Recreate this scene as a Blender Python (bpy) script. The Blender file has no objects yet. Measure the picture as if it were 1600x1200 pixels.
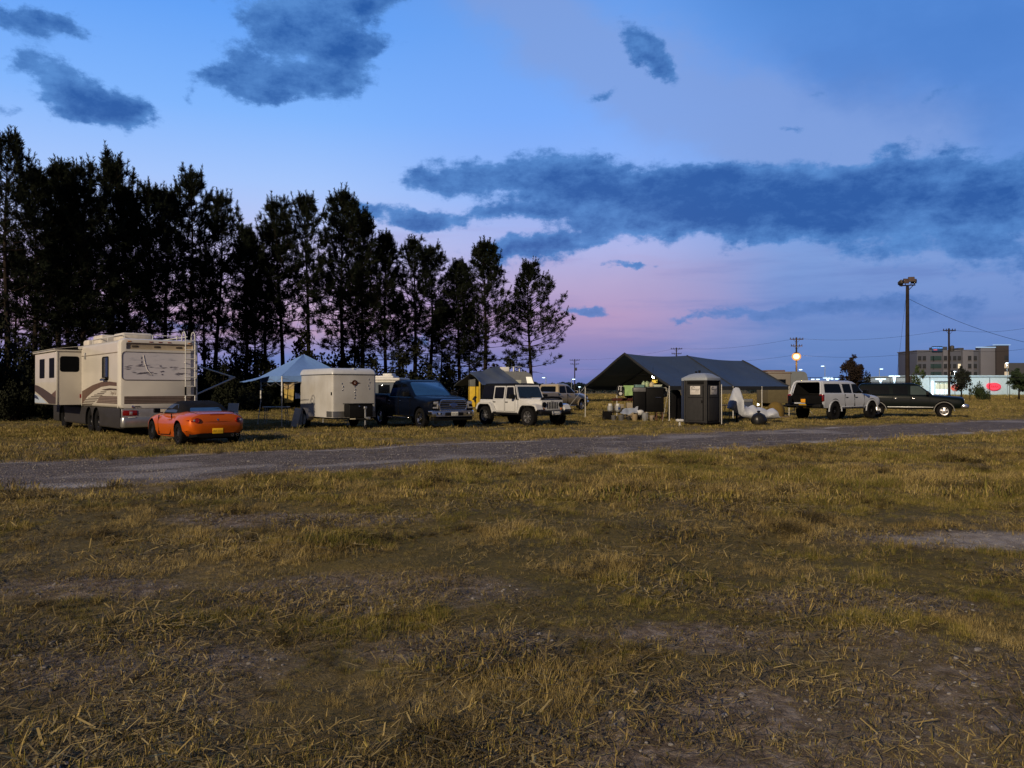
import bpy, bmesh, math, random
import numpy as np
from math import sin, cos, pi, radians, atan2, asin, atan, sqrt, hypot
from mathutils import Vector, Matrix, Euler
RND = random.Random(11)
sc = bpy.context.scene
COL = sc.collection
FPX, HOR, CAMZ = 1240.0, 608.0, 1.58

def lin(c):
    return c/12.92 if c <= 0.04045 else ((c+0.055)/1.055)**2.4
def srgb(r, g, b):
    return (lin(r/255), lin(g/255), lin(b/255))
def gpt(px, Y):
    """ground X of an image column at depth Y"""
    return (px-800)/FPX*Y
def hz(py, Y):
    return CAMZ+(HOR-py)*Y/FPX

# ------------------------------------------------------------ materials
def mat(name, col, rough=0.6, metal=0.0, var=0.15, scale=6.0, bump=0.0, bscale=40.0, coat=0.0, ior=1.45, emit=None, estr=0.0, dirt=None, spec=None):
    m = bpy.data.materials.new(name); m.use_nodes = True
    nt = m.node_tree; b = nt.nodes['Principled BSDF']
    b.inputs['Roughness'].default_value = rough
    b.inputs['Metallic'].default_value = metal
    b.inputs['IOR'].default_value = ior
    if spec is None and max(col) < 0.06 and rough >= 0.5 and not metal: spec = 0.12
    if spec is not None: b.inputs['Specular IOR Level'].default_value = spec
    if coat:
        b.inputs['Coat Weight'].default_value = coat
        b.inputs['Coat Roughness'].default_value = 0.06
    tc = nt.nodes.new('ShaderNodeTexCoord')
    nz = nt.nodes.new('ShaderNodeTexNoise')
    nz.inputs['Scale'].default_value = scale; nz.inputs['Detail'].default_value = 5
    nt.links.new(tc.outputs['Object'], nz.inputs['Vector'])
    rp = nt.nodes.new('ShaderNodeValToRGB')
    rp.color_ramp.elements[0].position = 0.3; rp.color_ramp.elements[1].position = 0.7
    d = dirt if dirt else [c*(1-var) for c in col]
    rp.color_ramp.elements[0].color = (*d, 1)
    rp.color_ramp.elements[1].color = (*[min(1, c*(1+var*0.5)) for c in col], 1)
    nt.links.new(nz.outputs['Fac'], rp.inputs['Fac'])
    nt.links.new(rp.outputs['Color'], b.inputs['Base Color'])
    if bump:
        n2 = nt.nodes.new('ShaderNodeTexNoise'); n2.inputs['Scale'].default_value = bscale; n2.inputs['Detail'].default_value = 6
        nt.links.new(tc.outputs['Object'], n2.inputs['Vector'])
        bp = nt.nodes.new('ShaderNodeBump'); bp.inputs['Strength'].default_value = bump; bp.inputs['Distance'].default_value = 0.02
        nt.links.new(n2.outputs['Fac'], bp.inputs['Height'])
        nt.links.new(bp.outputs['Normal'], b.inputs['Normal'])
    if emit:
        b.inputs['Emission Color'].default_value = (*emit, 1)
        b.inputs['Emission Strength'].default_value = estr
    return m

# ------------------------------------------------------------ mesh builder
def rrect(x0, x1, y0, y1, r, seg=3):
    """rounded rectangle ring, ccw"""
    r = min(r, (x1-x0)/2-1e-4, (y1-y0)/2-1e-4)
    out = []
    for cx, cy, a0 in ((x1-r, y0+r, -90), (x1-r, y1-r, 0), (x0+r, y1-r, 90), (x0+r, y0+r, 180)):
        for k in range(seg+1):
            a = radians(a0+90*k/seg)
            out.append((cx+r*cos(a), cy+r*sin(a)))
    return out

class MB:
    def __init__(s):
        s.v = []; s.f = []; s.m = []; s.sm = []; s.mats = []
    def mi(s, m):
        if m not in s.mats: s.mats.append(m)
        return s.mats.index(m)
    def add(s, vs, fs, m, smooth=False, M=None):
        o = len(s.v); k = s.mi(m)
        if M is not None: vs = [M @ Vector(v) for v in vs]
        s.v += [tuple(v) for v in vs]
        for f in fs:
            s.f.append([i+o for i in f]); s.m.append(k); s.sm.append(smooth)
        return s
    def rings(s, rings, m, smooth=True, caps=True, M=None, closed=True):
        n = len(rings[0]); vs = [p for r in rings for p in r]; fs = []
        for i in range(len(rings)-1):
            for j in range(n if closed else n-1):
                k = (j+1) % n
                fs.append((i*n+j, i*n+k, (i+1)*n+k, (i+1)*n+j))
        if caps:
            fs.append(tuple(range(n-1, -1, -1)))
            fs.append(tuple((len(rings)-1)*n+j for j in range(n)))
        return s.add(vs, fs, m, smooth, M)
    def box(s, x0, x1, y0, y1, z0, z1, m, b=0.0, seg=2, M=None, rv=None):
        """box; b = small edge rounding, rv = plan corner radius"""
        if b <= 0:
            vs = [(x, y, z) for z in (z0, z1) for x, y in ((x0, y0), (x1, y0), (x1, y1), (x0, y1))]
            fs = [(3, 2, 1, 0), (4, 5, 6, 7), (0, 1, 5, 4), (1, 2, 6, 5), (2, 3, 7, 6), (3, 0, 4, 7)]
            return s.add(vs, fs, m, False, M)
        rv = rv or b
        R = []
        b = min(b, (z1-z0)*0.45)
        for k in range(seg+1):
            a = pi/2*k/seg; i = b*(1-sin(a)); z = z0+b*(1-cos(a))
            R.append([(x, y, z) for x, y in rrect(x0+i, x1-i, y0+i, y1-i, max(rv-i, 0.002), 3)])
        for k in range(seg+1):
            a = pi/2*k/seg; i = b*(1-cos(a)); z = z1-b+b*sin(a)
            R.append([(x, y, z) for x, y in rrect(x0+i, x1-i, y0+i, y1-i, max(rv-i, 0.002), 3)])
        return s.rings(R, m, True, True, M)
    def tube(s, pts, r, m, n=8, r2=None, M=None, caps=True):
        P = [Vector(p) for p in pts]; R = []
        N = len(P)
        up = None
        for i, p in enumerate(P):
            d = (P[min(i+1, N-1)]-P[max(i-1, 0)]).normalized()
            if up is None:
                up = Vector((0, 0, 1)) if abs(d.z) < 0.9 else Vector((1, 0, 0))
            a = d.cross(up).normalized(); b = a.cross(d).normalized(); up = b
            rr = r[i] if isinstance(r, (list, tuple)) else (r if r2 is None else r+(r2-r)*i/(N-1))
            R.append([p+a*(rr*cos(2*pi*k/n))+b*(rr*sin(2*pi*k/n)) for k in range(n)])
        return s.rings(R, m, True, caps, M)
    def lathe(s, prof, m, n=16, M=None, caps=True, smooth=True):
        return s.rings([[(r*cos(2*pi*k/n), r*sin(2*pi*k/n), z) for k in range(n)] for r, z in prof], m, smooth, caps, M)
    def prism(s, poly, off, m, M=None, smooth=False):
        off = Vector(off); n = len(poly)
        vs = [Vector(p) for p in poly]+[Vector(p)+off for p in poly]
        fs = [tuple(range(n-1, -1, -1)), tuple(range(n, 2*n))]+[(i, (i+1) % n, n+(i+1) % n, n+i) for i in range(n)]
        return s.add(vs, fs, m, smooth, M)
    def ball(s, c, r, m, nu=10, nv=7, sz=None, wob=0, rnd=None):
        sz = sz or (r, r, r); R = []
        for i in range(1, nv):
            t = pi*i/nv; ring = []
            for k in range(nu):
                a = 2*pi*k/nu; q = 1+(rnd.uniform(-wob, wob) if rnd else 0)
                ring.append((c[0]+sz[0]*sin(t)*cos(a)*q, c[1]+sz[1]*sin(t)*sin(a)*q, c[2]-sz[2]*cos(t)*q))
            R.append(ring)
        return s.rings(R, m, True, True)
    def mesh(s, name, angle=38, recalc=True):
        me = bpy.data.meshes.new(name)
        me.from_pydata(s.v, [], s.f)
        for m in s.mats: me.materials.append(m)
        me.polygons.foreach_set('material_index', s.m)
        me.polygons.foreach_set('use_smooth', s.sm)
        if recalc:
            bm = bmesh.new(); bm.from_mesh(me)
            bmesh.ops.recalc_face_normals(bm, faces=bm.faces[:])
            bm.to_mesh(me); bm.free()
            me.set_sharp_from_angle(angle=radians(angle))
        me.update()
        return me
    def build(s, name, parent=None, loc=None, rz=None, angle=38, label=None):
        o = bpy.data.objects.new(name, s.mesh(name, angle)); COL.objects.link(o)
        if parent: o.parent = parent
        if loc is not None: o.location = loc
        if rz is not None: o.rotation_euler.z = rz
        if label: o['label'] = label
        return o

def tag(o, label=None, cat=None, group=None, kind=None):
    if label: o['label'] = label
    if cat: o['category'] = cat
    if group: o['group'] = group
    if kind: o['kind'] = kind
    return o
def thing(name, label, cat, loc=(0, 0, 0), rz=0.0, group=None):
    o = bpy.data.objects.new(name, None); COL.objects.link(o)
    o.location = loc; o.rotation_euler.z = rz
    o.empty_display_size = 0.2
    return tag(o, label, cat, group)
def copy_tree(o, parent=None):
    c = o.copy(); COL.objects.link(c)
    if parent: c.parent = parent
    for ch in [q for q in o.children]: copy_tree(ch, c)
    return c
def text_mesh(name, s, size, m, M, parent, extrude=0.004, align='CENTER', shear=0.0):
    """lettering as real mesh; M puts its local x (reading) / y (up) plane in place"""
    cu = bpy.data.curves.new(name, 'FONT'); cu.body = s; cu.size = size; cu.extrude = extrude
    cu.align_x = align; cu.align_y = 'CENTER'; cu.shear = shear; cu.resolution_u = 3
    t = bpy.data.objects.new(name+'_tmp', cu); COL.objects.link(t)
    dg = bpy.context.evaluated_depsgraph_get(); dg.update()
    me = bpy.data.meshes.new_from_object(t.evaluated_get(dg))
    bpy.data.objects.remove(t); bpy.data.curves.remove(cu)
    me.name = name; me.transform(M); me.materials.clear(); me.materials.append(m)
    o = bpy.data.objects.new(name, me); COL.objects.link(o)
    if parent: o.parent = parent
    return o
def face_matrix(origin, right, up):
    r = Vector(right).normalized(); u = Vector(up).normalized(); n = r.cross(u)
    M = Matrix(((r.x, u.x, n.x, origin[0]), (r.y, u.y, n.y, origin[1]), (r.z, u.z, n.z, origin[2]), (0, 0, 0, 1)))
    return M
def cut(o, cutters, extra=None):
    """boolean difference, baked into the object's mesh"""
    tmp = []
    for mb in cutters:
        c = mb.build('tmp_cut'); tmp.append(c)
        c.parent = o.parent
        md = o.modifiers.new('b', 'BOOLEAN'); md.object = c; md.operation = 'DIFFERENCE'; md.solver = 'EXACT'
        try: md.material_mode = 'TRANSFER'
        except Exception: pass
    dg = bpy.context.evaluated_depsgraph_get(); dg.update()
    me = bpy.data.meshes.new_from_object(o.evaluated_get(dg))
    old = o.data; o.modifiers.clear(); o.data = me; me.name = old.name
    if extra:
        ex = extra.mesh('extra'); base_n = len(me.materials)
        idx = []
        for m_ in ex.materials:
            if m_.name not in [q.name for q in me.materials if q]: me.materials.append(m_)
            idx.append([q.name for q in me.materials].index(m_.name))
        for p in ex.polygons: p.material_index = idx[p.material_index]
        bm = bmesh.new(); bm.from_mesh(me); bm.from_mesh(ex); bm.to_mesh(me); bm.free(); bpy.data.meshes.remove(ex)
    me.set_sharp_from_angle(angle=radians(38))
    for c in tmp:
        d = c.data; bpy.data.objects.remove(c); bpy.data.meshes.remove(d)

# ------------------------------------------------------------ 2D value noise (numpy)
def vnoise(x, y, seed):
    rs = np.random.RandomState(seed); T = rs.rand(256, 256)
    xi = np.floor(x).astype(int); yi = np.floor(y).astype(int)
    fx = x-xi; fy = y-yi; fx = fx*fx*(3-2*fx); fy = fy*fy*(3-2*fy)
    a = T[xi & 255, yi & 255]; b = T[(xi+1) & 255, yi & 255]; c = T[xi & 255, (yi+1) & 255]; d = T[(xi+1) & 255, (yi+1) & 255]
    return (a*(1-fx)+b*fx)*(1-fy)+(c*(1-fx)+d*fx)*fy
def fbm(x, y, sc_, seed, oct=4):
    v = 0; a = 0.5; s = 0
    for k in range(oct):
        v = v+a*vnoise(x/sc_*2**k+17.3*k, y/sc_*2**k+5.1*k, seed+k); s += a; a *= 0.55
    return v/s

# ------------------------------------------------------------ shared materials
M = {}
M['rubber'] = mat('rubber', (0.010, 0.010, 0.011), 0.85, var=0.3)
M['black'] = mat('black_plastic', (0.009, 0.009, 0.010), 0.6, var=0.2)
M['matblack'] = mat('matte_black', (0.005, 0.005, 0.006), 0.9, var=0.2)
M['chrome'] = mat('chrome', (0.72, 0.72, 0.74), 0.15, 1.0, var=0.1)
M['alloy'] = mat('alloy', (0.55, 0.55, 0.57), 0.3, 0.9, var=0.15)
M['darkalloy'] = mat('dark_alloy', (0.05, 0.05, 0.055), 0.35, 0.7, var=0.15)
M['steel'] = mat('galvanised_steel', (0.42, 0.43, 0.45), 0.45, 0.8, var=0.2)
M['glass'] = mat('tinted_glass', (0.004, 0.005, 0.007), 0.05, 0, var=0.2, ior=1.33)
M['dim'] = mat('dark_window', (0.004, 0.0045, 0.006), 0.5, var=.2, spec=.04)
M['bluescreen'] = mat('sunshade_screen', (0.014, 0.055, 0.13), 0.08, var=.25, scale=3, ior=1.9)
M['screen'] = mat('windscreen_glass', (0.010, 0.025, 0.045), 0.05, 0, var=0.1, ior=2.2)
M['red'] = mat('red_lens', (0.22, 0.008, 0.006), 0.15, var=0.2, coat=0.5)
M['amber'] = mat('amber_lens', (0.6, 0.2, 0.02), 0.2, var=0.1)
M['lens'] = mat('clear_lens', (0.6, 0.6, 0.62), 0.08, 0.6, var=0.2)
M['white'] = mat('white_paint', (0.6, 0.6, 0.6), 0.35, var=0.06, coat=0.3)
M['wplastic'] = mat('white_plastic', (0.58, 0.58, 0.58), 0.5, var=0.08)
M['plate'] = mat('yellow_plate', (0.85, 0.50, 0.02), 0.4, var=0.05)
M['plateink'] = mat('plate_ink', (0.35, 0.20, 0.02), 0.6)
M['wplate'] = mat('white_plate', (0.6, 0.6, 0.58), 0.4)
M['ink'] = mat('black_ink', (0.02, 0.02, 0.025), 0.6)
M['blueink'] = mat('blue_ink', (0.02, 0.05, 0.2), 0.5)
M['wood'] = mat('weathered_wood', (0.10, 0.075, 0.055), 0.85, var=0.35, scale=3, bump=0.3)
M['wire'] = mat('cable_black', (0.012, 0.012, 0.014), 0.8)
# ------------------------------------------------------------ camera
cam = bpy.data.cameras.new('camera'); co = bpy.data.objects.new('camera', cam); COL.objects.link(co)
cam.sensor_width = 36; cam.lens = FPX/1600*36; cam.clip_start = 0.05; cam.clip_end = 3000
co.location = (0, 0, CAMZ); co.rotation_euler = (radians(90)+atan((HOR-600)/FPX), 0, 0)
sc.camera = co
sc.view_settings.view_transform = 'Standard'; sc.view_settings.look = 'None'
sc.view_settings.exposure = 0; sc.view_settings.gamma = 1
sc.render.film_transparent = False
sc.cycles.max_bounces = 5; sc.cycles.diffuse_bounces = 2; sc.cycles.glossy_bounces = 3
sc.cycles.transparent_max_bounces = 6; sc.cycles.sample_clamp_indirect = 3.0
sc.cycles.use_denoising = True
# ------------------------------------------------------------ sun lamp: the low warm light from behind the camera's left
SUN_EL, SUN_DX, SUN_DY = radians(21), 0.50, 0.866
sl = bpy.data.lights.new('sun', 'SUN'); sl.energy = 3.5; sl.angle = radians(0.5); sl.color = (1.0, 0.80, 0.55)
so = bpy.data.objects.new('sun', sl); COL.objects.link(so)
dirv = Vector((SUN_DX, SUN_DY, 0)).normalized()*cos(SUN_EL)+Vector((0, 0, -sin(SUN_EL)))
so.rotation_euler = dirv.to_track_quat('-Z', 'Y').to_euler(); so.location = (-10, -10, 20)
# ------------------------------------------------------------ dusk sky
w = bpy.data.worlds.new('World'); sc.world = w; w.use_nodes = True
nt = w.node_tree; nt.nodes.clear()
def nd(t, **kw):
    n = nt.nodes.new(t)
    for k, v in kw.items(): setattr(n, k, v)
    return n
def lk(a, b): nt.links.new(a, b)
def mth(op, a, b=None, c=None, clamp=False):
    n = nd('ShaderNodeMath', operation=op); n.use_clamp = clamp
    for i, v in enumerate((a, b, c)):
        if v is None: continue
        if isinstance(v, (int, float)): n.inputs[i].default_value = v
        else: lk(v, n.inputs[i])
    return n.outputs[0]
def mrange(v, a, b, c=0.0, d=1.0, it='SMOOTHSTEP'):
    n = nd('ShaderNodeMapRange', interpolation_type=it)
    lk(v, n.inputs[0])
    for i, q in enumerate((a, b, c, d)): n.inputs[i+1].default_value = q
    return n.outputs[0]
def mixc(f, a, b):
    n = nd('ShaderNodeMix', data_type='RGBA')
    for s_, v in ((n.inputs[0], f), (n.inputs[6], a), (n.inputs[7], b)):
        if isinstance(v, (int, float)): s_.default_value = v
        elif isinstance(v, tuple): s_.default_value = (*v, 1)
        else: lk(v, s_)
    return n.outputs[2]
tc = nd('ShaderNodeTexCoord'); sx = nd('ShaderNodeSeparateXYZ'); lk(tc.outputs['Generated'], sx.inputs[0])
DEG = 57.29578
az = mth('MULTIPLY', mth('ARCTAN2', sx.outputs[0], sx.outputs[1]), DEG)
el = mth('MULTIPLY', mth('ARCSINE', sx.outputs[2]), DEG)
P = nd('ShaderNodeCombineXYZ'); lk(az, P.inputs[0]); lk(el, P.inputs[1])
def noise(vec, scale, detail=6, rough=0.55, sxyz=(1, 1, 1), off=(0, 0, 0)):
    mp = nd('ShaderNodeMapping'); lk(vec, mp.inputs[0]); mp.inputs['Scale'].default_value = sxyz; mp.inputs['Location'].default_value = off
    n = nd('ShaderNodeTexNoise'); n.inputs['Scale'].default_value = scale; n.inputs['Detail'].default_value = detail; n.inputs['Roughness'].default_value = rough
    lk(mp.outputs[0], n.inputs['Vector'])
    return n
# domain warp in degrees
wn = noise(P.outputs[0], 0.25, 8, 0.62, (1, 1.4, 1))
wv = nd('ShaderNodeVectorMath', operation='SUBTRACT'); lk(wn.outputs['Color'], wv.inputs[0]); wv.inputs[1].default_value = (0.5, 0.5, 0.5)
ws_ = nd('ShaderNodeVectorMath', operation='MULTIPLY_ADD'); lk(wv.outputs[0], ws_.inputs[0]); ws_.inputs[1].default_value = (4.6, 2.8, 0); lk(P.outputs[0], ws_.inputs[2])
PW = ws_.outputs[0]
def px2(px, py):
    a = atan((px-800)/FPX); return a*DEG, atan((HOR-py)/FPX*cos(a))*DEG
def blobs(lst, vec):
    acc = None
    for (px, py, rx, ry, rot, wgt) in lst:
        a, e = px2(px, py)
        mp = nd('ShaderNodeMapping', vector_type='TEXTURE'); lk(vec, mp.inputs[0])
        mp.inputs['Location'].default_value = (a, e, 0); mp.inputs['Rotation'].default_value = (0, 0, radians(rot))
        mp.inputs['Scale'].default_value = (rx/21.6*cos(radians(a))**2, ry/21.6, 1)
        dp = nd('ShaderNodeVectorMath', operation='DOT_PRODUCT'); lk(mp.outputs[0], dp.inputs[0]); lk(mp.outputs[0], dp.inputs[1])
        g = mth('POWER', 0.3, dp.outputs['Value'])
        acc = mth('MULTIPLY', g, wgt) if acc is None else mth('MULTIPLY_ADD', g, wgt, acc)
    return acc
def ramp(v, stops):
    r = nd('ShaderNodeValToRGB'); lk(v, r.inputs[0]); e = r.color_ramp.elements
    while len(e) < len(stops): e.new(0.5)
    for q, (p, c) in zip(e, stops): q.position = p; q.color = (*srgb(*c), 1)
    return r.outputs[0]
t = mth('MULTIPLY', el, 1/90.0)
L_ = ramp(t, [(0.0, (96, 122, 186)), (0.026, (112, 132, 194)), (0.045, (190, 156, 184)), (0.075, (198, 176, 212)), (0.115, (190, 198, 240)), (0.155, (166, 198, 252)), (0.205, (130, 182, 253)), (0.27, (100, 162, 246)), (0.42, (80, 128, 204)), (1.0, (76, 100, 150))])
C_ = ramp(t, [(0.0, (94, 112, 172)), (0.018, (112, 124, 184)), (0.036, (148, 136, 188)), (0.058, (180, 152, 194)), (0.085, (182, 168, 210)), (0.11, (174, 180, 230)), (0.15, (148, 182, 246)), (0.21, (122, 172, 250)), (0.27, (108, 162, 240)), (0.42, (78, 124, 198)), (1.0, (76, 100, 150))])
R_ = ramp(t, [(0.0, (90, 122, 182)), (0.025, (97, 130, 192)), (0.06, (112, 142, 204)), (0.10, (124, 156, 216)), (0.15, (120, 162, 230)), (0.21, (108, 156, 232)), (0.28, (78, 134, 212)), (0.42, (66, 110, 184)), (1.0, (74, 98, 148))])
wl = mrange(az, -16, 2); wr = mrange(az, 7, 21)
base = mixc(wr, mixc(wl, L_, C_), R_)
# behind the viewer the sky is a darker, even blue
back = mrange(mth('ABSOLUTE', az), 38, 78)
base = mixc(back, base, srgb(52, 64, 92))
# pale high veil, upper right
n_soft = noise(P.outputs[0], 0.10, 5, 0.6, (1, 1.8, 1), (9, 3, 0)).outputs['Fac']
veil = blobs([(1050, 130, 360, 90, -22, 1.0), (1330, 190, 330, 70, -4, 0.85), (830, 20, 260, 60, -28, 0.8), (1300, 235, 160, 45, 0, 0.7), (1020, 420, 420, 40, 0, 0.55), (1000, 470, 330, 24, 0, .45)], PW)
vm = mrange(mth('MULTIPLY_ADD', mth('SUBTRACT', n_soft, 0.5), 1.2, veil), 0.2, 1.2, 0, 0.62)
base = mixc(vm, base, mixc(mrange(el, 5, 14), srgb(168, 152, 196), srgb(132, 158, 214)))
# thin horizontal bands low in the sky
n_band = noise(P.outputs[0], 0.5, 6, 0.6, (0.12, 1.0, 1), (2, 5, 0)).outputs['Fac']
bandm = mth('MULTIPLY', mrange(n_band, 0.46, 0.68), mrange(el, 14, 7))
base = mixc(mth('MULTIPLY', bandm, 0.55), base, mixc(mrange(az, 0, 14), srgb(154, 136, 190), srgb(96, 124, 190)))
n_b2 = noise(P.outputs[0], 0.4, 6, 0.6, (0.15, 1.0, 1), (12, 9, 0)).outputs['Fac']
base = mixc(mth('MULTIPLY', mth('MULTIPLY', mrange(n_b2, 0.5, 0.7), mrange(el, 14, 8)), 0.4), base, mixc(mrange(az, 2, 22), srgb(190, 158, 194), srgb(132, 150, 208)))
# darker blue murk, far upper right
murk = blobs([(1500, 60, 360, 110, 0, 0.9), (1590, 250, 130, 170, 0, 0.7), (1300, 120, 120, 40, -30, .3)], PW)
base = mixc(mrange(mth('MULTIPLY_ADD', mth('SUBTRACT', n_soft, 0.5), 0.8, murk), 0.2, 1.2, 0, 0.75), base, srgb(68, 122, 200))
# dark cumulus
n_edge = noise(P.outputs[0], 0.40, 11, 0.68, (1, 1.6, 1), (3, 1, 0)).outputs['Fac']
n_big = noise(P.outputs[0], 0.16, 4, 0.5, (1, 1.5, 1), (7, 7, 0)).outputs['Fac']
dark = blobs([
    # top centre-left cloud
    (490, 0, 125, 34, 0, 1.05), (455, 52, 95, 34, -8, 1.1), (545, 88, 55, 38, 0, 1.0), (455, 122, 115, 28, -4, 1.15), (345, 118, 50, 16, 10, .95), (400, 144, 80, 14, 0, .7), (590, 5, 50, 20, 0, .6),
    # far left clouds
    (30, 32, 75, 20, -8, .95), (105, 42, 50, 16, -10, .8), (45, 92, 40, 24, -20, .75), (105, 140, 60, 26, -25, .8), (150, 162, 90, 32, -3, 1.15), (205, 172, 55, 18, 0, .7), (15, 168, 30, 10, -15, .5), (300, 155, 20, 12, -40, .42),
    # big bank, right of centre
    (690, 280, 80, 30, -3, .95), (770, 270, 60, 30, 5, .6), (860, 276, 95, 36, 0, 1.05), (960, 298, 120, 42, 0, 1.05), (1090, 312, 140, 46, 0, 1.05), (1220, 312, 130, 48, 0, 1.05), (1130, 268, 60, 18, 0, .6), (1340, 312, 150, 54, 3, 1.0), (1390, 258, 80, 20, 0, .6), (1480, 320, 170, 58, 0, .95), (1590, 310, 120, 70, 0, .95), (1000, 346, 150, 20, 0, .8), (1240, 362, 150, 18, 0, .75),
    (640, 340, 80, 17, -8, 1.0), (740, 334, 85, 15, 6, .85), (565, 322, 32, 13, -35, .8), (840, 332, 60, 12, 8, .6),
    (835, 388, 85, 22, 2, 1.25), (770, 392, 40, 10, 0, .5), (940, 375, 50, 12, 0, .6), (1420, 395, 170, 18, 0, .5), (1530, 420, 120, 14, 0, .5),
    # small wisps up right
    (1005, 66, 42, 26, -45, 1.0), (1040, 105, 34, 15, -25, .8), (940, 147, 28, 10, 12, .7), (1240, 150, 60, 8, 0, .32), (1500, 140, 60, 18, 15, .45), (1240, 202, 30, 6, 0, .4),
    # low streaks near the horizon
    (980, 414, 36, 8, -4, .95), (915, 484, 55, 10, -2, 1.0), (1180, 484, 130, 13, 4, .85), (1330, 474, 120, 18, 3, .75), (1480, 480, 140, 26, 0, .6), (1060, 500, 60, 6, 0, .5), (1260, 520, 180, 20, 0, .35), (560, 470, 90, 9, 0, .5), (300, 505, 200, 12, 0, .5), (120, 520, 160, 20, 0, .6), (640, 530, 200, 22, 0, .5)], PW)
fv = mth('MULTIPLY_ADD', mth('SUBTRACT', n_edge, 0.5), 1.75, mth('MULTIPLY_ADD', mth('SUBTRACT', n_big, 0.5), 0.7, dark))
dm = mrange(fv, 0.32, 0.80, 0, 0.94)
shade = mrange(mth('MULTIPLY_ADD', mth('SUBTRACT', n_big, 0.5), 1.5, mth('MULTIPLY_ADD', mth('SUBTRACT', n_edge, 0.5), 1.5, mth('MULTIPLY', dark, 0.6))), 0.1, 1.15)
n_tex = noise(P.outputs[0], 0.75, 9, 0.68, (0.8, 1.5, 1), (21, 4, 0)).outputs['Fac']
shade = mth('MULTIPLY_ADD', mth('SUBTRACT', n_tex, 0.5), -1.1, shade, clamp=True)
ccol = mixc(shade, mixc(mrange(el, 4, 10), srgb(100, 132, 198), srgb(84, 136, 204)), mixc(mrange(el, 4, 9), srgb(78, 116, 180), srgb(33, 84, 158)))
col = mixc(dm, base, ccol)
bg1 = nd('ShaderNodeBackground'); lk(col, bg1.inputs[0]); bg1.inputs[1].default_value = 1.0
sk = nd('ShaderNodeTexSky', sky_type='NISHITA'); sk.sun_disc = False; sk.sun_elevation = SUN_EL; sk.sun_rotation = atan2(-SUN_DX, -SUN_DY)
bg2 = nd('ShaderNodeBackground'); lk(sk.outputs[0], bg2.inputs[0]); bg2.inputs[1].default_value = 0.0015
ad = nd('ShaderNodeAddShader'); lk(bg1.outputs[0], ad.inputs[0]); lk(bg2.outputs[0], ad.inputs[1])
wo = nd('ShaderNodeOutputWorld'); lk(ad.outputs[0], wo.inputs[0])
w.cycles.sampling_method = 'MANUAL'; w.cycles.sample_map_resolution = 512
# ------------------------------------------------------------ ground, road, grass
RU = Vector((0.835, 0.55)); RN = Vector((-0.55, 0.835))      # road direction and its far-side normal
RU.normalize(); RN.normalize()
R0 = -7.8*RN.x+12.1*RN.y                                       # near edge offset along RN
RW = 5.9
def road_d(x, y):
    """signed distance outside the gravel road (negative on it), with ragged edges"""
    v = x*RN.x+y*RN.y; u = x*RU.x+y*RU.y
    e = (fbm(u, v*0+3, 2.2, 301, 4)-0.5)*1.5
    e2 = (fbm(u, v*0+9, 2.6, 341, 4)-0.5)*1.6
    return np.maximum((R0+e)-v, v-(R0+RW+e2))
def bare(x, y):
    """0 = thick grass, 1 = bare dirt"""
    b = fbm(x, y*1.25, 2.6, 21, 5)
    b2 = fbm(x, y, 9.0, 51, 3)
    v = np.clip((b-0.495+0.5*(b2-0.5))/0.17, 0, 1)
    near = np.clip((11-y)/6, 0, 1)
    left = np.clip((1.5-x)/5, 0, 1)
    v = np.clip(v*(0.45+0.55*near)+0.35*near*left*np.clip((b-0.38)/0.15, 0, 1), 0, 1)
    for (cx, cy, rx, ry) in ((4.9, 8.45, 1.7, 0.6), (6.3, 8.2, 1.3, 0.5), (-1.2, 6.2, 1.2, .6), (-2.3, 4.6, 1.2, .6), (0.5, 3.6, .8, .35), (-2.6, 9.5, 1.5, .5), (1.2, 5.1, .8, .3), (2.6, 5.9, .9, .3), (-3.4, 6.3, .9, .4), (-.35, 4.9, .7, .35)):
        d = ((x-cx)/rx)**2+((y-cy)/ry)**2
        v = np.maximum(v, np.clip(1.35-d-(b-0.5)*1.5, 0, 1))
    return v
def pale_patch(x, y): return np.clip(1.35-((x-5.2)/1.5)**2-((y-8.45)/.5)**2-(fbm(x, y, .7, 501, 4)-.5)*2.0, 0, 1)
def hump(x, y):
    h = (fbm(x, y, 1.3, 71, 4)-0.5)*0.12+(fbm(x, y, 6.0, 81, 3)-0.5)*0.10+(fbm(x, y, .33, 61, 3)-.5)*.035
    fade = np.clip((34-np.hypot(x, y))/14, 0, 1)
    rd = road_d(x, y)
    return h*fade*np.clip(rd/1.0, 0, 1)-0.035*np.clip(-rd/0.4, 0, 1)
def axis(lo, hi, d0, d1, step):
    a = list(np.arange(d0, d1+1e-6, step)); s = step; x = d1
    while x < hi: s *= 1.14; x += s; a.append(min(x, hi))
    s = step; x = d0; b = []
    while x > lo: s *= 1.14; x -= s; b.append(max(x, lo))
    return np.array(b[::-1]+a)
xs = axis(-1500, 1500, -11, 11, 0.11); ys = axis(-60, 2400, 2.2, 24, 0.11)
X, Y = np.meshgrid(xs, ys, indexing='ij')
Z = hump(X, Y)
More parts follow.
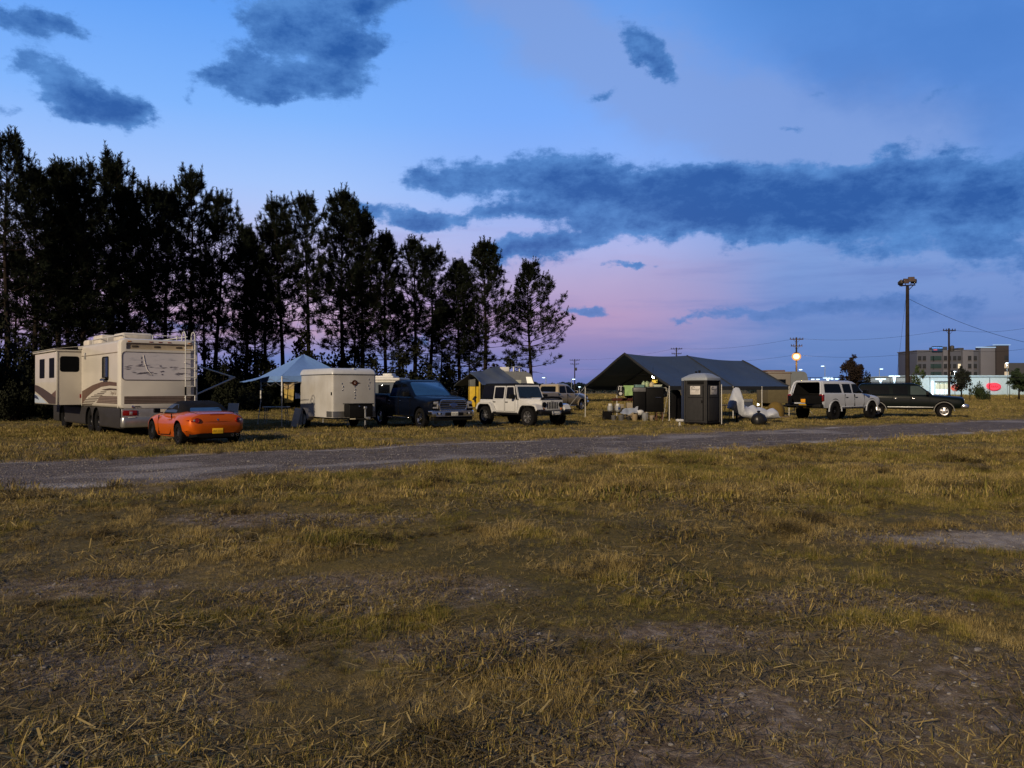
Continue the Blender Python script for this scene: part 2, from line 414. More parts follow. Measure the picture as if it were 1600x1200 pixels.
def grid_mesh(name, X, Y, Z, attrs, m):
    nx, ny = X.shape
    me = bpy.data.meshes.new(name)
    vs = np.stack([X, Y, Z], -1).reshape(-1, 3)
    i = np.arange(nx*ny).reshape(nx, ny)
    q = np.stack([i[:-1, :-1], i[1:, :-1], i[1:, 1:], i[:-1, 1:]], -1).reshape(-1, 4)
    me.vertices.add(len(vs)); me.vertices.foreach_set('co', vs.ravel().astype(np.float32))
    me.loops.add(q.size); me.loops.foreach_set('vertex_index', q.ravel().astype(np.int32))
    me.polygons.add(len(q)); me.polygons.foreach_set('loop_start', np.arange(0, q.size, 4, dtype=np.int32))
    me.polygons.foreach_set('use_smooth', np.ones(len(q), bool))
    for k, a in attrs.items():
        at = me.attributes.new(k, 'FLOAT', 'POINT'); at.data.foreach_set('value', a.ravel().astype(np.float32))
    me.materials.append(m); me.update(calc_edges=True); me.validate()
    o = bpy.data.objects.new(name, me); COL.objects.link(o)
    return o
def ground_mat():
    m = bpy.data.materials.new('dry_ground'); m.use_nodes = True; n = m.node_tree; b = n.nodes['Principled BSDF']
    b.inputs['Roughness'].default_value = 0.95; b.inputs['Specular IOR Level'].default_value = 0.1
    ge = n.nodes.new('ShaderNodeNewGeometry')
    def nz(s, d=6, r=0.6, sc3=None):
        q = n.nodes.new('ShaderNodeTexNoise'); q.inputs['Scale'].default_value = s; q.inputs['Detail'].default_value = d; q.inputs['Roughness'].default_value = r
        n.links.new(ge.outputs['Position'], q.inputs['Vector']); return q.outputs['Fac']
    def rp(f, *st):
        r = n.nodes.new('ShaderNodeValToRGB'); n.links.new(f, r.inputs[0]); e = r.color_ramp.elements
        while len(e) < len(st): e.new(.5)
        for q, (p, c) in zip(e, st): q.position = p; q.color = (*c, 1)
        return r.outputs[0]
    def mx(f, a, c, bt='MIX'):
        q = n.nodes.new('ShaderNodeMix'); q.data_type = 'RGBA'; q.blend_type = bt
        if isinstance(f, float): q.inputs[0].default_value = f
        else: n.links.new(f, q.inputs[0])
        n.links.new(a, q.inputs[6]); n.links.new(c, q.inputs[7]); return q.outputs[2]
    at = n.nodes.new('ShaderNodeAttribute'); at.attribute_name = 'bare'
    dirt = rp(nz(9, 8, .7), (.34, (.10, .074, .056)), (.5, (.225, .175, .135)), (.64, (.40, .335, .275)))
    turf = rp(nz(1.1, 8, .68), (.3, (.080, .060, .020)), (.5, (.18, .134, .042)), (.7, (.29, .21, .065)))
    turf = mx(rpf(n, nz(.12, 5, .6), .35, .65), turf, rp(nz(14, 6, .7), (.3, (.05, .045, .018)), (.7, (.15, .12, .045))))
    c = mx(at.outputs['Fac'], turf, dirt)
    a2 = n.nodes.new('ShaderNodeAttribute'); a2.attribute_name = 'pale'
    c = mx(a2.outputs['Fac'], c, rp(nz(6, 8, .7), (.3, (.22, .19, .165)), (.7, (.50, .45, .40))))
    n.links.new(c, b.inputs['Base Color'])
    bp = n.nodes.new('ShaderNodeBump'); bp.inputs['Strength'].default_value = 0.9; bp.inputs['Distance'].default_value = 0.04
    n.links.new(nz(30, 6, .7), bp.inputs['Height']); n.links.new(bp.outputs['Normal'], b.inputs['Normal'])
    return m
def rpf(n, f, a, b):
    q = n.nodes.new('ShaderNodeMapRange'); n.links.new(f, q.inputs[0]); q.inputs[1].default_value = a; q.inputs[2].default_value = b; return q.outputs[0]
g = grid_mesh('ground', X, Y, Z, {'bare': np.maximum(bare(X, Y)*np.clip((45-Y)/20, 0, 1), np.clip(1-road_d(X, Y)/0.5, 0, 1)), 'pale': .85*pale_patch(X, Y)}, ground_mat())
tag(g, 'dry field of patchy straw coloured grass and bare dirt', 'ground', kind='structure')
# gravel road: its own sheet with ragged edges
us = axis(-120, 700, -12, 42, 0.16); N = 40
UU, TT = np.meshgrid(us, np.linspace(0, 1, N), indexing='ij')
e1 = (fbm(UU, UU*0+3, 2.2, 301, 4)-0.5)*1.5; e2 = (fbm(UU, UU*0+9, 2.6, 341, 4)-0.5)*1.6
VV = (R0+e1)+TT*(RW+e2-e1)
XX = UU*RU.x+VV*RN.x; YY = UU*RU.y+VV*RN.y
edge = np.minimum(TT, 1-TT)
ZZ = -0.022+0.03*np.clip(edge/0.12, 0, 1)+(fbm(XX, YY, 0.9, 91, 4)-.5)*0.035-0.02*np.exp(-((TT-.3)/.07)**2)-0.02*np.exp(-((TT-.68)/.07)**2)
def road_mat():
    m = bpy.data.materials.new('gravel_road'); m.use_nodes = True; n = m.node_tree; b = n.nodes['Principled BSDF']
    b.inputs['Roughness'].default_value = 0.9; b.inputs['Specular IOR Level'].default_value = 0.2
    ge = n.nodes.new('ShaderNodeNewGeometry')
    vo = n.nodes.new('ShaderNodeTexVoronoi'); vo.inputs['Scale'].default_value = 26; n.links.new(ge.outputs['Position'], vo.inputs['Vector'])
    nz = n.nodes.new('ShaderNodeTexNoise'); nz.inputs['Scale'].default_value = 2.2; nz.inputs['Detail'].default_value = 12; nz.inputs['Roughness'].default_value = .85
    n.links.new(ge.outputs['Position'], nz.inputs['Vector'])
    r1 = n.nodes.new('ShaderNodeValToRGB'); n.links.new(nz.outputs['Fac'], r1.inputs[0])
    e = r1.color_ramp.elements; e.new(.5); e.new(.72)
    for q, (p, c) in zip(e, ((.34, (.055, .044, .036)), (.48, (.145, .120, .100)), (.58, (.21, .178, .15)), (.74, (.42, .37, .32)))): q.position = p; q.color = (*c, 1)
    mx = n.nodes.new('ShaderNodeMix'); mx.data_type = 'RGBA'; mx.blend_type = 'MULTIPLY'; mx.inputs[0].default_value = .8
    r2 = n.nodes.new('ShaderNodeValToRGB'); n.links.new(vo.outputs['Color'], r2.inputs[0]); r2.color_ramp.elements[0].color = (.5, .5, .5, 1); r2.color_ramp.elements[1].color = (1.35, 1.3, 1.3, 1)
    at = n.nodes.new('ShaderNodeAttribute'); at.attribute_name = 'pale'
    mp_ = n.nodes.new('ShaderNodeMix'); mp_.data_type = 'RGBA'; n.links.new(at.outputs['Fac'], mp_.inputs[0]); n.links.new(r1.outputs[0], mp_.inputs[6]); mp_.inputs[7].default_value = (.46, .43, .40, 1)
    n.links.new(mp_.outputs[2], mx.inputs[6]); n.links.new(r2.outputs[0], mx.inputs[7])
    n.links.new(mx.outputs[2], b.inputs['Base Color'])
    bp = n.nodes.new('ShaderNodeBump'); bp.inputs['Strength'].default_value = .9; bp.inputs['Distance'].default_value = .03
    n.links.new(vo.outputs['Distance'], bp.inputs['Height']); n.links.new(bp.outputs['Normal'], b.inputs['Normal'])
    return m
pale = np.clip((fbm(XX, YY, 1.6, 411, 4)-.54)/.06, 0, 1)*np.clip(1-np.abs(edge-.06)/.09, 0, 1)+.5*np.clip((fbm(UU, VV*2.2, 3.2, 431, 4)-.62)/.1, 0, 1)
rd = grid_mesh('road', XX, YY, ZZ, {'pale': np.clip(pale, 0, 1)}, road_mat())
tag(rd, 'grey gravel track crossing the field in front of the vehicles', 'road', kind='structure')

# ---- grass blades
def blade_mat(name, cols, scale=0.9):
    m = bpy.data.materials.new(name); m.use_nodes = True; n = m.node_tree; b = n.nodes['Principled BSDF']
    b.inputs['Roughness'].default_value = 0.75; b.inputs['Specular IOR Level'].default_value = 0.15
    ge = n.nodes.new('ShaderNodeNewGeometry'); oi = n.nodes.new('ShaderNodeObjectInfo')
    nz = n.nodes.new('ShaderNodeTexNoise'); nz.inputs['Scale'].default_value = scale; nz.inputs['Detail'].default_value = 4
    n.links.new(ge.outputs['Position'], nz.inputs['Vector'])
    a = n.nodes.new('ShaderNodeMath'); a.operation = 'MULTIPLY_ADD'; n.links.new(oi.outputs['Random'], a.inputs[0]); a.inputs[1].default_value = .35
    n.links.new(nz.outputs['Fac'], a.inputs[2])
    a2 = n.nodes.new('ShaderNodeMath'); a2.operation = 'SUBTRACT'; n.links.new(a.outputs[0], a2.inputs[0]); a2.inputs[1].default_value = .18
    r = n.nodes.new('ShaderNodeValToRGB'); n.links.new(a2.outputs[0], r.inputs[0]); e = r.color_ramp.elements
    while len(e) < len(cols): e.new(.5)
    for i, (q, c) in enumerate(zip(e, cols)): q.position = .25+.5*i/(len(cols)-1); q.color = (*c, 1)
    n.links.new(r.outputs[0], b.inputs['Base Color'])
    return m
GM = {'green': blade_mat('grass_green', ((.085, .088, .020), (.155, .14, .030), (.26, .205, .048))),
      'straw': blade_mat('grass_straw', ((.19, .138, .050), (.33, .245, .088), (.46, .36, .15))),
      'brown': blade_mat('grass_brown', ((.06, .045, .022), (.12, .09, .042), (.20, .15, .07))),
      'weed': blade_mat('weed_leaf', ((.055, .044, .020), (.10, .080, .034), (.17, .125, .045)))}
tufts = bpy.data.collections.new('grass_tuft_sources')
def tuft(name, mats, n, h, spread, lean, wid, flat=0.0, seed=0):
    r = random.Random(seed); mb = MB()
    for i in range(n):
        a = r.uniform(0, 2*pi); d = spread*sqrt(r.random()); x, y = d*cos(a), d*sin(a)
        hh = h*r.uniform(.45, 1.1); la = a+r.uniform(-1.3, 1.3) if r.random() < .75 else r.uniform(0, 2*pi); ln = lean*r.uniform(.3, 1.3)*hh
        w2 = wid*r.uniform(.6, 1.2)/2; px_, py_ = -sin(la)*w2, cos(la)*w2
        dx, dy = cos(la), sin(la)
        if r.random() < flat:
            hh2, ln = hh*r.uniform(.05, .22), hh*r.uniform(.7, 1.3)
        else: hh2 = hh
        pts = [(0, 0, 1.0), (ln*.32, hh2*.55, .85), (ln*.95, hh2*1.0, .12)]
        vs = []
        z0 = -0.012
        for (u, z, q) in pts:
            vs += [(x+dx*u-px_*q, y+dy*u-py_*q, z+z0), (x+dx*u+px_*q, y+dy*u+py_*q, z+z0)]
        mb.add(vs, [(0, 1, 3, 2), (2, 3, 5, 4)], r.choice(mats), True)
    o = bpy.data.objects.new(name, mb.mesh(name, recalc=False)); tufts.objects.link(o); return o
def weed(name, seed):
    r = random.Random(seed); mb = MB()
    for i in range(40):
        a = r.uniform(0, 2*pi); L = r.uniform(.03, .13); z1 = r.uniform(.015, .09)
        for k in range(5):
            t_ = (k+1)/5; cx, cy, cz = cos(a)*L*t_, sin(a)*L*t_, z1*t_**.7
            b = r.uniform(0, 2*pi); s = r.uniform(.005, .012)
            mb.add([(cx, cy, cz), (cx+s*cos(b+.5), cy+s*sin(b+.5), cz+s*.5), (cx+1.7*s*cos(b), cy+1.7*s*sin(b), cz+s*.2), (cx+s*cos(b-.5), cy+s*sin(b-.5), cz+s*.4)], [(0, 1, 2, 3)], GM['weed'] if r.random() < .6 else GM['brown'], False)
    o = bpy.data.objects.new(name, mb.mesh(name, recalc=False)); tufts.objects.link(o)
G, S, B_, Wd = GM['green'], GM['straw'], GM['brown'], GM['weed']
for i in range(4): tuft('a%02d_green' % i, [G, G, G, S], 60, .095, .08, .9, .0030, .18, 100+i)         # 0-3
for i in range(4): tuft('b%02d_straw' % i, [S, S, S, B_], 58, .095, .085, 1.1, .0029, .4, 200+i)        # 4-7
for i in range(3): tuft('c%02d_thatch' % i, [S, B_, B_, B_], 56, .068, .13, 1.0, .0026, .95, 300+i)        # 8-10
for i in range(3): weed('d%02d_weed' % i, 400+i)                                                       # 11-13
for i in range(3): tuft('e%02d_mixed' % i, [G, S, B_], 66, .07, .11, 1.0, .0030, .5, 500+i)             # 14-16
for i in range(2): tuft('f%02d_stalk' % i, [S, S, B_], 8, .19, .05, .6, .0030, 0, 600+i)              # 17-18
for i in range(3): tuft('g%02d_far_green' % i, [G, G, B_, S], 44, .105, .32, .9, .014, .15, 700+i)       # 19-21
for i in range(3): tuft('h%02d_far_straw' % i, [S, S, B_, G], 44, .10, .32, 1.0, .013, .35, 800+i)       # 22-24

def litter(name, seed):
    r = random.Random(seed); mb = MB()
    for i in range(34):
        x, y, a = r.gauss(0, .12), r.gauss(0, .12), r.uniform(0, 6.28); l = r.uniform(.012, .05); w_ = r.uniform(.0012, .0028); z = r.uniform(.002, .014); dz = r.uniform(-.004, .012)
        dx, dy = cos(a)*l, sin(a)*l; px_, py_ = -sin(a)*w_, cos(a)*w_
        mb.add([(x-dx-px_, y-dy-py_, z), (x-dx+px_, y-dy+py_, z), (x+dx+px_, y+dy+py_, z+dz), (x+dx-px_, y+dy-py_, z+dz)], [(0, 1, 2, 3)], r.choice([S, S, B_, B_, B_]), False)
    for i in range(7):   # stunted sprigs
        x, y = r.gauss(0, .1), r.gauss(0, .1)
        for k in range(5):
            a = r.uniform(0, 6.28); l = r.uniform(.015, .04); px_, py_ = -sin(a)*.0018, cos(a)*.0018
            mb.add([(x-px_, y-py_, 0), (x+px_, y+py_, 0), (x+cos(a)*l*.6+px_*.3, y+sin(a)*l*.6+py_*.3, l), (x+cos(a)*l*.6-px_*.3, y+sin(a)*l*.6-py_*.3, l)], [(0, 1, 2, 3)], r.choice([S, B_, G]), False)
    o = bpy.data.objects.new(name, mb.mesh(name, recalc=False)); tufts.objects.link(o)
for i in range(3): litter('i%02d_litter' % i, 900+i)   # 25-27
def gn_group(name, coll):
    ng = bpy.data.node_groups.new(name, 'GeometryNodeTree')
    ng.interface.new_socket('Geometry', in_out='INPUT', socket_type='NodeSocketGeometry')
    ng.interface.new_socket('Geometry', in_out='OUTPUT', socket_type='NodeSocketGeometry')
    gi = ng.nodes.new('NodeGroupInput'); go = ng.nodes.new('NodeGroupOutput')
    ip = ng.nodes.new('GeometryNodeInstanceOnPoints'); ci = ng.nodes.new('GeometryNodeCollectionInfo')
    ci.inputs['Collection'].default_value = coll; ci.inputs['Separate Children'].default_value = True; ci.inputs['Reset Children'].default_value = True
    def na(nm, ty):
        q = ng.nodes.new('GeometryNodeInputNamedAttribute'); q.data_type = ty; q.inputs['Name'].default_value = nm
        return [o for o in q.outputs if o.enabled and o.name == 'Attribute'][0]
    er = ng.nodes.new('FunctionNodeEulerToRotation'); ng.links.new(na('rot', 'FLOAT_VECTOR'), er.inputs[0])
    ng.links.new(gi.outputs[0], ip.inputs['Points']); ng.links.new(ci.outputs[0], ip.inputs['Instance'])
    ip.inputs['Pick Instance'].default_value = True
    ng.links.new(na('idx', 'INT'), ip.inputs['Instance Index']); ng.links.new(er.outputs[0], ip.inputs['Rotation']); ng.links.new(na('scl', 'FLOAT_VECTOR'), ip.inputs['Scale'])
    ng.links.new(ip.outputs[0], go.inputs[0])
    return ng
def scatter(name, P, rot, scl, idx, ng):
    me = bpy.data.meshes.new(name); n = len(P)
    me.vertices.add(n); me.vertices.foreach_set('co', P.ravel().astype(np.float32))
    a = me.attributes.new('rot', 'FLOAT_VECTOR', 'POINT'); a.data.foreach_set('vector', rot.ravel().astype(np.float32))
    a = me.attributes.new('scl', 'FLOAT_VECTOR', 'POINT'); a.data.foreach_set('vector', scl.ravel().astype(np.float32))
    a = me.attributes.new('idx', 'INT', 'POINT'); a.data.foreach_set('value', idx.astype(np.int32))
    o = bpy.data.objects.new(name, me); COL.objects.link(o)
    md = o.modifiers.new('scatter', 'NODES'); md.node_group = ng
    return o
rs = np.random.RandomState(5)
def sample(dens, y0, y1, extra=1.0):
    """random points over the part of the field the view covers"""
    hw = lambda y: y*0.70+1.2
    A = (hw(y0)+hw(y1))*(y1-y0); n = int(A*dens)
    y = rs.uniform(0, 1, n*2); y = y0+(y1-y0)*y; x = rs.uniform(-1, 1, n*2)*hw(y1); k = np.abs(x) < hw(y)
    return x[k][:n], y[k][:n]
PTS = []
def emit(x, y, kindf, smin, smax, tilt=.15):
    ok = road_d(x, y) > .25-rs.gamma(1.2, .35, len(x))
    ok &= pale_patch(x, y) < rs.uniform(.1, 1.0, len(x))
    x, y = x[ok], y[ok]
    b = bare(x, y); idx, keep = kindf(x, y, b)
    x, y, idx = x[keep], y[keep], idx[keep]; n = len(x)
    z = hump(x, y)
    pat = fbm(x, y, 1.1, 131, 3)
    pat2 = fbm(x, y, .45, 137, 3)
    if smax < 1.1 and y.max() < 13 and kindf is k_near: cl = np.clip((fbm(x, y, .85, 143, 4)-.42)/.15, 0, 1)
    else: cl = np.ones(n)
    s = (.46+.72*cl)*rs.uniform(smin, smax, n)*(0.38+0.62*np.clip((pat-.35)/.3, 0, 1)+.5*np.clip((pat2-.45)/.25, 0, 1))
    q_ = (np.stack([x, y, z], -1), np.stack([rs.normal(0, tilt, n), rs.normal(0, tilt, n), rs.uniform(0, 6.28, n)], -1), np.stack([np.maximum(s, .34), np.maximum(s, .34), s*rs.uniform(.75, 1.15, n)], -1), idx)
    kk = rs.rand(n) < .52+.48*cl
    PTS.append(tuple(a[kk] for a in q_))
def k_near(x, y, b):
    n = len(x); u = rs.rand(n); g = fbm(x, y, 1.8, 151, 4); st = fbm(x, y, 1.2, 171, 4)
    idx = np.where(u < .45, rs.randint(14, 17, n), rs.randint(8, 11, n))
    gm = g > .56; idx = np.where(gm & (u < .8), rs.randint(0, 4, n), idx)
    sm = (st > .50) & ~gm; idx = np.where(sm & (u < .75), rs.randint(4, 8, n), idx)
    wm = (fbm(x, y, .7, 191, 4) > .60); idx = np.where(wm & (u < .45), rs.randint(11, 14, n), idx)
    idx = np.where(rs.rand(n) < .02, rs.randint(17, 19, n), idx)
    keep = rs.rand(n) > b*.82
    idx = np.where((b > .4) & (rs.rand(n) < .85), rs.choice([8, 9, 10, 25, 26, 27], n), idx)
    return idx, keep
def k_far(x, y, b):
    n = len(x); g = fbm(x, y, 3.0, 151, 4)
    idx = np.where(g > .5, rs.randint(19, 22, n), rs.randint(22, 25, n)); idx = np.where(rs.rand(n) < .35, rs.randint(19, 25, n), idx)
    return idx, rs.rand(n) > b*.8
def k_lit(x, y, b):
    n = len(x); return np.where(rs.rand(n) < .7, rs.randint(25, 28, n), rs.randint(8, 11, n)), rs.rand(n) < .25+.75*b
x, y = sample(120, 2.4, 7); emit(x, y, k_lit, .7, 1.2)
x, y = sample(70, 7, 13); emit(x, y, k_lit, .9, 1.5)
x, y = sample(400, 2.4, 6.5); emit(x, y, k_near, .30, .66)
x, y = sample(200, 6.5, 12); emit(x, y, k_near, .5, 1.0)
x, y = sample(70, 12, 20); emit(x, y, k_near, .8, 1.4)
x, y = sample(26, 11, 30); emit(x, y, k_far, .35, .85)
x, y = sample(12, 30, 55); emit(x, y, k_far, .4, .8)
x, y = sample(4.2, 55, 110); emit(x, y, k_far, .9, 1.4)
x, y = sample(.9, 110, 230); emit(x, y, k_far, 1.6, 2.4)
# fringe tufts creeping onto the road edge
Pn, Rn_, Sn, In = [np.concatenate([q[i] for q in PTS]) for i in range(4)]
gr = scatter('grass', Pn, Rn_, Sn, In, gn_group('scatter_grass', tufts))
tag(gr, 'patchy dry grass with green and straw tufts covering the field', 'grass', kind='stuff')
# pebbles on the road and the bare patches
pebs = bpy.data.collections.new('pebble_sources')
pm = mat('pebble', (.26, .245, .235), .9, var=.45, scale=30)
for i in range(4):
    r = random.Random(i); mb = MB(); mb.ball((0, 0, .2), 1, pm, 7, 5, (1, r.uniform(.6, .9), r.uniform(.4, .7)), .15, r)
    o = bpy.data.objects.new('p%d' % i, mb.mesh('pebble')); pebs.objects.link(o)
x = rs.uniform(-13, 30, 110000); y = rs.uniform(2.4, 34, 110000)
r_ = road_d(x, y); b = bare(x, y)
k = ((r_ < .1) & (rs.rand(len(x)) < .8*np.clip(18/np.hypot(x, y), 0, 1)**2)) | ((r_ > .1) & (y < 11) & (b > .45) & (rs.rand(len(x)) < .8)); x, y = x[k], y[k]
z = np.where(road_d(x, y) < 0, 0.008, hump(x, y)); n = len(x); s = rs.gamma(2.0, .0030, n)+.0028
gv = scatter('gravel', np.stack([x, y, z], -1), np.stack([x*0, x*0, rs.uniform(0, 6.28, n)], -1), np.stack([s, s, s], -1), rs.randint(0, 4, n), gn_group('scatter_gravel', pebs))
tag(gv, 'loose grey pebbles on the track and bare dirt patches', 'gravel', kind='stuff')
# ------------------------------------------------------------ vehicle kit (local axes: +x nose, +y its left, z up)
def pchip(xs, ys, xq):
    return np.interp(xq, xs, ys)
def hull(mb, st, m, dens=0.12, round_=True):
    """st rows: x, z_bottom, z_shoulder, z_top, w_bottom, w_mid, w_shoulder, w_top -- lofted nose to tail"""
    st = sorted(st); A = np.array(st, float); xs_ = A[:, 0]
    q = []
    for a, b in zip(xs_[:-1], xs_[1:]):
        n = max(1, int((b-a)/dens)); q += list(np.linspace(a, b, n, endpoint=False))
    q.append(xs_[-1]); q = np.array(q)
    cols = []
    for c in range(1, 8):
        y = A[:, c]; d = np.gradient(y, xs_)
        sl_ = np.diff(y)/np.diff(xs_)
        d[0], d[-1] = sl_[0], sl_[-1]
        for i in range(1, len(y)-1):
            d[i] = 0 if sl_[i-1]*sl_[i] <= 0 else 2*sl_[i-1]*sl_[i]/(sl_[i-1]+sl_[i])
        k = np.clip(np.searchsorted(xs_, q)-1, 0, len(xs_)-2); h = xs_[k+1]-xs_[k]; t = (q-xs_[k])/h
        cols.append((2*t**3-3*t**2+1)*y[k]+(t**3-2*t**2+t)*h*d[k]+(-2*t**3+3*t**2)*y[k+1]+(t**3-t**2)*h*d[k+1])
    R = []
    for i, x in enumerate(q):
        zb, zs, zt, wb, wm, ws, wt = [c[i] for c in cols]
        H = zs-zb
        half = [(wb*.9, zb), (wb, zb+.04*H), (wm*.99, zb+.28*H), (wm, zb+.5*H), (wm*.995, zb+.75*H), ((ws+wm)/2, zb+.93*H), (ws, zs), (wt+(ws-wt)*.45, zs+(zt-zs)*.6), (wt, zs+(zt-zs)*.88), (wt*.5, zt)]
        R.append([(x, y, z) for y, z in half]+[(x, -y, z) for y, z in half[::-1]])
    mb.rings(R, m, True, True)
    return mb
def cabin(mb, lv, m, r=.08):
    """lv rows: z, x_rear, x_front, half width"""
    mb.rings([[(x, y, z) for x, y in rrect(a, b, -w_, w_, r, 3)] for z, a, b, w_ in lv], m, True, True)
def lerp_lv(lv, z, c):
    for a, b in zip(lv[:-1], lv[1:]):
        if z <= b[0] or b is lv[-1]:
            t = (z-a[0])/(b[0]-a[0]); return a[c]+(b[c]-a[c])*t
def rounded(poly, r=.04, seg=3):
    out = []; n = len(poly)
    for i in range(n):
        p = Vector(poly[i]); a = (Vector(poly[i-1])-p); b = (Vector(poly[(i+1) % n])-p)
        k = min(r, a.length*.45, b.length*.45); p0 = p+a.normalized()*k; p1 = p+b.normalized()*k
        for j in range(seg+1):
            t = j/seg; out.append(tuple(p0*(1-t)**2+p*2*t*(1-t)+p1*t*t))
    return out
def side_pane(parent, name, poly, lv, sg, m, off=.006, th=.02, r=.05, label=None):
    P = [(x, sg*(lerp_lv(lv, z, 3)+off), z) for x, z in rounded(poly, r)]
    mb = MB(); mb.prism(P, (0, -sg*th, 0), m); return mb.build(name, parent, label=label)
def end_pane(parent, name, poly, lv, front, m, off=.006, th=.02, r=.06, label=None):
    sg = 1 if front else -1
    P = [(lerp_lv(lv, z, 2 if front else 1)+sg*off, y, z) for y, z in rounded(poly, r)]
    mb = MB(); mb.prism(P, (-sg*th, 0, 0), m); return mb.build(name, parent, label=label)
def wheel(parent, x, y, r, wd, style='spoke5', rm=None, rimf=.66, hub=True):
    sg = 1 if y > 0 else -1; rm = rm or M['alloy']
    T = Matrix.Translation((x, y, r)) @ Matrix.Rotation(-sg*pi/2, 4, 'X')   # local +z points outward
    mb = MB(); h = wd/2
    prof = [(r*.62, -h), (r*.9, -h), (r*.985, -h*.75), (r, -h*.4), (r, h*.4), (r*.985, h*.75), (r*.93, h*.97), (r*rimf+.02, h), (r*rimf, h*.9), (r*rimf*.98, h*.1), (r*.3, -h*.2)]
    mb.lathe(prof, M['rubber'], 28, T)
    for k in range(28):   # tread lugs
        a = 2*pi*k/28; mb.box(-.012, .012, -.02, .02, -h*.8, h*.8, M['rubber'], M=T @ Matrix.Rotation(a, 4, 'Z') @ Matrix.Translation((r-.004, 0, 0)))
    t = mb.build('wheel', parent)
    b = MB(); ri = r*rimf
    b.lathe([(ri*.97, -h*.5), (ri*.97, h*.62), (ri*.985, h*.84), (ri*.9, h*.82), (ri*.86, h*.3), (ri*.84, -h*.1)], rm, 24, T, caps=False)
    b.lathe([(ri*.9, h*.02), (.02, h*.04)], M['black'], 20, T, caps=False)
    if style == 'steel':
        b.lathe([(ri*.9, h*.35), (ri*.62, h*.5), (ri*.5, h*.3), (ri*.25, h*.35), (ri*.2, h*.6), (.01, h*.62)], rm, 20, T, caps=False)
    else:
        n = {'spoke5': 5, 'spoke6': 6, 'spoke7': 7, 'multi': 10, 'star5': 5}[style]
        for k in range(n):
            a = 2*pi*k/n+.3; w0 = ri*(.17 if n <= 6 else .1); w1 = w0*(1.5 if style == 'star5' else 1.15)
            R_ = T @ Matrix.Rotation(a, 4, 'Z')
            b.prism([(ri*.1, -w0, h*.62), (ri*.9, -w1, h*.5), (ri*.9, w1, h*.5), (ri*.1, w0, h*.62)], (0, 0, -.035), rm, R_)
        b.lathe([(ri*.26, h*.4), (ri*.26, h*.66), (ri*.2, h*.7), (.01, h*.7)], rm, 14, T, caps=False)
        for k in range(5):
            a = 2*pi*k/5; b.lathe([(.012, h*.66), (.012, h*.72), (.001, h*.725)], M['steel'], 6, T @ Matrix.Translation((ri*.18*cos(a), ri*.18*sin(a), 0)), caps=False)
    b.build('rim', t)
    return t
def well(x, y, r, dep, m=None):
    sg = 1 if y > 0 else -1
    T = Matrix.Translation((x, y, r)) @ Matrix.Rotation(-sg*pi/2, 4, 'X')
    return MB().lathe([(r, -dep), (r, .4)], m or M['matblack'], 32, T)
def mirror_part(parent, x, y, z, m, s=1.0, arm=.1):
    sg = 1 if y > 0 else -1; mb = MB()
    mb.box(x-.05*s, x+.06*s, y+sg*arm-.11*s, y+sg*arm+.11*s, z-.07*s, z+.09*s, m, .03)
    mb.tube([(x+.02, y-.02*sg, z-.05), (x+.02, y+sg*arm, z-.05)], .02*s, M['black'], 6)
    mb.box(x-.056*s, x-.05*s, y+sg*arm-.09*s, y+sg*arm+.09*s, z-.05*s, z+.07*s, M['glass'])
    return mb.build('mirror', parent)
def handle(parent, x, y, z, m, L=.2):
    sg = 1 if y > 0 else -1; mb = MB()
    mb.box(x-L/2, x+L/2, min(y, y+sg*.035), max(y, y+sg*.035), z-.018, z+.018, m, .012)
    return mb.build('door_handle', parent)
def seam(mb, pts, y, m=None):
    sg = 1 if y > 0 else -1
    for (x0, z0), (x1, z1) in zip(pts[:-1], pts[1:]):
        d = Vector((x1-x0, 0, z1-z0)).normalized(); n_ = Vector((-d.z, 0, d.x))*.006
        mb.prism([(x0-n_.x, y, z0-n_.z), (x1-n_.x, y, z1-n_.z), (x1+n_.x, y, z1+n_.z), (x0+n_.x, y, z0+n_.z)], (0, -sg*.03, 0), m or M['matblack'])
def arch(mb, x, y, r0, r1, m, th=.03, a0=-10, a1=190, n=14, z0=None):
    """wheel arch lip, a flat band standing proud of the side"""
    sg = 1 if y > 0 else -1; zc = z0
    for k in range(n):
        p, q = radians(a0+(a1-a0)*k/n), radians(a0+(a1-a0)*(k+1)/n)
        mb.prism([(x+r0*cos(p), y, zc+r0*sin(p)), (x+r1*cos(p), y, zc+r1*sin(p)), (x+r1*cos(q), y, zc+r1*sin(q)), (x+r0*cos(q), y, zc+r0*sin(q))], (0, sg*th, 0), m)
def plate(parent, c, right, ink, base, txt, sub=None, w_=.305, h_=.152):
    Mx = face_matrix(c, right, (0, 0, 1))
    mb = MB(); mb.box(-w_/2, w_/2, -h_/2, h_/2, -.004, .004, base, .003, M=Mx)
    p = mb.build('licence_plate', parent)
    if txt: text_mesh('lettering', txt, h_*.5, ink, Mx @ Matrix.Translation((0, -.008, .005)), p, .001)
    if sub: text_mesh('lettering', sub, h_*.2, ink, Mx @ Matrix.Translation((0, h_*.36, .005)), p, .001)
    return p
def head(hx, hy): return atan2(hy, hx)
def paint(name, c, coat=.8, metal=.0, rough=.35): return mat(name, c, rough, metal, var=.06, scale=2, coat=coat, spec=.1)

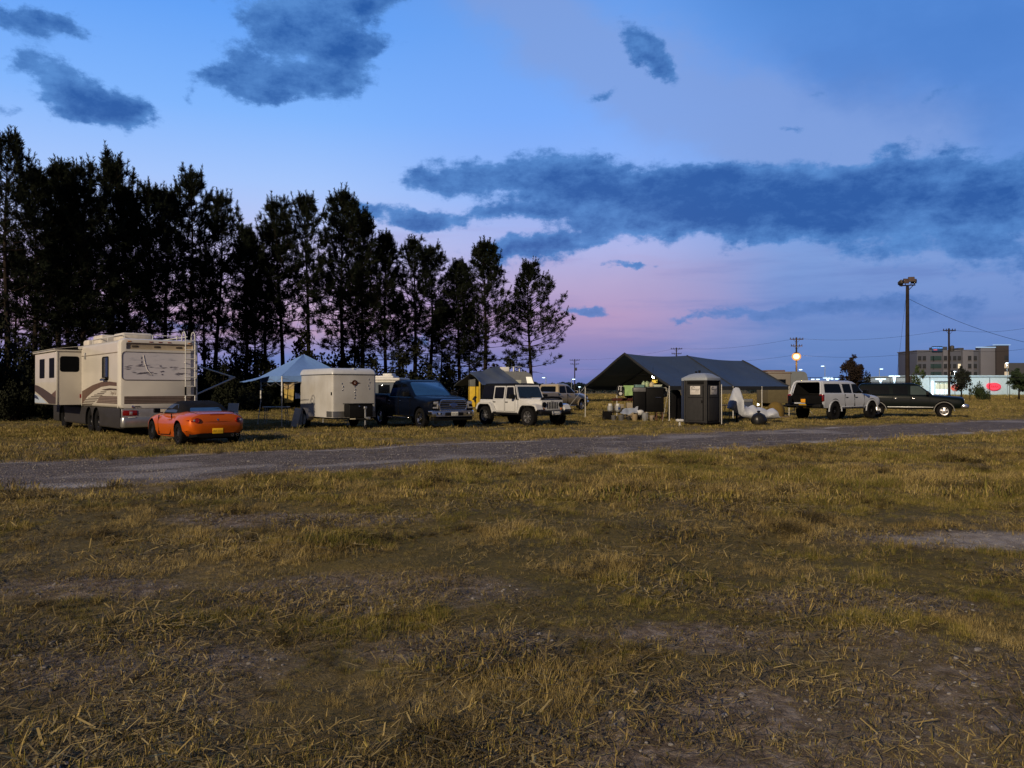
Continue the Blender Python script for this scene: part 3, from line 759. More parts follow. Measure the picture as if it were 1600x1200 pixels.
# ============================================================ motorhome (rear left corner at A, heading H)
def motorhome():
    H = Vector((-.66, .75)).normalized(); A = Vector((-12.85, 26.0)); Lf = Vector((-H.y, H.x))
    o = A-Lf*1.275
    t = thing('motorhome', 'long cream motorhome with brown swoosh stripes, beach mural on its rear and a slide-out room', 'motorhome', (o.x, o.y, 0), head(H.x, H.y))
    cream = mat('cream_gelcoat', (.55, .52, .47), .38, var=.07, scale=1.5, coat=.25)
    capm = mat('cream_rear_cap', (.62, .60, .56), .35, var=.06, scale=1.5, coat=.3)
    skirt = mat('grey_skirt', (.036, .034, .035), .5, 0, var=.15, scale=3)
    brown = mat('brown_stripe', (.11, .065, .05), .5); taupe = mat('taupe_stripe', (.22, .17, .145), .5); dkbr = mat('dark_brown_stripe', (.06, .04, .032), .5)
    W = 1.275
    mb = MB()
    # side shell
    R = [[(x, y, z) for y, z in rrect(-W, W, .95, 3.22, .12, 4)] for x in (.22, 9.3)]
    mb.rings(R, cream, True, True)
    # front cap, raked
    mb.rings([[(9.3, y, z) for y, z in rrect(-W, W, .95, 3.2, .14, 4)], [(9.75, y, z) for y, z in rrect(-W+.04, W-.04, .95, 3.1, .2, 4)], [(9.95, y, z) for y, z in rrect(-W+.2, W-.2, 1.0, 2.9, .3, 4)]], capm)
    body = mb.build('body', t)
    body_l = MB(); body_l.rings([[(x, y, z) for y, z in rrect(-W+.01, W-.01, .27, .949, .05, 3)] for x in (.02, 9.6)], skirt)
    sk_ = body_l.build('skirt', t)
    cut(sk_, [well(2.95, 1.3, .47, .5), well(3.95, 1.3, .47, .5), well(8.1, 1.3, .48, .5), well(2.95, -1.3, .47, .5), well(3.95, -1.3, .47, .5), well(8.1, -1.3, .48, .5)])
    # rear cap: rounded corners, brow recess
    rc = MB()
    rc.rings([[(x, y, z) for y, z in rrect(-W+i, W-i, .92+i*.3, 3.26-j, .16, 4)] for x, i, j in ((.24, -.004, 0), (.10, .0, .005), (.02, .04, .03), (0, .09, .07))], capm)
    rcap = rc.build('rear_cap', t)
    c = MB(); c.box(-.1, .05, -1.08, 1.08, 2.9, 3.12, mat('brow_recess', (.42, .35, .25), .5), .03); cut(rcap, [c])
    vm_ = mat('vent_brown', (.07, .055, .04), .6)
    for y in (.80, .1, -.62):
        rl = MB(); rl.box(.035, .06, y-.10, y+.10, 2.97, 3.035, vm_, .01); rl.build('vent', t)
    for y in (.98, .3, 0, -.3, -.98):
        q = MB(); q.box(-.012, .03, y-.06, y+.06, 3.145, 3.175, M['amber'] if abs(y) > .5 else M['red'], .008); q.build('marker_light', t)
    # mural
    mm = bpy.data.materials.new('beach_mural'); mm.use_nodes = True; n = mm.node_tree; b = n.nodes['Principled BSDF']; b.inputs['Roughness'].default_value = .3
    tcn = n.nodes.new('ShaderNodeTexCoord'); mp = n.nodes.new('ShaderNodeMapping'); mp.inputs['Scale'].default_value = (1, 1.1, 7); n.links.new(tcn.outputs['Object'], mp.inputs[0])
    nz = n.nodes.new('ShaderNodeTexNoise'); nz.inputs['Scale'].default_value = 1.7; nz.inputs['Detail'].default_value = 8; nz.inputs['Roughness'].default_value = .62; n.links.new(mp.outputs[0], nz.inputs[0])
    rp = n.nodes.new('ShaderNodeValToRGB'); n.links.new(nz.outputs['Fac'], rp.inputs[0]); e = rp.color_ramp.elements; e.new(.5)
    for q, (p, cc) in zip(e, ((.24, (.26, .25, .31)), (.36, (.50, .50, .56)), (.46, (.62, .61, .66)))): q.position = p; q.color = (*cc, 1)
    n.links.new(rp.outputs[0], b.inputs['Base Color'])
    mu = MB(); mu.prism([(-.004, y, z) for y, z in rrect(-1.20, 1.20, 1.90, 2.80, .1, 4)], (.03, 0, 0), mm); mur = mu.build('mural_panel', t)
    fr = MB(); rr = rrect(-1.215, 1.215, 1.885, 2.815, .11, 4); fr.tube([(-.006, y, z) for y, z in rr+rr[:1]], .014, mat('mural_rim', (.25, .23, .22), .4), 6, caps=False); fr.build('rim', mur)
    pal = MB(); pal.tube([(-.008, .55, 2.72), (-.008, .50, 2.45), (-.008, .42, 2.22), (-.008, .28, 2.05)], .012, mat('pale_stroke', (.7, .68, .66), .5), 5)
    mki = mat('mural_ink', (.12, .11, .16), .5)
    for y, z, ww in ((.60, 2.64, .02), (.61, 2.60, .025), (.60, 2.5, .02), (.60, 2.46, .028), (.60, 2.40, .02), (-.0, 2.36, .05), (-.08, 2.18, .05), (-.02, 2.165, .03), (-.06, 2.07, .04)):
        pal.prism([(-.010, y-ww, z-.006), (-.010, y-ww*.3, z+.024), (-.010, y+ww, z+.008), (-.010, y+ww*.2, z-.02)], (.005, 0, 0), mki)
    rr5 = random.Random(4); mdk = mat('mural_dark', (.17, .16, .21), .5)
    for (yc, zc, wy, k) in ((.75, 2.34, .35, 9), (.45, 2.11, .35, 26), (-.72, 2.10, .25, 16), (1.0, 2.26, .12, 6), (-.3, 2.31, .5, 8), (-.85, 2.30, .3, 6)):
        for i in range(k):
            y = yc+rr5.gauss(0, wy*.5); z = zc+rr5.gauss(0, .025); l_ = rr5.uniform(.03, .13); h_ = rr5.uniform(.006, .018); y = max(-1.1, min(1.1, y))
            pal.prism([(-.0075, y-l_, z), (-.0075, y, z+h_), (-.0075, y+l_, z+rr5.uniform(-.01, .01)), (-.0075, y, z-h_)], (.003, 0, 0), mdk)
    pal.build('mural_artwork', mur)
    # rear stripes
    st = MB()
    st.box(-.003, .02, -1.14, 1.14, 1.09, 1.345, taupe)
    for k in range(5): st.box(-.006, .01, -1.14, 1.14, 1.095+.052*k, 1.118+.052*k, dkbr)
    st.build('rear_stripes', t)
    # lower rear: panel, tail lights, bumper
    lp = MB(); lp.box(-.01, .3, -1.22, 1.22, .64, .93, mat('grey_rear_panel', (.27, .27, .30), .35, .3), .02); lp.box(-.02, -.005, -.34, .02, .70, .90, mat('tow_cover', (.52, .46, .38), .5), .005); lp.build('rear_panel', t)
    for y in (.96, -.96):
        q = MB(); q.box(-.03, .02, y-.23, y+.23, .70, .88, M['red'], .02); q.box(-.034, -.02, y-.07, y+.02, .74, .84, M['lens'], .01); q.build('tail_light', t)
    bp = MB(); bp.box(-.14, .28, -1.25, 1.25, .31, .66, mat('bumper_metal', (.50, .50, .50), .28, .8, var=.1), .05, rv=.12); bp.box(-.15, -.13, .82, 1.05, .635, .665, M['wplastic'], .005); bp.build('rear_bumper', t)
    q = MB(); q.lathe([(.04, 0), (.04, .02), (.001, .025)], M['chrome'], 12, Matrix.Translation((0, .88, 1.0)) @ Matrix.Rotation(-pi/2, 4, 'Y')); q.box(-.02, .0, .65, .8, .985, 1.015, M['black'], .005); q.build('latch', t)
    # ladder
    ld = MB(); lm = mat('ladder_tube', (.70, .70, .68), .35, .1)
    for y in (-.80, -1.12):
        ld.tube([(-.09, y, 1.12), (-.09, y, 3.2), (-.07, y, 3.45), (.04, y, 3.56), (.2, y, 3.54), (.28, y, 3.4), (.28, y, 3.24)], .018, lm, 8)
    for k in range(7): ld.tube([(-.09, -.79, 1.36+.315*k), (-.09, -1.13, 1.36+.315*k)], .02, lm, 8)
    ld.box(-.115, -.08, -.83, -.77, 1.37, 1.66, M['black'], .008); ld.box(-.115, -.08, -1.15, -1.09, 1.37, 1.66, M['black'], .008)
    for z in (1.3, 2.5, 3.0):
        for y in (-.8, -1.12): ld.tube([(-.09, y, z), (.03, y, z)], .012, lm, 6)
    ld.build('ladder', t)
    # roof gear
    rr_ = MB()
    for y in (1.0, -1.05): rr_.tube([(.5, y, 3.42), (4.5, y, 3.42)], .016, lm, 6)
    rr_.tube([(.5, 1.0, 3.42), (.5, -.75, 3.42)], .016, lm, 6)
    for p in ((.5, 1.0), (.5, .1), (.5, -.7), (2.5, 1.0), (4.5, 1.0), (2.5, -1.05), (4.5, -1.05)): rr_.tube([(p[0], p[1], 3.2), (p[0], p[1], 3.42)], .014, lm, 6)
    rr_.build('roof_rail', t)
    acm = mat('ac_shroud', (.62, .58, .52), .5)
    for x, y, w2, hh, nm in ((1.5, .45, .5, .3, 'air_conditioner'), (4.1, .55, .42, .36, 'air_conditioner'), (5.8, .6, .35, .26, 'roof_vent')):
        q = MB(); q.box(x-.55 if nm[0] == 'a' else x-.35, x+.55 if nm[0] == 'a' else x+.35, y-w2, y+w2, 3.21, 3.21+hh, acm, .08, 3); q.build(nm, t)
    # left side: window, rain gutter, corner trim, latch
    q = MB(); q.prism([(x, W-.003, z) for x, z in rrect(1.32, 2.02, 1.9, 2.68, .07, 4)], (0, .02, 0), M['glass'])
    win = q.build('window', t); f = MB(); rr = rrect(1.32, 2.02, 1.9, 2.68, .07, 4); f.tube([(x, W+.014, z) for x, z in rr+rr[:1]], .022, M['black'], 6, caps=False); f.build('frame', win)
    q = MB(); q.prism([(x, W+.02, z) for x, z in ((1.4, 1.95), (1.95, 1.95), (1.95, 2.0), (1.4, 2.0))], (0, .1, -.08), M['glass']); q.build('tilted_pane', win)
    q = MB(); q.box(.25, 4.9, W-.01, W+.02, 2.79, 2.815, mat('gutter', (.25, .21, .17), .5)); q.box(4.3, 4.36, W, W+.05, 2.68, 2.92, M['steel'], .01); q.box(.2, .26, W-.02, W+.008, .95, 3.1, capm, .01); q.box(4.88, 4.92, W-.01, W+.01, .95, 3.05, cream, .003); q.build('trim', t)
    # swoosh graphics on the left side (flat vinyl, a few mm thick)
    gph = MB(); Y0 = W-.006
    def vin(poly, m, dz=.010): gph.prism([(x, Y0, z) for x, z in poly], (0, dz, 0), m)
    top = [(.35, 1.80), (1.2, 1.84), (2.2, 1.83), (3.4, 1.72), (4.85, 1.50)]; bot = [(4.85, 1.03), (4.1, 1.30), (3.2, 1.52), (2.2, 1.66), (1.2, 1.70), (.35, 1.68)]
    vin(top+bot, brown)
    vin([(.35, 1.59), (1.2, 1.61), (2.2, 1.56), (1.7, 1.53), (1.0, 1.55), (.35, 1.54)], dkbr)
    for k in range(9):
        z = 1.50-.058*k; x0 = 1.55+.24*k; x1 = min(2.25+.42*k, 4.8); vin([(x0, z), (x1, z+.0), (x1+.12 if x1 < 4.6 else x1, z-.03), (x0+.08, z-.03)], dkbr)
    vin([(.27, 1.345), (2.35, 1.345), (2.9, 1.09), (.27, 1.09)], taupe, .009)
    for k in range(5): vin([(.27, 1.118+.052*k), (2.75-.1*k, 1.118+.052*k), (2.8-.1*k, 1.098+.052*k), (.27, 1.098+.052*k)], dkbr, .012)
    gph.build('swoosh_graphics', t)
    text_mesh('lettering', 'Tropi-Cal', .17, taupe, face_matrix((.75, W+.003, 1.45), (-1, 0, 0), (0, 0, 1)), t, .002, shear=.3)
    # slide-out room
    so_ = MB(); SW = W+.82
    so_.rings([[(x, y, z) for y, z in rrect(W-.3, SW, 1.0, 2.98, .03, 3)] for x in (4.95, 8.75)], cream)
    slide = so_.build('slide_out', t)
    q = MB(); q.rings([[(x, y, z) for x, z in rrect(4.93, 8.78, .985, 1.0, .004, 1)] for y in (W-.2, SW+.02)], M['black']); q.box(4.9, 8.8, W-.3, SW+.08, 2.985, 3.035, cream, .015); q.box(4.93, 4.96, SW-.03, SW+.025, 1.0, 2.98, capm, .008)
    q.build('slide_trim', slide)
    q = MB(); q.prism([(4.945, y, z) for y, z in rrect(W+.08, SW-.1, 2.22, 2.8, .09, 4)], (.02, 0, 0), M['dim']); q.build('window', slide)
    for x0, x1 in ((5.35, 6.2), (7.0, 7.9)):
        q = MB(); q.prism([(x, SW+.006, z) for x, z in rrect(x0, x1, 2.0, 2.75, .05, 3)], (0, -.02, 0), M['dim']); q.build('window', slide)
    q = MB()
    def vs(poly, m, d=.008): q.prism([(x, SW+.004, z) for x, z in poly], (0, d, 0), m)
    vs([(8.74, 1.50), (8.0, 1.38), (6.8, 1.16), (6.2, 1.03), (5.0, 1.03), (5.0, 1.24), (6.0, 1.42), (7.2, 1.60), (8.2, 1.72), (8.74, 1.75)][::-1], dkbr)
    vs([(8.74, 1.04), (6.5, 1.04), (7.4, 1.22), (8.74, 1.40)], mat('blue_lit_white_panel', (.42, .50, .62), .4), .006); vs([(8.74, 1.22), (7.9, 1.16), (8.3, 1.30), (8.74, 1.36)], mat('navy_swoosh', (.03, .04, .09), .5), .009)  # white panel, the bluish light on it is put into its colour
    vs([(5.0, 1.55), (5.9, 1.36), (5.0, 1.24)], brown, .006)
    q.build('swoosh_graphics', slide)
    tp = MB(); tp.tube([(4.85, W+.06, 3.12), (8.9, W+.06, 3.12)], .065, mat('topper_roll', (.7, .68, .64), .5), 8)
    tp.prism([(4.9, W+.06, 3.17), (8.85, W+.06, 3.17), (8.85, SW+.08, 3.06), (4.9, SW+.08, 3.06)], (0, 0, .015), mat('topper_cloth', (.55, .54, .52), .8)); tp.build('slide_awning', t)
    q = MB(); q.box(4.93, 4.95, W-.02, W+.06, 1.25, 1.4, M['red'], .01); q.build('marker_light', t)
    # right side awning arms
    aw = MB(); am = mat('awning_arm', (.55, .56, .58), .4, .1)
    for x in (.9,):
        aw.tube([(x, -W, 2.5), (x, -W-1.62, 2.02)], .024, am, 8); aw.tube([(x, -W, 1.28), (x, -W-1.62, 2.0)], .028, am, 8)
    aw.tube([(.84, -W-1.62, 2.02), (1.3, -W-1.62, 2.02)], .035, am, 8); aw.build('awning_frame', t)
    # windscreen, side door, mirrors (front, unseen from the camera but part of the coach)
    q = MB(); q.prism([(9.9, -.95, 1.75), (9.9, .95, 1.75), (9.84, .95, 2.7), (9.84, -.95, 2.7)], (.06, 0, 0), M['glass']); q.build('windscreen', t)
    for x, y in ((2.95, 1.08), (3.95, 1.08), (8.1, 1.08), (2.95, -1.08), (3.95, -1.08), (8.1, -1.08)): wheel(t, x, y, .44, .26, 'steel', M['darkalloy'], .5)
    return t
motorhome()

# ============================================================ orange roadster
def roadster():
    orange = mat('orange_paint', (.58, .105, .005), .35, .15, var=.04, scale=2, coat=.8, spec=.2)
    H = Vector((-.66, .75)).normalized(); rl_ = Vector((-9.42, 22.6)); R_ = Vector((H.y, -H.x))
    c = rl_+R_*.75+H*1.155
    t = thing('sports_car', 'orange two-seat sports car with black soft top and yellow licence plate, parked behind the motorhome', 'car', (c.x, c.y, 0), head(H.x, H.y))
    mb = MB()
    hull(mb, [(-1.93, .36, .68, .75, .50, .64, .60, .40), (-1.87, .29, .79, .875, .60, .755, .68, .48), (-1.66, .25, .83, .925, .68, .83, .73, .52), (-1.35, .22, .855, .94, .74, .862, .76, .56), (-1.1, .2, .865, .945, .76, .872, .77, .58), (-.7, .18, .85, .94, .76, .845, .75, .6), (0, .17, .82, .90, .76, .825, .74, .6), (.6, .17, .815, .89, .76, .83, .75, .58), (1.0, .18, .80, .87, .76, .86, .77, .55), (1.25, .18, .76, .845, .76, .862, .77, .52), (1.6, .2, .68, .77, .72, .82, .72, .48), (1.85, .24, .58, .66, .6, .70, .6, .4), (1.98, .32, .48, .52, .38, .46, .38, .25)], orange, .09)
    sm_ = MB()
    for sg in (1, -1):
        seam(sm_, [(-.55, .86), (-.62, .5), (-.4, .26), (.55, .24), (.62, .6), (.55, .80)], sg*.834)
    sm_.tube([(-1.30, .60, .944), (-1.60, .60, .925), (-1.80, .52, .885), (-1.865, .40, .873), (-1.875, 0, .880), (-1.865, -.40, .873), (-1.80, -.52, .885), (-1.60, -.60, .925), (-1.30, -.60, .944)], .006, M['matblack'], 4)
    sm_.tube([(-1.925, .42, .655), (-1.935, 0, .655), (-1.925, -.42, .655)], .005, M['matblack'], 4)
    body = mb.build('body', t)
    cut(body, [well(1.155, .95, .35, .36), well(-1.155, .95, .35, .36), well(1.155, -.95, .35, .36), well(-1.155, -.95, .35, .36)], sm_)
    # lower rear bumper black insert + exhausts + body creases
    q = MB(); hull(q, [(-1.935, .22, .32, .335, .5, .58, .55, .4), (-1.7, .17, .33, .345, .6, .72, .7, .5)], M['matblack'], .1); q.build('diffuser', t)
    for y in (-.42, -.56):
        q = MB(); q.tube([(-1.75, y, .27), (-1.96, y, .27)], .038, M['chrome'], 12); q.tube([(-1.955, y, .27), (-1.964, y, .27)], .03, M['matblack'], 12); q.build('exhaust', t)
    cr = MB()
    for sg in (1, -1):
        cr = MB(); cr.tube([(-1.70, sg*.79, .40), (-1.82, sg*.70, .47), (-1.90, sg*.55, .52)], .018, M['matblack'], 6); cr.build('bumper_vent', t)
    # soft top
    cloth = mat('black_canvas', (.012, .012, .014), .85, var=.3, bump=.2, bscale=300)
    lv = [(.86, -1.12, .62, .70), (1.0, -.98, .42, .665), (1.12, -.78, .16, .60), (1.2, -.5, .0, .53), (1.235, -.32, -.1, .42)]
    mb = MB(); cabin(mb, lv, cloth, .16); mb.build('soft_top', t)
    blue = mat('sky_tinted_rear_screen', (.03, .085, .20), .1, ior=2.0)  # blue sky reflection put into the glass colour
    end_pane(t, 'rear_window', [(-.47, .90), (.47, .90), (.43, 1.04), (-.43, 1.04)], lv, False, blue, .012, .03, .05)
    for sg in (1, -1):
        side_pane(t, 'side_window', [(-.62, .90), (.42, .90), (.16, 1.08), (-.05, 1.15), (-.5, 1.14), (-.66, 1.05)], lv, sg, M['glass'], .006)
        mirror_part(t, .48, sg*.74, .93, M['black'], .85, .16)
        handle(t, -.42, sg*.835, .70, orange, .16)
    end_pane(t, 'windscreen', [(-.58, .90), (.58, .90), (.48, 1.14), (-.48, 1.14)], lv, True, M['screen'], .008)
    # tail lights: round lamp in a tapering wedge
    for sg in (1, -1):
        q = MB(); T = Matrix.Translation((-1.885, sg*.565, .70)) @ Matrix.Rotation(-sg*.35, 4, 'Z') @ Matrix.Rotation(-pi/2, 4, 'Y')
        q.lathe([(.075, -.02), (.075, .055), (.06, .07), (.045, .06), (.02, .066), (.001, .068)], M['red'], 18, T)
        q.prism([(-1.94, sg*.60, .745), (-1.90, sg*.70, .745), (-1.76, sg*.83, .70), (-1.90, sg*.72, .665), (-1.945, sg*.60, .66)], (.09, -sg*.03, 0), M['red']); q.build('tail_light', t)
        q = MB(); q.lathe([(.03, 0), (.028, .012), (.001, .016)], M['lens'], 10, Matrix.Translation((-1.93, sg*.66, .705)) @ Matrix.Rotation(-pi/2, 4, 'Y')); q.build('reverse_lamp', t)
        q = MB(); q.ball((1.78, sg*.58, .6), .1, M['lens'], 10, 7, (.1, .13, .06)); q.build('headlight', t)
    q = MB(); q.lathe([(.032, 0), (.03, .01), (.001, .012)], M['chrome'], 12, Matrix.Translation((-1.925, -.0, .72)) @ Matrix.Rotation(-pi/2+.2, 4, 'Y')); q.build('badge', t)
    q = MB(); q.box(-1.89, -1.87, -.2, .2, .845, .86, M['red'], .004); q.build('brake_light', t)
    plate(t, (-1.94, -.0, .40), (0, -1, 0), M['plateink'], M['plate'], 'MX 7152', None)
    for x in (1.155, -1.155):
        for sg in (1, -1): wheel(t, x, sg*.76, .305, .2, 'multi', M['darkalloy'], .74)
roadster()

# ============================================================ pickups
def pickup(loc, H, P, name='pickup_truck', label='', silver=False, cat='pickup truck'):
    t = thing(name, label, cat, (loc[0], loc[1], 0), head(*H))
    mb = MB()
    hull(mb, [(-3.08, .58, 1.30, 1.37, .86, .95, .93, .88), (-3.0, .52, 1.34, 1.40, .92, 1.0, .97, .9), (-1.1, .47, 1.33, 1.39, .93, 1.01, .97, .9), (-.9, .46, 1.27, 1.33, .93, 1.01, .95, .86), (.9, .46, 1.25, 1.31, .93, 1.01, .95, .84), (1.15, .46, 1.23, 1.34, .93, 1.005, .94, .8), (1.9, .48, 1.18, 1.30, .93, 1.01, .93, .74), (2.45, .52, 1.10, 1.24, .92, 1.0, .92, .7), (2.68, .56, 1.04, 1.18, .9, .97, .9, .66), (2.74, .6, 1.0, 1.10, .88, .94, .87, .62)], P, .15)
    sm_ = MB()
    for sg in (1, -1):
        seam(sm_, [(-.98, 1.26), (-.98, .75), (-.75, .52), (-.05, .5), (-.02, 1.24)], sg*1.012); seam(sm_, [(0.02, 1.24), (.02, .5), (.95, .5), (1.05, .8), (1.0, 1.22)], sg*1.012)
        seam(sm_, [(-1.12, 1.34), (-1.12, .5)], sg*1.012)
    body = mb.build('body', t)
    bed = MB(); bed.box(-2.98, -1.16, -.82, .82, .85, 1.6, M['matblack'])
    cut(body, [bed]+[well(x, sg*1.06, .48, .34) for x in (1.84, -1.84) for sg in (1, -1)], sm_)
    lv = [(1.24, -1.10, 1.28, .945), (1.84, -.92, .46, .80), (1.93, -.84, .28, .75), (1.975, -.6, .05, .62)]
    mb = MB(); cabin(mb, lv, P, .1); mb.build('cab', t)
    for sg in (1, -1):
        side_pane(t, 'side_window', [(-.92, 1.30), (-.10, 1.30), (-.10, 1.80), (-.72, 1.80), (-.80, 1.72)], lv, sg, M['glass'])
        side_pane(t, 'side_window', [(.02, 1.30), (1.0, 1.30), (.42, 1.76), (.30, 1.80), (.02, 1.80)], lv, sg, M['glass'])
        mirror_part(t, .92, sg*.96, 1.36, M['black'] if not silver else P, 1.25, .17)
        for x in (-.82, .16): handle(t, x, sg*1.01, 1.10, M['chrome'])
        q = MB(); q.box(-.95, 1.0, sg*1.0-.08, sg*1.0+.06, .38, .44, M['chrome'] if not silver else M['steel'], .02); q.build('running_board', t)
        for xa in (1.84, -1.84):
            q = MB(); arch(q, xa, sg*.99, .475, .53, P, .035, 0, 180, z0=.42); q.build('wheel_arch_trim', t)
    end_pane(t, 'windscreen', [(-.82, 1.30), (.82, 1.30), (.70, 1.86), (-.70, 1.86)], lv, True, M['screen'] if silver else M['bluescreen'], .012, .03, .1)
    end_pane(t, 'rear_window', [(-.7, 1.38), (.7, 1.38), (.62, 1.78), (-.62, 1.78)], lv, False, M['glass'])
    # grille
    q = MB(); q.box(2.70, 2.76, -.60, .60, .74, 1.13, M['matblack'], .05, rv=.05)
    g = q.build('grille', t)
    fr = MB()
    ring = [(2.785, y, z) for y, z in rounded([(-.60, .76), (.60, .76), (.64, .95), (.56, 1.14), (-.56, 1.14), (-.64, .95)], .09)]
    fr.tube(ring+ring[:1], .032, M['chrome'], 8, caps=False)
    for z in (.83, .91, 1.0, 1.075): fr.box(2.765, 2.80, -.60, .60, z-.017, z+.017, M['chrome'], .01)
    fr.build('grille_bars', g)
    if not silver:
        em = MB(); em.lathe([(.5, 0), (.5, .03), (.44, .04), (.001, .041)], M['chrome'], 20, Matrix.Translation((2.80, 0, .955)) @ Matrix.Rotation(pi/2, 4, 'Y') @ Matrix.Diagonal((.17, .36, .5, 1)))
        em.lathe([(.42, 0), (.42, .05), (.001, .055)], M['blueink'], 20, Matrix.Translation((2.81, 0, .955)) @ Matrix.Rotation(pi/2, 4, 'Y') @ Matrix.Diagonal((.17, .36, .4, 1)))
        e = em.build('emblem', g); text_mesh('lettering', 'Ford', .095, M['chrome'], face_matrix((2.835, 0, .957), (0, 1, 0), (0, 0, 1)), e, .002, shear=.25)
    for sg in (1, -1):
        q = MB(); q.prism([(2.70, sg*.66, .80), (2.70, sg*.66, 1.13), (2.66, sg*.88, 1.12), (2.45, sg*.975, 1.08), (2.45, sg*.975, .82), (2.64, sg*.92, .79)], (.085, 0, 0), M['black'])
        hl = q.build('headlight', t)
        q = MB(); q.box(2.765, 2.80, sg*.78-.1, sg*.78+.1, .98, 1.09, M['lens'], .02); q.box(2.765, 2.80, sg*.70-.03, sg*.70+.03, .82, 1.1, M['lens'], .015); q.box(2.765, 2.79, sg*.8-.11, sg*.8+.1, .82, .88, M['lens'], .015); q.box(2.66, 2.735, sg*.9-.02, sg*.9+.03, .86, .94, M['amber'], .01); q.build('lens', hl)
        q = MB(); q.box(2.8, 2.895, sg*.68-.11, sg*.68+.11, .58, .66, M['matblack'], .02); q.lathe([(.05, 0), (.05, .03), (.001, .035)], M['lens'], 12, Matrix.Translation((2.87, sg*.68, .62)) @ Matrix.Rotation(pi/2, 4, 'Y')); q.build('fog_lamp', t)
        q = MB(); q.box(-3.12, -3.0, sg*.92-.06, sg*.92+.06, .95, 1.28, M['red'], .02); q.build('tail_light', t)
    q = MB()
    q.rings([[(x, y, z) for y, z in rrect(-w_, w_, z0, z1, .06, 3)] for x, w_, z0, z1 in ((2.55, 1.0, .5, .74), (2.80, .97, .48, .745), (2.88, .86, .5, .735))], M['chrome'])
    q.box(2.86, 2.90, -.42, .42, .53, .66, M['black'], .02); q.box(2.5, 2.8, -.9, .9, .34, .49, M['black'], .04); q.build('front_bumper', t)
    q = MB(); q.box(-3.25, -3.05, -.95, .95, .55, .72, M['chrome'], .04); q.build('rear_bumper', t)
    if not silver: plate(t, (2.915, .0, .61), (0, 1, 0), M['ink'], M['wplate'], '5DK 284', None)
    for x in (1.84, -1.84):
        for sg in (1, -1): wheel(t, x, sg*.87, .41, .27, 'spoke6', M['chrome'] if not silver else M['alloy'], .64)
    return t
navy = paint('navy_paint', (.0015, .003, .009), .25, 0, .5)
silv = mat('champagne_silver_paint', (.40, .33, .22), .35, .15, var=.06, scale=2, coat=.8)
def at_front(pt, H, x, y):
    """centre of a vehicle whose local point (x, y) stands at pt"""
    H = Vector(H).normalized(); L = Vector((-H.y, H.x)); c = Vector(pt)-H*x-L*y
    return c
H1 = Vector((.57, -.82)).normalized()
c = at_front((-3.13, 30.9), H1, 2.8, -.98)
pickup(c, H1, navy, label='dark navy crew-cab pickup with big chrome bar grille, nose to the track')
H2 = Vector((.80, .60)).normalized()
c = at_front((gpt(907, 58), 58), Vector((.62, .785)), 1.84, -.87)
pickup(c, Vector((.62, .785)), silv, label='champagne silver pickup parked alone beyond the white off-roader', silver=True)

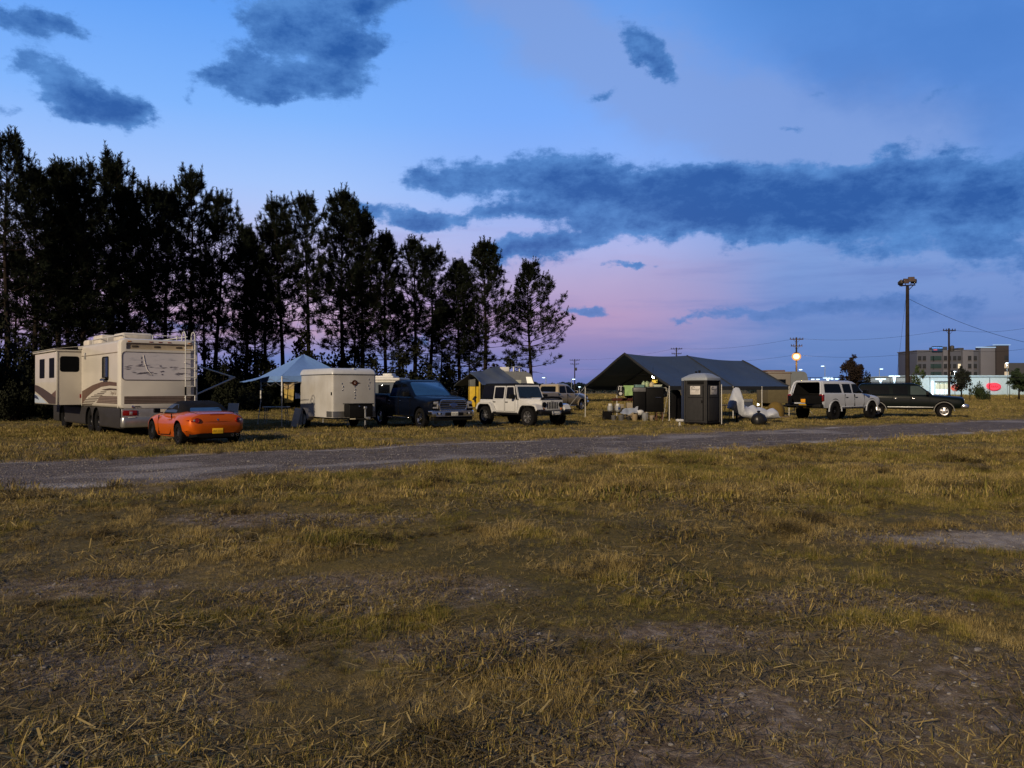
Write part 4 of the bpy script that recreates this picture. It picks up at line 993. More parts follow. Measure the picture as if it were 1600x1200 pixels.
# ============================================================ white off-roader
def offroader():
    H = Vector((.63, -.776)).normalized(); c = at_front((gpt(827.6, 33.2), 33.2), H, 1.475, -.78)
    t = thing('off_roader', 'white four-door off-road vehicle with slotted grille, black soft top and separate fenders', 'car', (c.x, c.y, 0), head(H.x, H.y))
    wp = mat('offroad_white', (.54, .55, .57), .35, var=.05, coat=.5)
    mb = MB()
    mb.box(-2.02, .62, -.79, .79, .56, 1.13, wp, .05, 3)
    nose = MB(); nose.box(.621, 1.30, -.70, .70, .60, 1.12, wp, .03, 3)
    nose.rings([[(x, y, z) for y, z in rrect(-w_, w_, .7, zt, .06, 3)] for x, w_, zt in ((1.301, .685, 1.13), (1.95, .60, 1.11), (2.0, .585, 1.08))], wp)
    nose.build('front_clip', t)
    sm_ = MB()
    for sg in (1, -1):
        seam(sm_, [(-1.02, 1.1), (-1.02, .95), (-.78, .62), (-.22, .62), (-.22, 1.1)], sg*.793); seam(sm_, [(-.17, 1.1), (-.17, .62), (.52, .62), (.52, 1.1)], sg*.793)
    body = mb.build('body', t)
    cut(body, [well(-1.475, sg*.9, .50, .32) for sg in (1, -1)], sm_)
    hd = MB(); hd.rings([[(x, y, z) for x, y in ((.6, -wa), (.6, wa), (1.93, wb_), (1.93, -wb_))] for z, wa, wb_ in ((1.09, .70, .60), (1.17, .70, .585), (1.19, .62, .50))], wp)
    hd.rings([[(x, y, z) for x, y in ((1.1, -.35), (1.1, .35), (1.85, .28), (1.85, -.28))] for z in (1.185, 1.21)], wp); hd.build('bonnet', t)
    q = MB(); q.tube([(1.96, -.56, 1.17), (2.0, -.4, 1.225), (2.01, 0, 1.24), (2.0, .4, 1.225), (1.96, .56, 1.17)], .045, M['black'], 8); q.build('bug_deflector', t)
    # fenders
    for sg in (1, -1):
        for x, z0 in ((1.475, .43), (-1.475, .43)):
            f = MB()
            pts = [(-.66, .62), (-.50, .88), (-.34, .97), (.36, .97), (.56, .92), (.68, .74)] if x > 0 else [(-.62, .72), (-.50, .92), (-.36, 1.0), (.34, 1.0), (.50, .90), (.66, .60)]
            inn = [(a*.88, b-.07) for a, b in pts]
            f.prism([(x+a, sg*.62, b) for a, b in pts]+[(x+a, sg*.62, b) for a, b in inn[::-1]], (0, sg*.33, 0), wp)
            f.prism([(x+a*.88, sg*.64, b-.075) for a, b in pts]+[(x+a*.8, sg*.64, b-.115) for a, b in pts[::-1]], (0, sg*.30, 0), M['black'])
            f.build('fender', t)
        q = MB(); q.box(-.95, .95, sg*.78-.1, sg*.78+.05, .48, .56, M['black'], .02); q.build('sill_step', t)
    lv = [(1.12, -1.98, .66, .77), (1.74, -1.86, .40, .68), (1.82, -1.78, .30, .62), (1.84, -1.6, .1, .5)]
    topm = mat('black_soft_top', (.008, .009, .011), .8, var=.2)
    mb = MB(); cabin(mb, [(z, a, b, w_-.012) for z, a, b, w_ in lv], topm, .06); mb.build('soft_top', t)
    # painted door frames and screen frame round dark glass
    for sg in (1, -1):
        for x0, x1, xt0, xt1 in ((-1.02, -.22, -1.0, -.22), (-.17, .54, -.17, .36)):
            fr = MB(); outer = [(x0, 1.12), (x1, 1.12), (xt1, 1.72), (xt0, 1.72)]
            fr.prism([(x, sg*(lerp_lv(lv, z, 3)-.006), z) for x, z in outer], (0, sg*.02, 0), wp)
            d = fr.build('door_frame', t)
            cx, cz = (x0+x1+xt0+xt1)/4, 1.42
            side_pane(d, 'side_window', [(cx+(x-cx)*.83, cz+(z-cz)*.84) for x, z in outer], lv, sg, M['glass'], .018, .012, .05)
        side_pane(t, 'side_window', [(-1.84, 1.16), (-1.08, 1.16), (-1.06, 1.72), (-1.76, 1.72)], lv, sg, M['glass'], .004)
        for x in (-.92, -.06): handle(t, x, sg*.79, 1.02, M['black'], .17)
        mirror_part(t, .46, sg*.80, 1.25, M['black'], 1.25, .14)
    fr = MB(); P4 = [(-.74, 1.14), (.74, 1.14), (.655, 1.76), (-.655, 1.76)]
    fr.prism([(lerp_lv(lv, z, 2)-.01, y, z) for y, z in P4], (.035, 0, 0), wp); wf = fr.build('screen_frame', t)
    end_pane(wf, 'windscreen', [(-.66, 1.20), (.66, 1.20), (.595, 1.69), (-.595, 1.69)], lv, True, mat('upright_screen', (.012, .025, .045), .05, ior=1.9), .032, .02, .06)
    for y in (-.3, .25):
        q = MB(); q.tube([(.71, y, 1.19), (.69, y-.3, 1.27)], .012, M['black'], 5); q.build('wiper', t)
    # face
    g = MB(); g.box(1.96, 2.03, -.61, .61, .68, 1.12, wp, .05, 3); gr_ = g.build('grille', t)
    for k in range(7):
        y = -.27+.09*k; q = MB(); q.prism([(2.028, y-.027, .76), (2.028, y+.027, .76), (2.028, y+.027, 1.04), (2.028, y-.027, 1.04)], (.006, 0, 0), M['matblack']); q.build('slot', gr_)
    for sg in (1, -1):
        q = MB(); q.lathe([(.115, -.03), (.115, .02), (.1, .03), (.09, .015), (.04, .04), (.001, .042)], M['black'], 20, Matrix.Translation((2.03, sg*.46, .93)) @ Matrix.Rotation(pi/2, 4, 'Y'))
        q.lathe([(.088, .03), (.05, .045), (.001, .05)], M['glass'], 18, Matrix.Translation((2.03, sg*.46, .93)) @ Matrix.Rotation(pi/2, 4, 'Y')); q.build('headlight', t)
        q = MB(); q.lathe([(.045, 0), (.045, .02), (.001, .03)], M['amber'], 12, Matrix.Translation((2.03, sg*.49, .755)) @ Matrix.Rotation(pi/2, 4, 'Y')); q.build('indicator', t)
        q = MB(); q.box(1.95, 2.03, sg*.80-.05, sg*.80+.05, .86, .93, M['amber'], .02); q.build('marker_light', t)
    q = MB(); q.box(2.08, 2.28, -.86, .86, .52, .68, M['black'], .05, 3); q.box(2.27, 2.30, -.24, .24, .5, .67, M['steel'], .02); q.box(2.0, 2.1, -.3, .3, .55, .65, M['black'])
    for y in (-.2, .2): q.tube([(2.28, y, .53), (2.34, y, .56), (2.34, y, .61), (2.28, y, .64)], .014, M['chrome'], 6)
    q.build('front_bumper', t)
    plate(t, (2.315, 0, .585), (0, 1, 0), M['blueink'], M['wplate'], 'JKR 406', None, .28, .13)
    q = MB(); q.box(-2.22, -2.04, -.82, .82, .52, .70, M['black'], .05); q.build('rear_bumper', t)
    q = MB(); q.lathe([(.38, -.13), (.40, -.05), (.40, .08), (.30, .13), (.001, .12)], M['rubber'], 24, Matrix.Translation((-2.16, 0, 1.05)) @ Matrix.Rotation(-pi/2, 4, 'Y')); q.build('spare_wheel', t)
    text_mesh('lettering', 'Jeep', .10, M['steel'], face_matrix((2.03, 0, 1.075), (0, 1, 0), (0, 0, 1)), gr_, .003)
    text_mesh('lettering', 'Jeep', .09, M['ink'], face_matrix((.98, -.702, .86), (1, 0, 0), (0, 0, 1)), t, .003)
    for x in (1.475, -1.475):
        for sg in (1, -1): wheel(t, x, sg*.80, .415, .27, 'spoke7', M['alloy'], .6)
offroader()

# ============================================================ big sport utility vehicles
def wagon(loc, H, P, label, r, lift, kind):
    t = thing('utility_wagon', label, 'SUV', (loc[0], loc[1], 0), head(*H))
    ex = kind == 'white'; dz = lift; wb = 1.74 if ex else 1.67
    mb = MB()
    hull(mb, [(-2.86, .56+dz, 1.22+dz, 1.28+dz, .88, .94, .90, .86), (-2.78, .52+dz, 1.26+dz, 1.30+dz, .92, .985, .95, .9), (-.5, .46+dz, 1.25+dz, 1.29+dz, .93, 1.0, .95, .9), (.8, .46+dz, 1.22+dz, 1.26+dz, .93, 1.0, .94, .84), (1.1, .46+dz, 1.19+dz, 1.26+dz, .93, 1.0, .93, .76), (1.9, .48+dz, 1.12+dz, 1.21+dz, .92, 1.0, .92, .70), (2.48, .52+dz, 1.06+dz, 1.16+dz, .9, .985, .90, .66), (2.60, .55+dz, 1.03+dz, 1.12+dz, .88, .96, .88, .64), (2.64, .60+dz, .98+dz, 1.05+dz, .86, .92, .84, .60)], P, .15)
    sm_ = MB()
    for sg in (1, -1):
        seam(sm_, [(.95, 1.2+dz), (.98, .8+dz), (.85, .5+dz), (.05, .5+dz), (.05, 1.22+dz)], sg*1.002); seam(sm_, [(0, 1.22+dz), (0, .5+dz), (-.8, .52+dz), (-.92, .9+dz), (-.86, 1.22+dz)], sg*1.002)
    body = mb.build('body', t)
    zr = 1.92+dz if ex else 1.93+dz
    lv = [(1.20+dz, -2.80, 1.22, .925), (zr-.14, -2.62, .46, .79), (zr-.05, -2.54, .26, .74), (zr, -2.35, .05, .62)]
    cb = MB(); cabin(cb, lv, P, .1); cab_ = cb.build('roof_cabin', t)
    cutters = [well(x, sg*1.06, r+.10, .36) for x in (wb, -wb-.02) for sg in (1, -1)]
    inter = mat('dark_cabin', (.012, .012, .013), .9)
    if ex:
        c1 = MB(); c1.box(-3.1, -1.2, -.78, .78, .80+dz, 1.5+dz, inter); cut(body, cutters+[c1], sm_)
        c2 = MB(); c2.rings([[(x, y, z) for x, y in rrect(-3.1, -1.3, -w_, w_, .05, 2)] for z, w_ in ((1.0+dz, .80), (zr-.16, .68), (zr-.1, .6))], inter); cut(cab_, [c2])
    else: cut(body, cutters, sm_)
    zt = zr-.17
    for sg in (1, -1):
        side_pane(t, 'side_window', [(-2.58, 1.27+dz), (-1.02, 1.27+dz), (-1.10, zt), (-2.50, zt)], lv, sg, M['glass'], r=.09)
        side_pane(t, 'side_window', [(-.84, 1.27+dz), (-.10, 1.27+dz), (-.14, zt), (-.90, zt)], lv, sg, M['glass'])
        side_pane(t, 'side_window', [(.02, 1.27+dz), (.98, 1.27+dz), (.48, zt-.03), (.38, zt), (.02, zt)], lv, sg, M['glass'] if ex else mat('pale_window', (.03, .05, .05), .06, ior=1.7))
        mirror_part(t, .86, sg*.95, 1.34+dz, M['black'], 1.25, .16)
        for x in (-.72, .18): handle(t, x, sg*.995, 1.06+dz, M['black'] if ex else M['chrome'], .18 if not ex else .2)
        for x in (wb, -wb-.02):
            q = MB(); arch(q, x, sg*.975, r+.095, r+(.16 if ex else .135), P if ex else mat('grey_trim', (.14, .14, .14), .4), .04, 0, 180, z0=r); q.build('wheel_arch_trim', t)
        q = MB(); q.box(-1.15, 1.15, sg*.985-.02, sg*.985+.035, .56+dz, .60+dz, P if ex else M['steel'], .01); q.build('side_moulding', t)
        q = MB(); q.box(2.48, 2.66, sg*.72-.13, sg*.72+.15, .86+dz, 1.0+dz, M['lens'], .03); q.build('headlight', t)
        q = MB(); q.box(2.5, 2.64, sg*.86-.04, sg*.86+.07, .72+dz, .84+dz, M['amber'], .02); q.build('indicator', t)
        q = MB()
        if ex: q.box(-2.92, -2.72, sg*.90-.09, sg*.90+.10, .86+dz, 1.22+dz, M['red'], .03)
        else: q.box(-2.9, -2.75, sg*.92-.05, sg*.92+.06, .75+dz, 1.2+dz, M['red'], .03)
        q.build('tail_light', t)
    end_pane(t, 'windscreen', [(-.78, 1.29+dz), (.78, 1.29+dz), (.66, zr-.12), (-.66, zr-.12)], lv, True, M['screen'], .01, .03, .09)
    q = MB(); q.box(2.6, 2.66, -.56, .56, .76+dz, 1.02+dz, M['black'], .03)
    for k in range(4): q.box(2.65, 2.68, -.55, .55, .80+.06*k+dz, .82+.06*k+dz, M['chrome'], .005)
    q.build('grille', t)
    q = MB(); q.box(2.45, 2.86, -.96, .96, .52+dz, .74+dz, M['chrome'] if not ex else M['black'], .06, 3); q.build('front_bumper', t)
    q = MB(); q.box(-3.10, -2.78, -.98, .98, .54+dz, .74+dz, M['black'], .06, 3); q.build('rear_bumper', t)
    if ex:
        # raised hatch frame, open barn doors, load and hitch carrier
        q = MB(); q.tube([(-2.86, .86, 1.22+dz), (-2.76, .80, 1.6+dz), (-2.68, .74, zr-.12), (-2.64, .62, zr-.05), (-2.64, -.62, zr-.05), (-2.68, -.74, zr-.12), (-2.76, -.80, 1.6+dz), (-2.86, -.86, 1.22+dz)], .055, P, 8); q.build('hatch_frame', t)
        q = MB(); q.prism([(-2.66, -.7, zr-.05), (-2.66, .7, zr-.05), (-3.35, .66, zr+.02), (-3.35, -.66, zr+.02)], (0, 0, .03), M['glass']); hw_ = q
        for sg in (1, -1):
            T = Matrix.Translation((-2.88, sg*.93, 0)) @ Matrix.Rotation(sg*1.15, 4, 'Z')
            q = MB(); q.box(-.06, .0, min(0, -sg*.80), max(0, -sg*.80), .74+dz, 1.16+dz, M['matblack'], .03, M=T @ Matrix.Rotation(-sg*pi*.62, 4, 'Z')); q.build('rear_door', t)
        q = MB(); q.box(-3.6, -3.05, -.55, .80, .62+dz, .68+dz, M['black'], .02); q.tube([(-3.1, 0, .55+dz), (-3.6, 0, .60+dz)], .04, M['black'], 8); q.build('cargo_carrier', t)
        q = MB(); q.box(-2.93, -2.89, -.28, .22, .80+dz, .98+dz, mat('orange_sticker', (.75, .34, .02), .5), .01); q.build('marker_panel', t)
        plate(t, (-3.115, .0, .62+dz), (0, -1, 0), M['plateink'], M['plate'], 'EXC 219', None, .42, .17)
        q = MB(); q.box(-2.4, -1.5, -.7, -.2, .82+dz, 1.05+dz, mat('load_blanket', (.25, .22, .18), .9), .06); q.box(-2.4, -1.7, .1, .65, .82+dz, 1.1+dz, M['black'], .05); q.build('load', t)
    else:
        end_pane(t, 'rear_window', [(-.72, 1.28+dz), (.72, 1.28+dz), (.62, zt), (-.62, zt)], lv, False, M['glass'])
        q = MB()
        for sg in (1, -1): q.tube([(-2.3, sg*.6, zr+.05), (0, sg*.6, zr+.05)], .018, M['black'], 6)
        for x in (-2.0, -1.0, -.1): q.tube([(x, -.6, zr+.045), (x, .6, zr+.045)], .014, M['black'], 6)
        for x in (-2.3, -1.0, 0):
            for sg in (1, -1): q.tube([(x, sg*.6, zr-.03), (x, sg*.6, zr+.05)], .015, M['black'], 6)
        q.build('roof_rack', t)
    for x in (wb, -wb-.02):
        for sg in (1, -1): wheel(t, x, sg*.86, r, .28, 'star5' if not ex else 'spoke6', M['alloy'] if not ex else M['matblack'], .58)
    return t
wx = paint('wagon_white', (.46, .49, .56), .5, 0, .4)
H3 = Vector((.80, .60)).normalized(); c = at_front((gpt(1302, 40.2), 40.2), H3, -1.76, -.87)
wagon(c, H3, wx, 'white lifted sport utility with its rear hatch open and yellow plate', .45, .10, 'white')
H4 = Vector((.90, -.436)).normalized(); c = at_front((gpt(1475, 43.6), 43.6), H4, 1.67, -.87)
wagon(c, H4, paint('black_green_paint', (.002, .005, .005), .5, 0, .5), 'black sport utility with silver trim and alloy wheels, nose pointing out to the open field', .38, 0, 'dark')

# ============================================================ enclosed cargo trailer
def cargo_trailer():
    H = Vector((.6, -.8)).normalized(); L = Vector((-H.y, H.x))
    Wd, Ln = .96, 3.3
    # image-left front corner is its own right side
    pt = Vector((gpt(519, 31.2), 31.2)); c = pt+L*Wd
    t = thing('cargo_trailer', 'white enclosed cargo trailer with rounded roof and black tool box on its tongue', 'trailer', (c.x, c.y, 0), head(H.x, H.y))
    wm = mat('trailer_white', (.50, .50, .50), .4, var=.10, scale=1.2, coat=.3, dirt=(.40, .39, .375)); roofm = mat('trailer_roof', (.54, .56, .60), .4, .1, var=.06)
    mb = MB()
    mb.rings([[(x, y, z) for x, y in rrect(-Ln, 0, -Wd, Wd, .10, 4)] for z in (.45, 2.16)], wm)
    for k in range(5): mb.box(-Ln+.35+.62*k, -Ln+.362+.62*k, -Wd-.004, Wd+.004, .47, 2.15, mat('panel_seam%d' % k, (.42, .41, .38), .5))
    mb.build('body', t)
    rf = MB()
    R = []
    for k in range(7):
        a = pi/2*k/6; i = .34*(1-cos(a)); R.append([(x, y, 2.17+.25*sin(a)) for x, y in rrect(-Ln+.05*k/6-.02, .015-i*.9, -Wd-.015+i*.5, Wd+.015-i*.5, .11, 4)])
    rf.rings(R, roofm); rf.box(-Ln-.02, .02, -Wd-.02, Wd+.02, 2.145, 2.185, mat('drip_rail', (.20, .20, .20), .4, .6), .008, rv=.11)
    rf.box(-1.0, -.05, -.012, .012, 2.38, 2.425, roofm, .008); rf.build('roof', t)
    q = MB(); q.rings([[(x, y, z) for x, y in rrect(-.6, .012, -Wd-.012, Wd+.012, .105, 4)] for z in (.47, .70)], mat('stone_guard', (.36, .36, .36), .3, .8, var=.2)); q.build('stone_guard', t)
    q = MB(); q.box(-Ln, -.02, -.8, .8, .38, .46, M['matblack']); q.tube([(-.2, -.7, .42), (1.1, 0, .42)], .04, M['matblack'], 6); q.tube([(-.2, .7, .42), (1.1, 0, .42)], .04, M['matblack'], 6); q.tube([(1.0, 0, .44), (1.3, 0, .46)], .05, M['steel'], 8); q.build('tongue_frame', t)
    q = MB(); q.tube([(.95, 0, .14), (.95, 0, .85)], .035, M['steel'], 8); q.lathe([(.09, -.03), (.1, 0), (.09, .03)], M['rubber'], 12, Matrix.Translation((.95, 0, .10)) @ Matrix.Rotation(pi/2, 4, 'X')); q.box(.9, 1.0, -.06, .06, .8, .9, M['steel'], .02); q.build('jack', t)
    q = MB(); q.box(.12, .62, -.52, .50, .48, .98, M['black'], .03, 2); q.box(.10, .65, -.55, .53, .98, 1.02, mat('tread_lid', (.03, .03, .032), .35, .5), .01)
    q.lathe([(.03, 0), (.03, .02), (.001, .025)], M['chrome'], 10, Matrix.Translation((.62, -.1, .9)) @ Matrix.Rotation(pi/2, 4, 'Y')); q.build('tool_box', t)
    q = MB(); q.box(.63, .66, -.5, .1, .39, .44, mat('hitch_bar', (.5, .46, .35), .5), .01); q.build('hitch_bar', t)
    # emblem: ring with wings
    e = MB(); eb = mat('emblem_brown', (.055, .02, .012), .5); TE = Matrix.Translation((.012, .0, 1.83)) @ Matrix.Rotation(pi/2, 4, 'Y')
    e.lathe([(.115, -.01), (.115, .008), (.06, .010), (.06, -.01)], eb, 24, TE, caps=False); e.lathe([(.06, -.01), (.06, .006), (.001, .006)], mat('emblem_red', (.16, .06, .04), .5), 20, TE)
    e.build('emblem', t)
    for sg in (1, -1):
        q = MB(); q.prism([(.014, sg*.11, 1.80), (.014, sg*.24, 1.83), (.014, sg*.11, 1.86)], (.005, 0, 0), eb); q.build('emblem_wing', t)
    text_mesh('lettering', 'C', .10, M['wplastic'], face_matrix((.02, 0, 1.83), (0, 1, 0), (0, 0, 1)), t, .001)
    # a cord of small reflectors down the nose
    q = MB()
    for k, (y, z) in enumerate(((.0, 1.68), (.03, 1.56), (.0, 1.45), (.02, 1.34), (.0, 1.22), (.62, 1.98), (.66, 1.85), (.60, 1.72), (.64, 1.6), (-.55, 1.8), (-.5, 1.68), (-.53, 1.55))):
        q.box(.0, .018, y-.014, y+.014, z-.03, z+.03, M['chrome'], .006)
    q.build('reflector', t)
    for z in (1.4,): 
        for x in (-.06, -Ln+.08): 
            q = MB(); q.box(x-.02, x+.02, -Wd-.03, -Wd+.01, z-.06, z+.06, M['black'], .008); q.build('side_marker', t)
    fm = mat('fender_grey', (.46, .44, .42), .45, .2)
    for sg in (1, -1):
        f = MB(); xw = -2.35
        prev = None
        for k in range(8):
            a, b = pi*k/8, pi*(k+1)/8; r0 = .42
            f.prism([(xw+r0*cos(a), sg*Wd, .36+r0*sin(a)), (xw+r0*cos(b), sg*Wd, .36+r0*sin(b)), (xw+(r0+.025)*cos(b), sg*Wd, .36+(r0+.025)*sin(b)), (xw+(r0+.025)*cos(a), sg*Wd, .36+(r0+.025)*sin(a))], (0, sg*.26, 0), fm)
        f.prism([(xw+.42, sg*Wd, .3), (xw+.62, sg*Wd, .46), (xw+.44, sg*Wd, .62)], (0, sg*.24, 0), fm)
        f.build('fender', t)
        wheel(t, xw, sg*(Wd+.12), .34, .2, 'steel', mat('white_steel_rim%d' % sg, (.62, .60, .52), .4), .66)
    q = MB(); q.box(-1.3, -.4, Wd-.002, Wd+.02, .6, 2.0, wm, .006); q.build('side_door', t)
cargo_trailer()
# ------------------------------------------------------------ camp: tents, toilets, boxes and gear
def pp(px, py, Y):
    """point in the field that is seen at an image position, at depth Y (sizes worked out from the photo)"""
    return Vector((gpt(px, Y), Y, hz(py, Y)))
def cloth_between(mb, A, B, C_, D, m, nu=10, nv=8, sag=.0, wob=.01, seed=0, th=.012):
    """quad cloth A-B (top) to D-C (bottom) with sag and soft folds, given a real thickness"""
    r = np.random.RandomState(seed); A, B, C_, D = map(Vector, (A, B, C_, D)); n = ((B-A).cross(D-A)).normalized()
    ph = r.uniform(0, 6, 4); grid = []
    for j in range(nv+1):
        row = []
        for i in range(nu+1):
            u, v = i/nu, j/nv
            p = (A*(1-u)+B*u)*(1-v)+(D*(1-u)+C_*u)*v
            p = p+Vector((0, 0, -sag*4*u*(1-u)*(.4+.6*4*v*(1-v))))
            p = p+n*(wob*(sin(9*u+ph[0]+2*v)+.6*sin(17*u+ph[1]-3*v)+.5*sin(7*v+ph[2]+4*u)))
            row.append(p)
        grid.append(row)
    vs = [p for row in grid for p in row]; k = len(vs); vs = vs+[p-n*th for p in vs]; W = nu+1; fs = []
    for j in range(nv):
        for i in range(nu):
            a, b, c, d = j*W+i, j*W+i+1, (j+1)*W+i+1, (j+1)*W+i
            fs.append((a, b, c, d)); fs.append((k+d, k+c, k+b, k+a))
    edge = [i for i in range(W)]+[j*W+nu for j in range(1, nv+1)]+[nv*W+i for i in range(nu-1, -1, -1)]+[j*W for j in range(nv-1, 0, -1)]
    for a, b in zip(edge, edge[1:]+edge[:1]): fs.append((b, a, k+a, k+b))
    mb.add(vs, fs, m, True)
pole_m = mat('tent_pole', (.50, .49, .47), .4, .5)
# ---- pop-up canopy
def canopy():
    N = Vector((-9.64, 33.2, 0)); a = Vector((-.56, .82, 0)).normalized(); b = Vector((.82, .56, 0)).normalized(); S_ = 2.95
    cl = mat('pale_blue_canopy', (.15, .28, .60), .8, var=.08, bump=.1, bscale=8)
    t = thing('canopy_tent', 'pale blue pop-up canopy on white legs beside the white cargo trailer', 'canopy', (N.x, N.y, 0))
    L, R_, F = a*S_, b*S_, a*S_+b*S_; pk = (a+b)*S_*.5+Vector((0, 0, 3.12)); Z = Vector((0, 0, 2.14))
    mb = MB()
    for p, q, s in ((Vector((0, 0, 0)), L, 1), (L, F, 2), (F, R_, 3), (R_, Vector((0, 0, 0)), 4)):
        # roof panel (narrow top edge at the peak) and valance
        cloth_between(mb, pk+(p-pk)*.0+Vector((0, 0, -.01))+(p-(a+b)*S_*.5)*.02, pk+Vector((0, 0, -.01))+(q-(a+b)*S_*.5)*.02, q+Z, p+Z, cl, 8, 8, .05, .006, s)
        cloth_between(mb, p+Z, q+Z, q+Z-Vector((0, 0, .25)), p+Z-Vector((0, 0, .25)), cl, 10, 2, .01, .008, s+9)
    mb.build('canopy_roof', t)
    fl = MB(); cloth_between(fl, L+Z+Vector((0, 0, -.02)), L*.55+Z, L*.62-b*.75+Z-Vector((0, 0, .22)), L-b*.9+Z-Vector((0, 0, .26)), cl, 6, 4, .02, .01, 31); fl.build('awning_flap', t)
    for p, o in ((Vector((0, 0, 0)), Vector((0, 0, 0))), (L, Vector((-.12, -.05, 0))), (R_, Vector((0, 0, 0))), (F, Vector((0, 0, 0)))):
        q = MB(); ins = ((a+b)*S_*.5-p)*.012
        q.box(-.024, .024, -.024, .024, 1.0, 2.12, M['wplastic'], .004, M=Matrix.Translation(p+ins)); q.tube([p+ins+Vector((0, 0, 1.05)), p+ins+o+Vector((0, 0, 0.01))], .017, M['wplastic'], 6); q.tube([p+ins+o+Vector((0, 0, 0)), p+ins+o+Vector((0, 0, .015))], .06, M['steel'], 8); q.build('leg', t)
    q = MB()
    for p, s in ((Vector((0, 0, 0)), L), (L, F), (F, R_), (R_, Vector((0, 0, 0)))):
        m_ = (p+s)/2; q.tube([p+Vector((0, 0, 2.05)), m_+Vector((0, 0, 1.72))], .011, M['steel'], 5); q.tube([s+Vector((0, 0, 2.05)), m_+Vector((0, 0, 1.72))], .011, M['steel'], 5); q.tube([p+Vector((0, 0, 1.70)), m_+Vector((0, 0, 2.03))], .011, M['steel'], 5); q.tube([s+Vector((0, 0, 1.70)), m_+Vector((0, 0, 2.03))], .011, M['steel'], 5)
    q.build('truss', t)
canopy()
def hanging(name, label, cat, px0, px1, py0, py1, Y, m, seed, taper=.9, m2=None, split=.45, th=.03):
    A, B = pp(px0, py0, Y), pp(px1, py0, Y); w2 = (B.x-A.x)*(1-taper)/2; z1 = hz(py1, Y); o = (A+B)/2
    mb = MB()
    D, C_ = Vector((A.x+w2, Y, z1)), Vector((B.x-w2, Y, z1+.03))
    if m2:
        zs = A.z+(z1-A.z)*split; E, F_ = Vector((A.x+w2*split, Y, zs)), Vector((B.x-w2*split, Y, zs))
        cloth_between(mb, A, B, F_, E, m, 10, 6, 0, .016, seed, th); cloth_between(mb, E+Vector((0, -.004, 0)), F_+Vector((0, -.004, 0)), C_, D, m2, 10, 6, 0, .02, seed+1, th)
    else: cloth_between(mb, A, B, C_, D, m, 10, 8, 0, .016, seed, th)
    ob = mb.build(name); tag(ob, label, cat); return ob
hanging('hanging_apron', 'yellow apron hanging under the pale blue canopy', 'apron', 443.5, 460, 594, 629.5, 33.55, mat('tan_cloth', (.40, .30, .16), .9), 3, .82, mat('yellow_cloth', (.46, .34, .10), .9), .4)
hanging('hanging_tarp', 'dark blue cloth sheet hanging behind the white cargo trailer', 'sheet', 461.5, 475, 594, 623, 34.9, mat('navy_cloth', (.015, .03, .10), .9), 5, 1.0)
def table(name, label, c, L, W, h, rz, m, legm, fold=True, cat='table', group=None, th=.035):
    t = thing(name, label, cat, (c[0], c[1], 0), rz, group)
    q = MB(); q.box(-L/2, L/2, -W/2, W/2, h-th, h, m, .012); q.build('tabletop', t)
    for sx in (-1, 1):
        for sy in (-1, 1):
            q = MB(); q.tube([(sx*(L/2-.12), sy*(W/2-.08), h-th), (sx*(L/2-.08), sy*(W/2-.06), 0)], .017, legm, 6); q.build('leg', t)
    return t
table('folding_table', 'white folding table standing under the pale blue canopy', (gpt(432, 35.4), 35.4), 1.12, .6, .80, .1, mat('table_white', (.6, .6, .62), .5), M['steel'])
def chair(name, label, c, rz, m):
    t = thing(name, label, 'chair', (c[0], c[1], 0), rz)
    q = MB(); q.box(-.24, .24, -.22, .24, .42, .46, m, .02); q.build('seat', t)
    q = MB(); q.rings([[(x, y+dy, z) for x, y in rrect(-.23, .23, -.02, .02, .018, 2)] for z, dy in ((.46, -.22), (.72, -.25), (1.0, -.30), (1.03, -.305))], m); q.build('backrest', t)
    for sx in (-1, 1):
        for sy in (-1, 1): q = MB(); q.tube([(sx*.2, sy*.2, .42), (sx*.23, sy*.25, 0)], .018, m, 6); q.build('leg', t)
        q = MB(); q.tube([(sx*.25, -.24, .66), (sx*.26, .2, .66), (sx*.24, .22, .43)], .018, m, 6); q.build('arm', t)
chair('plastic_chair', 'white plastic chair seen past the orange sports car', (gpt(358, 30.6), 30.6), 2.9, M['wplastic'])
for i, (px, rx, lab) in enumerate(((459.5, .30, 'taller white board leaning against the back of the cargo trailer'), (465, .22, 'shorter white board propped nearest the cargo trailer wheel'))):
    h = .80-.06*i
    o = MB(); o.box(-.17, .17, -.012, .012, 0, h, mat('white_board%d' % i, (.52, .50, .46), .6), .006); o.box(-.15, .15, -.018, -.010, .04, .07, M['wplastic'], .003)
    b = o.build('board'); b.location = (gpt(px, 32.9+.05*i), 32.9+.08*i, .01); b.rotation_euler = (-rx*.6, .16-.12*i, -.35)
    tag(b, lab, 'board')

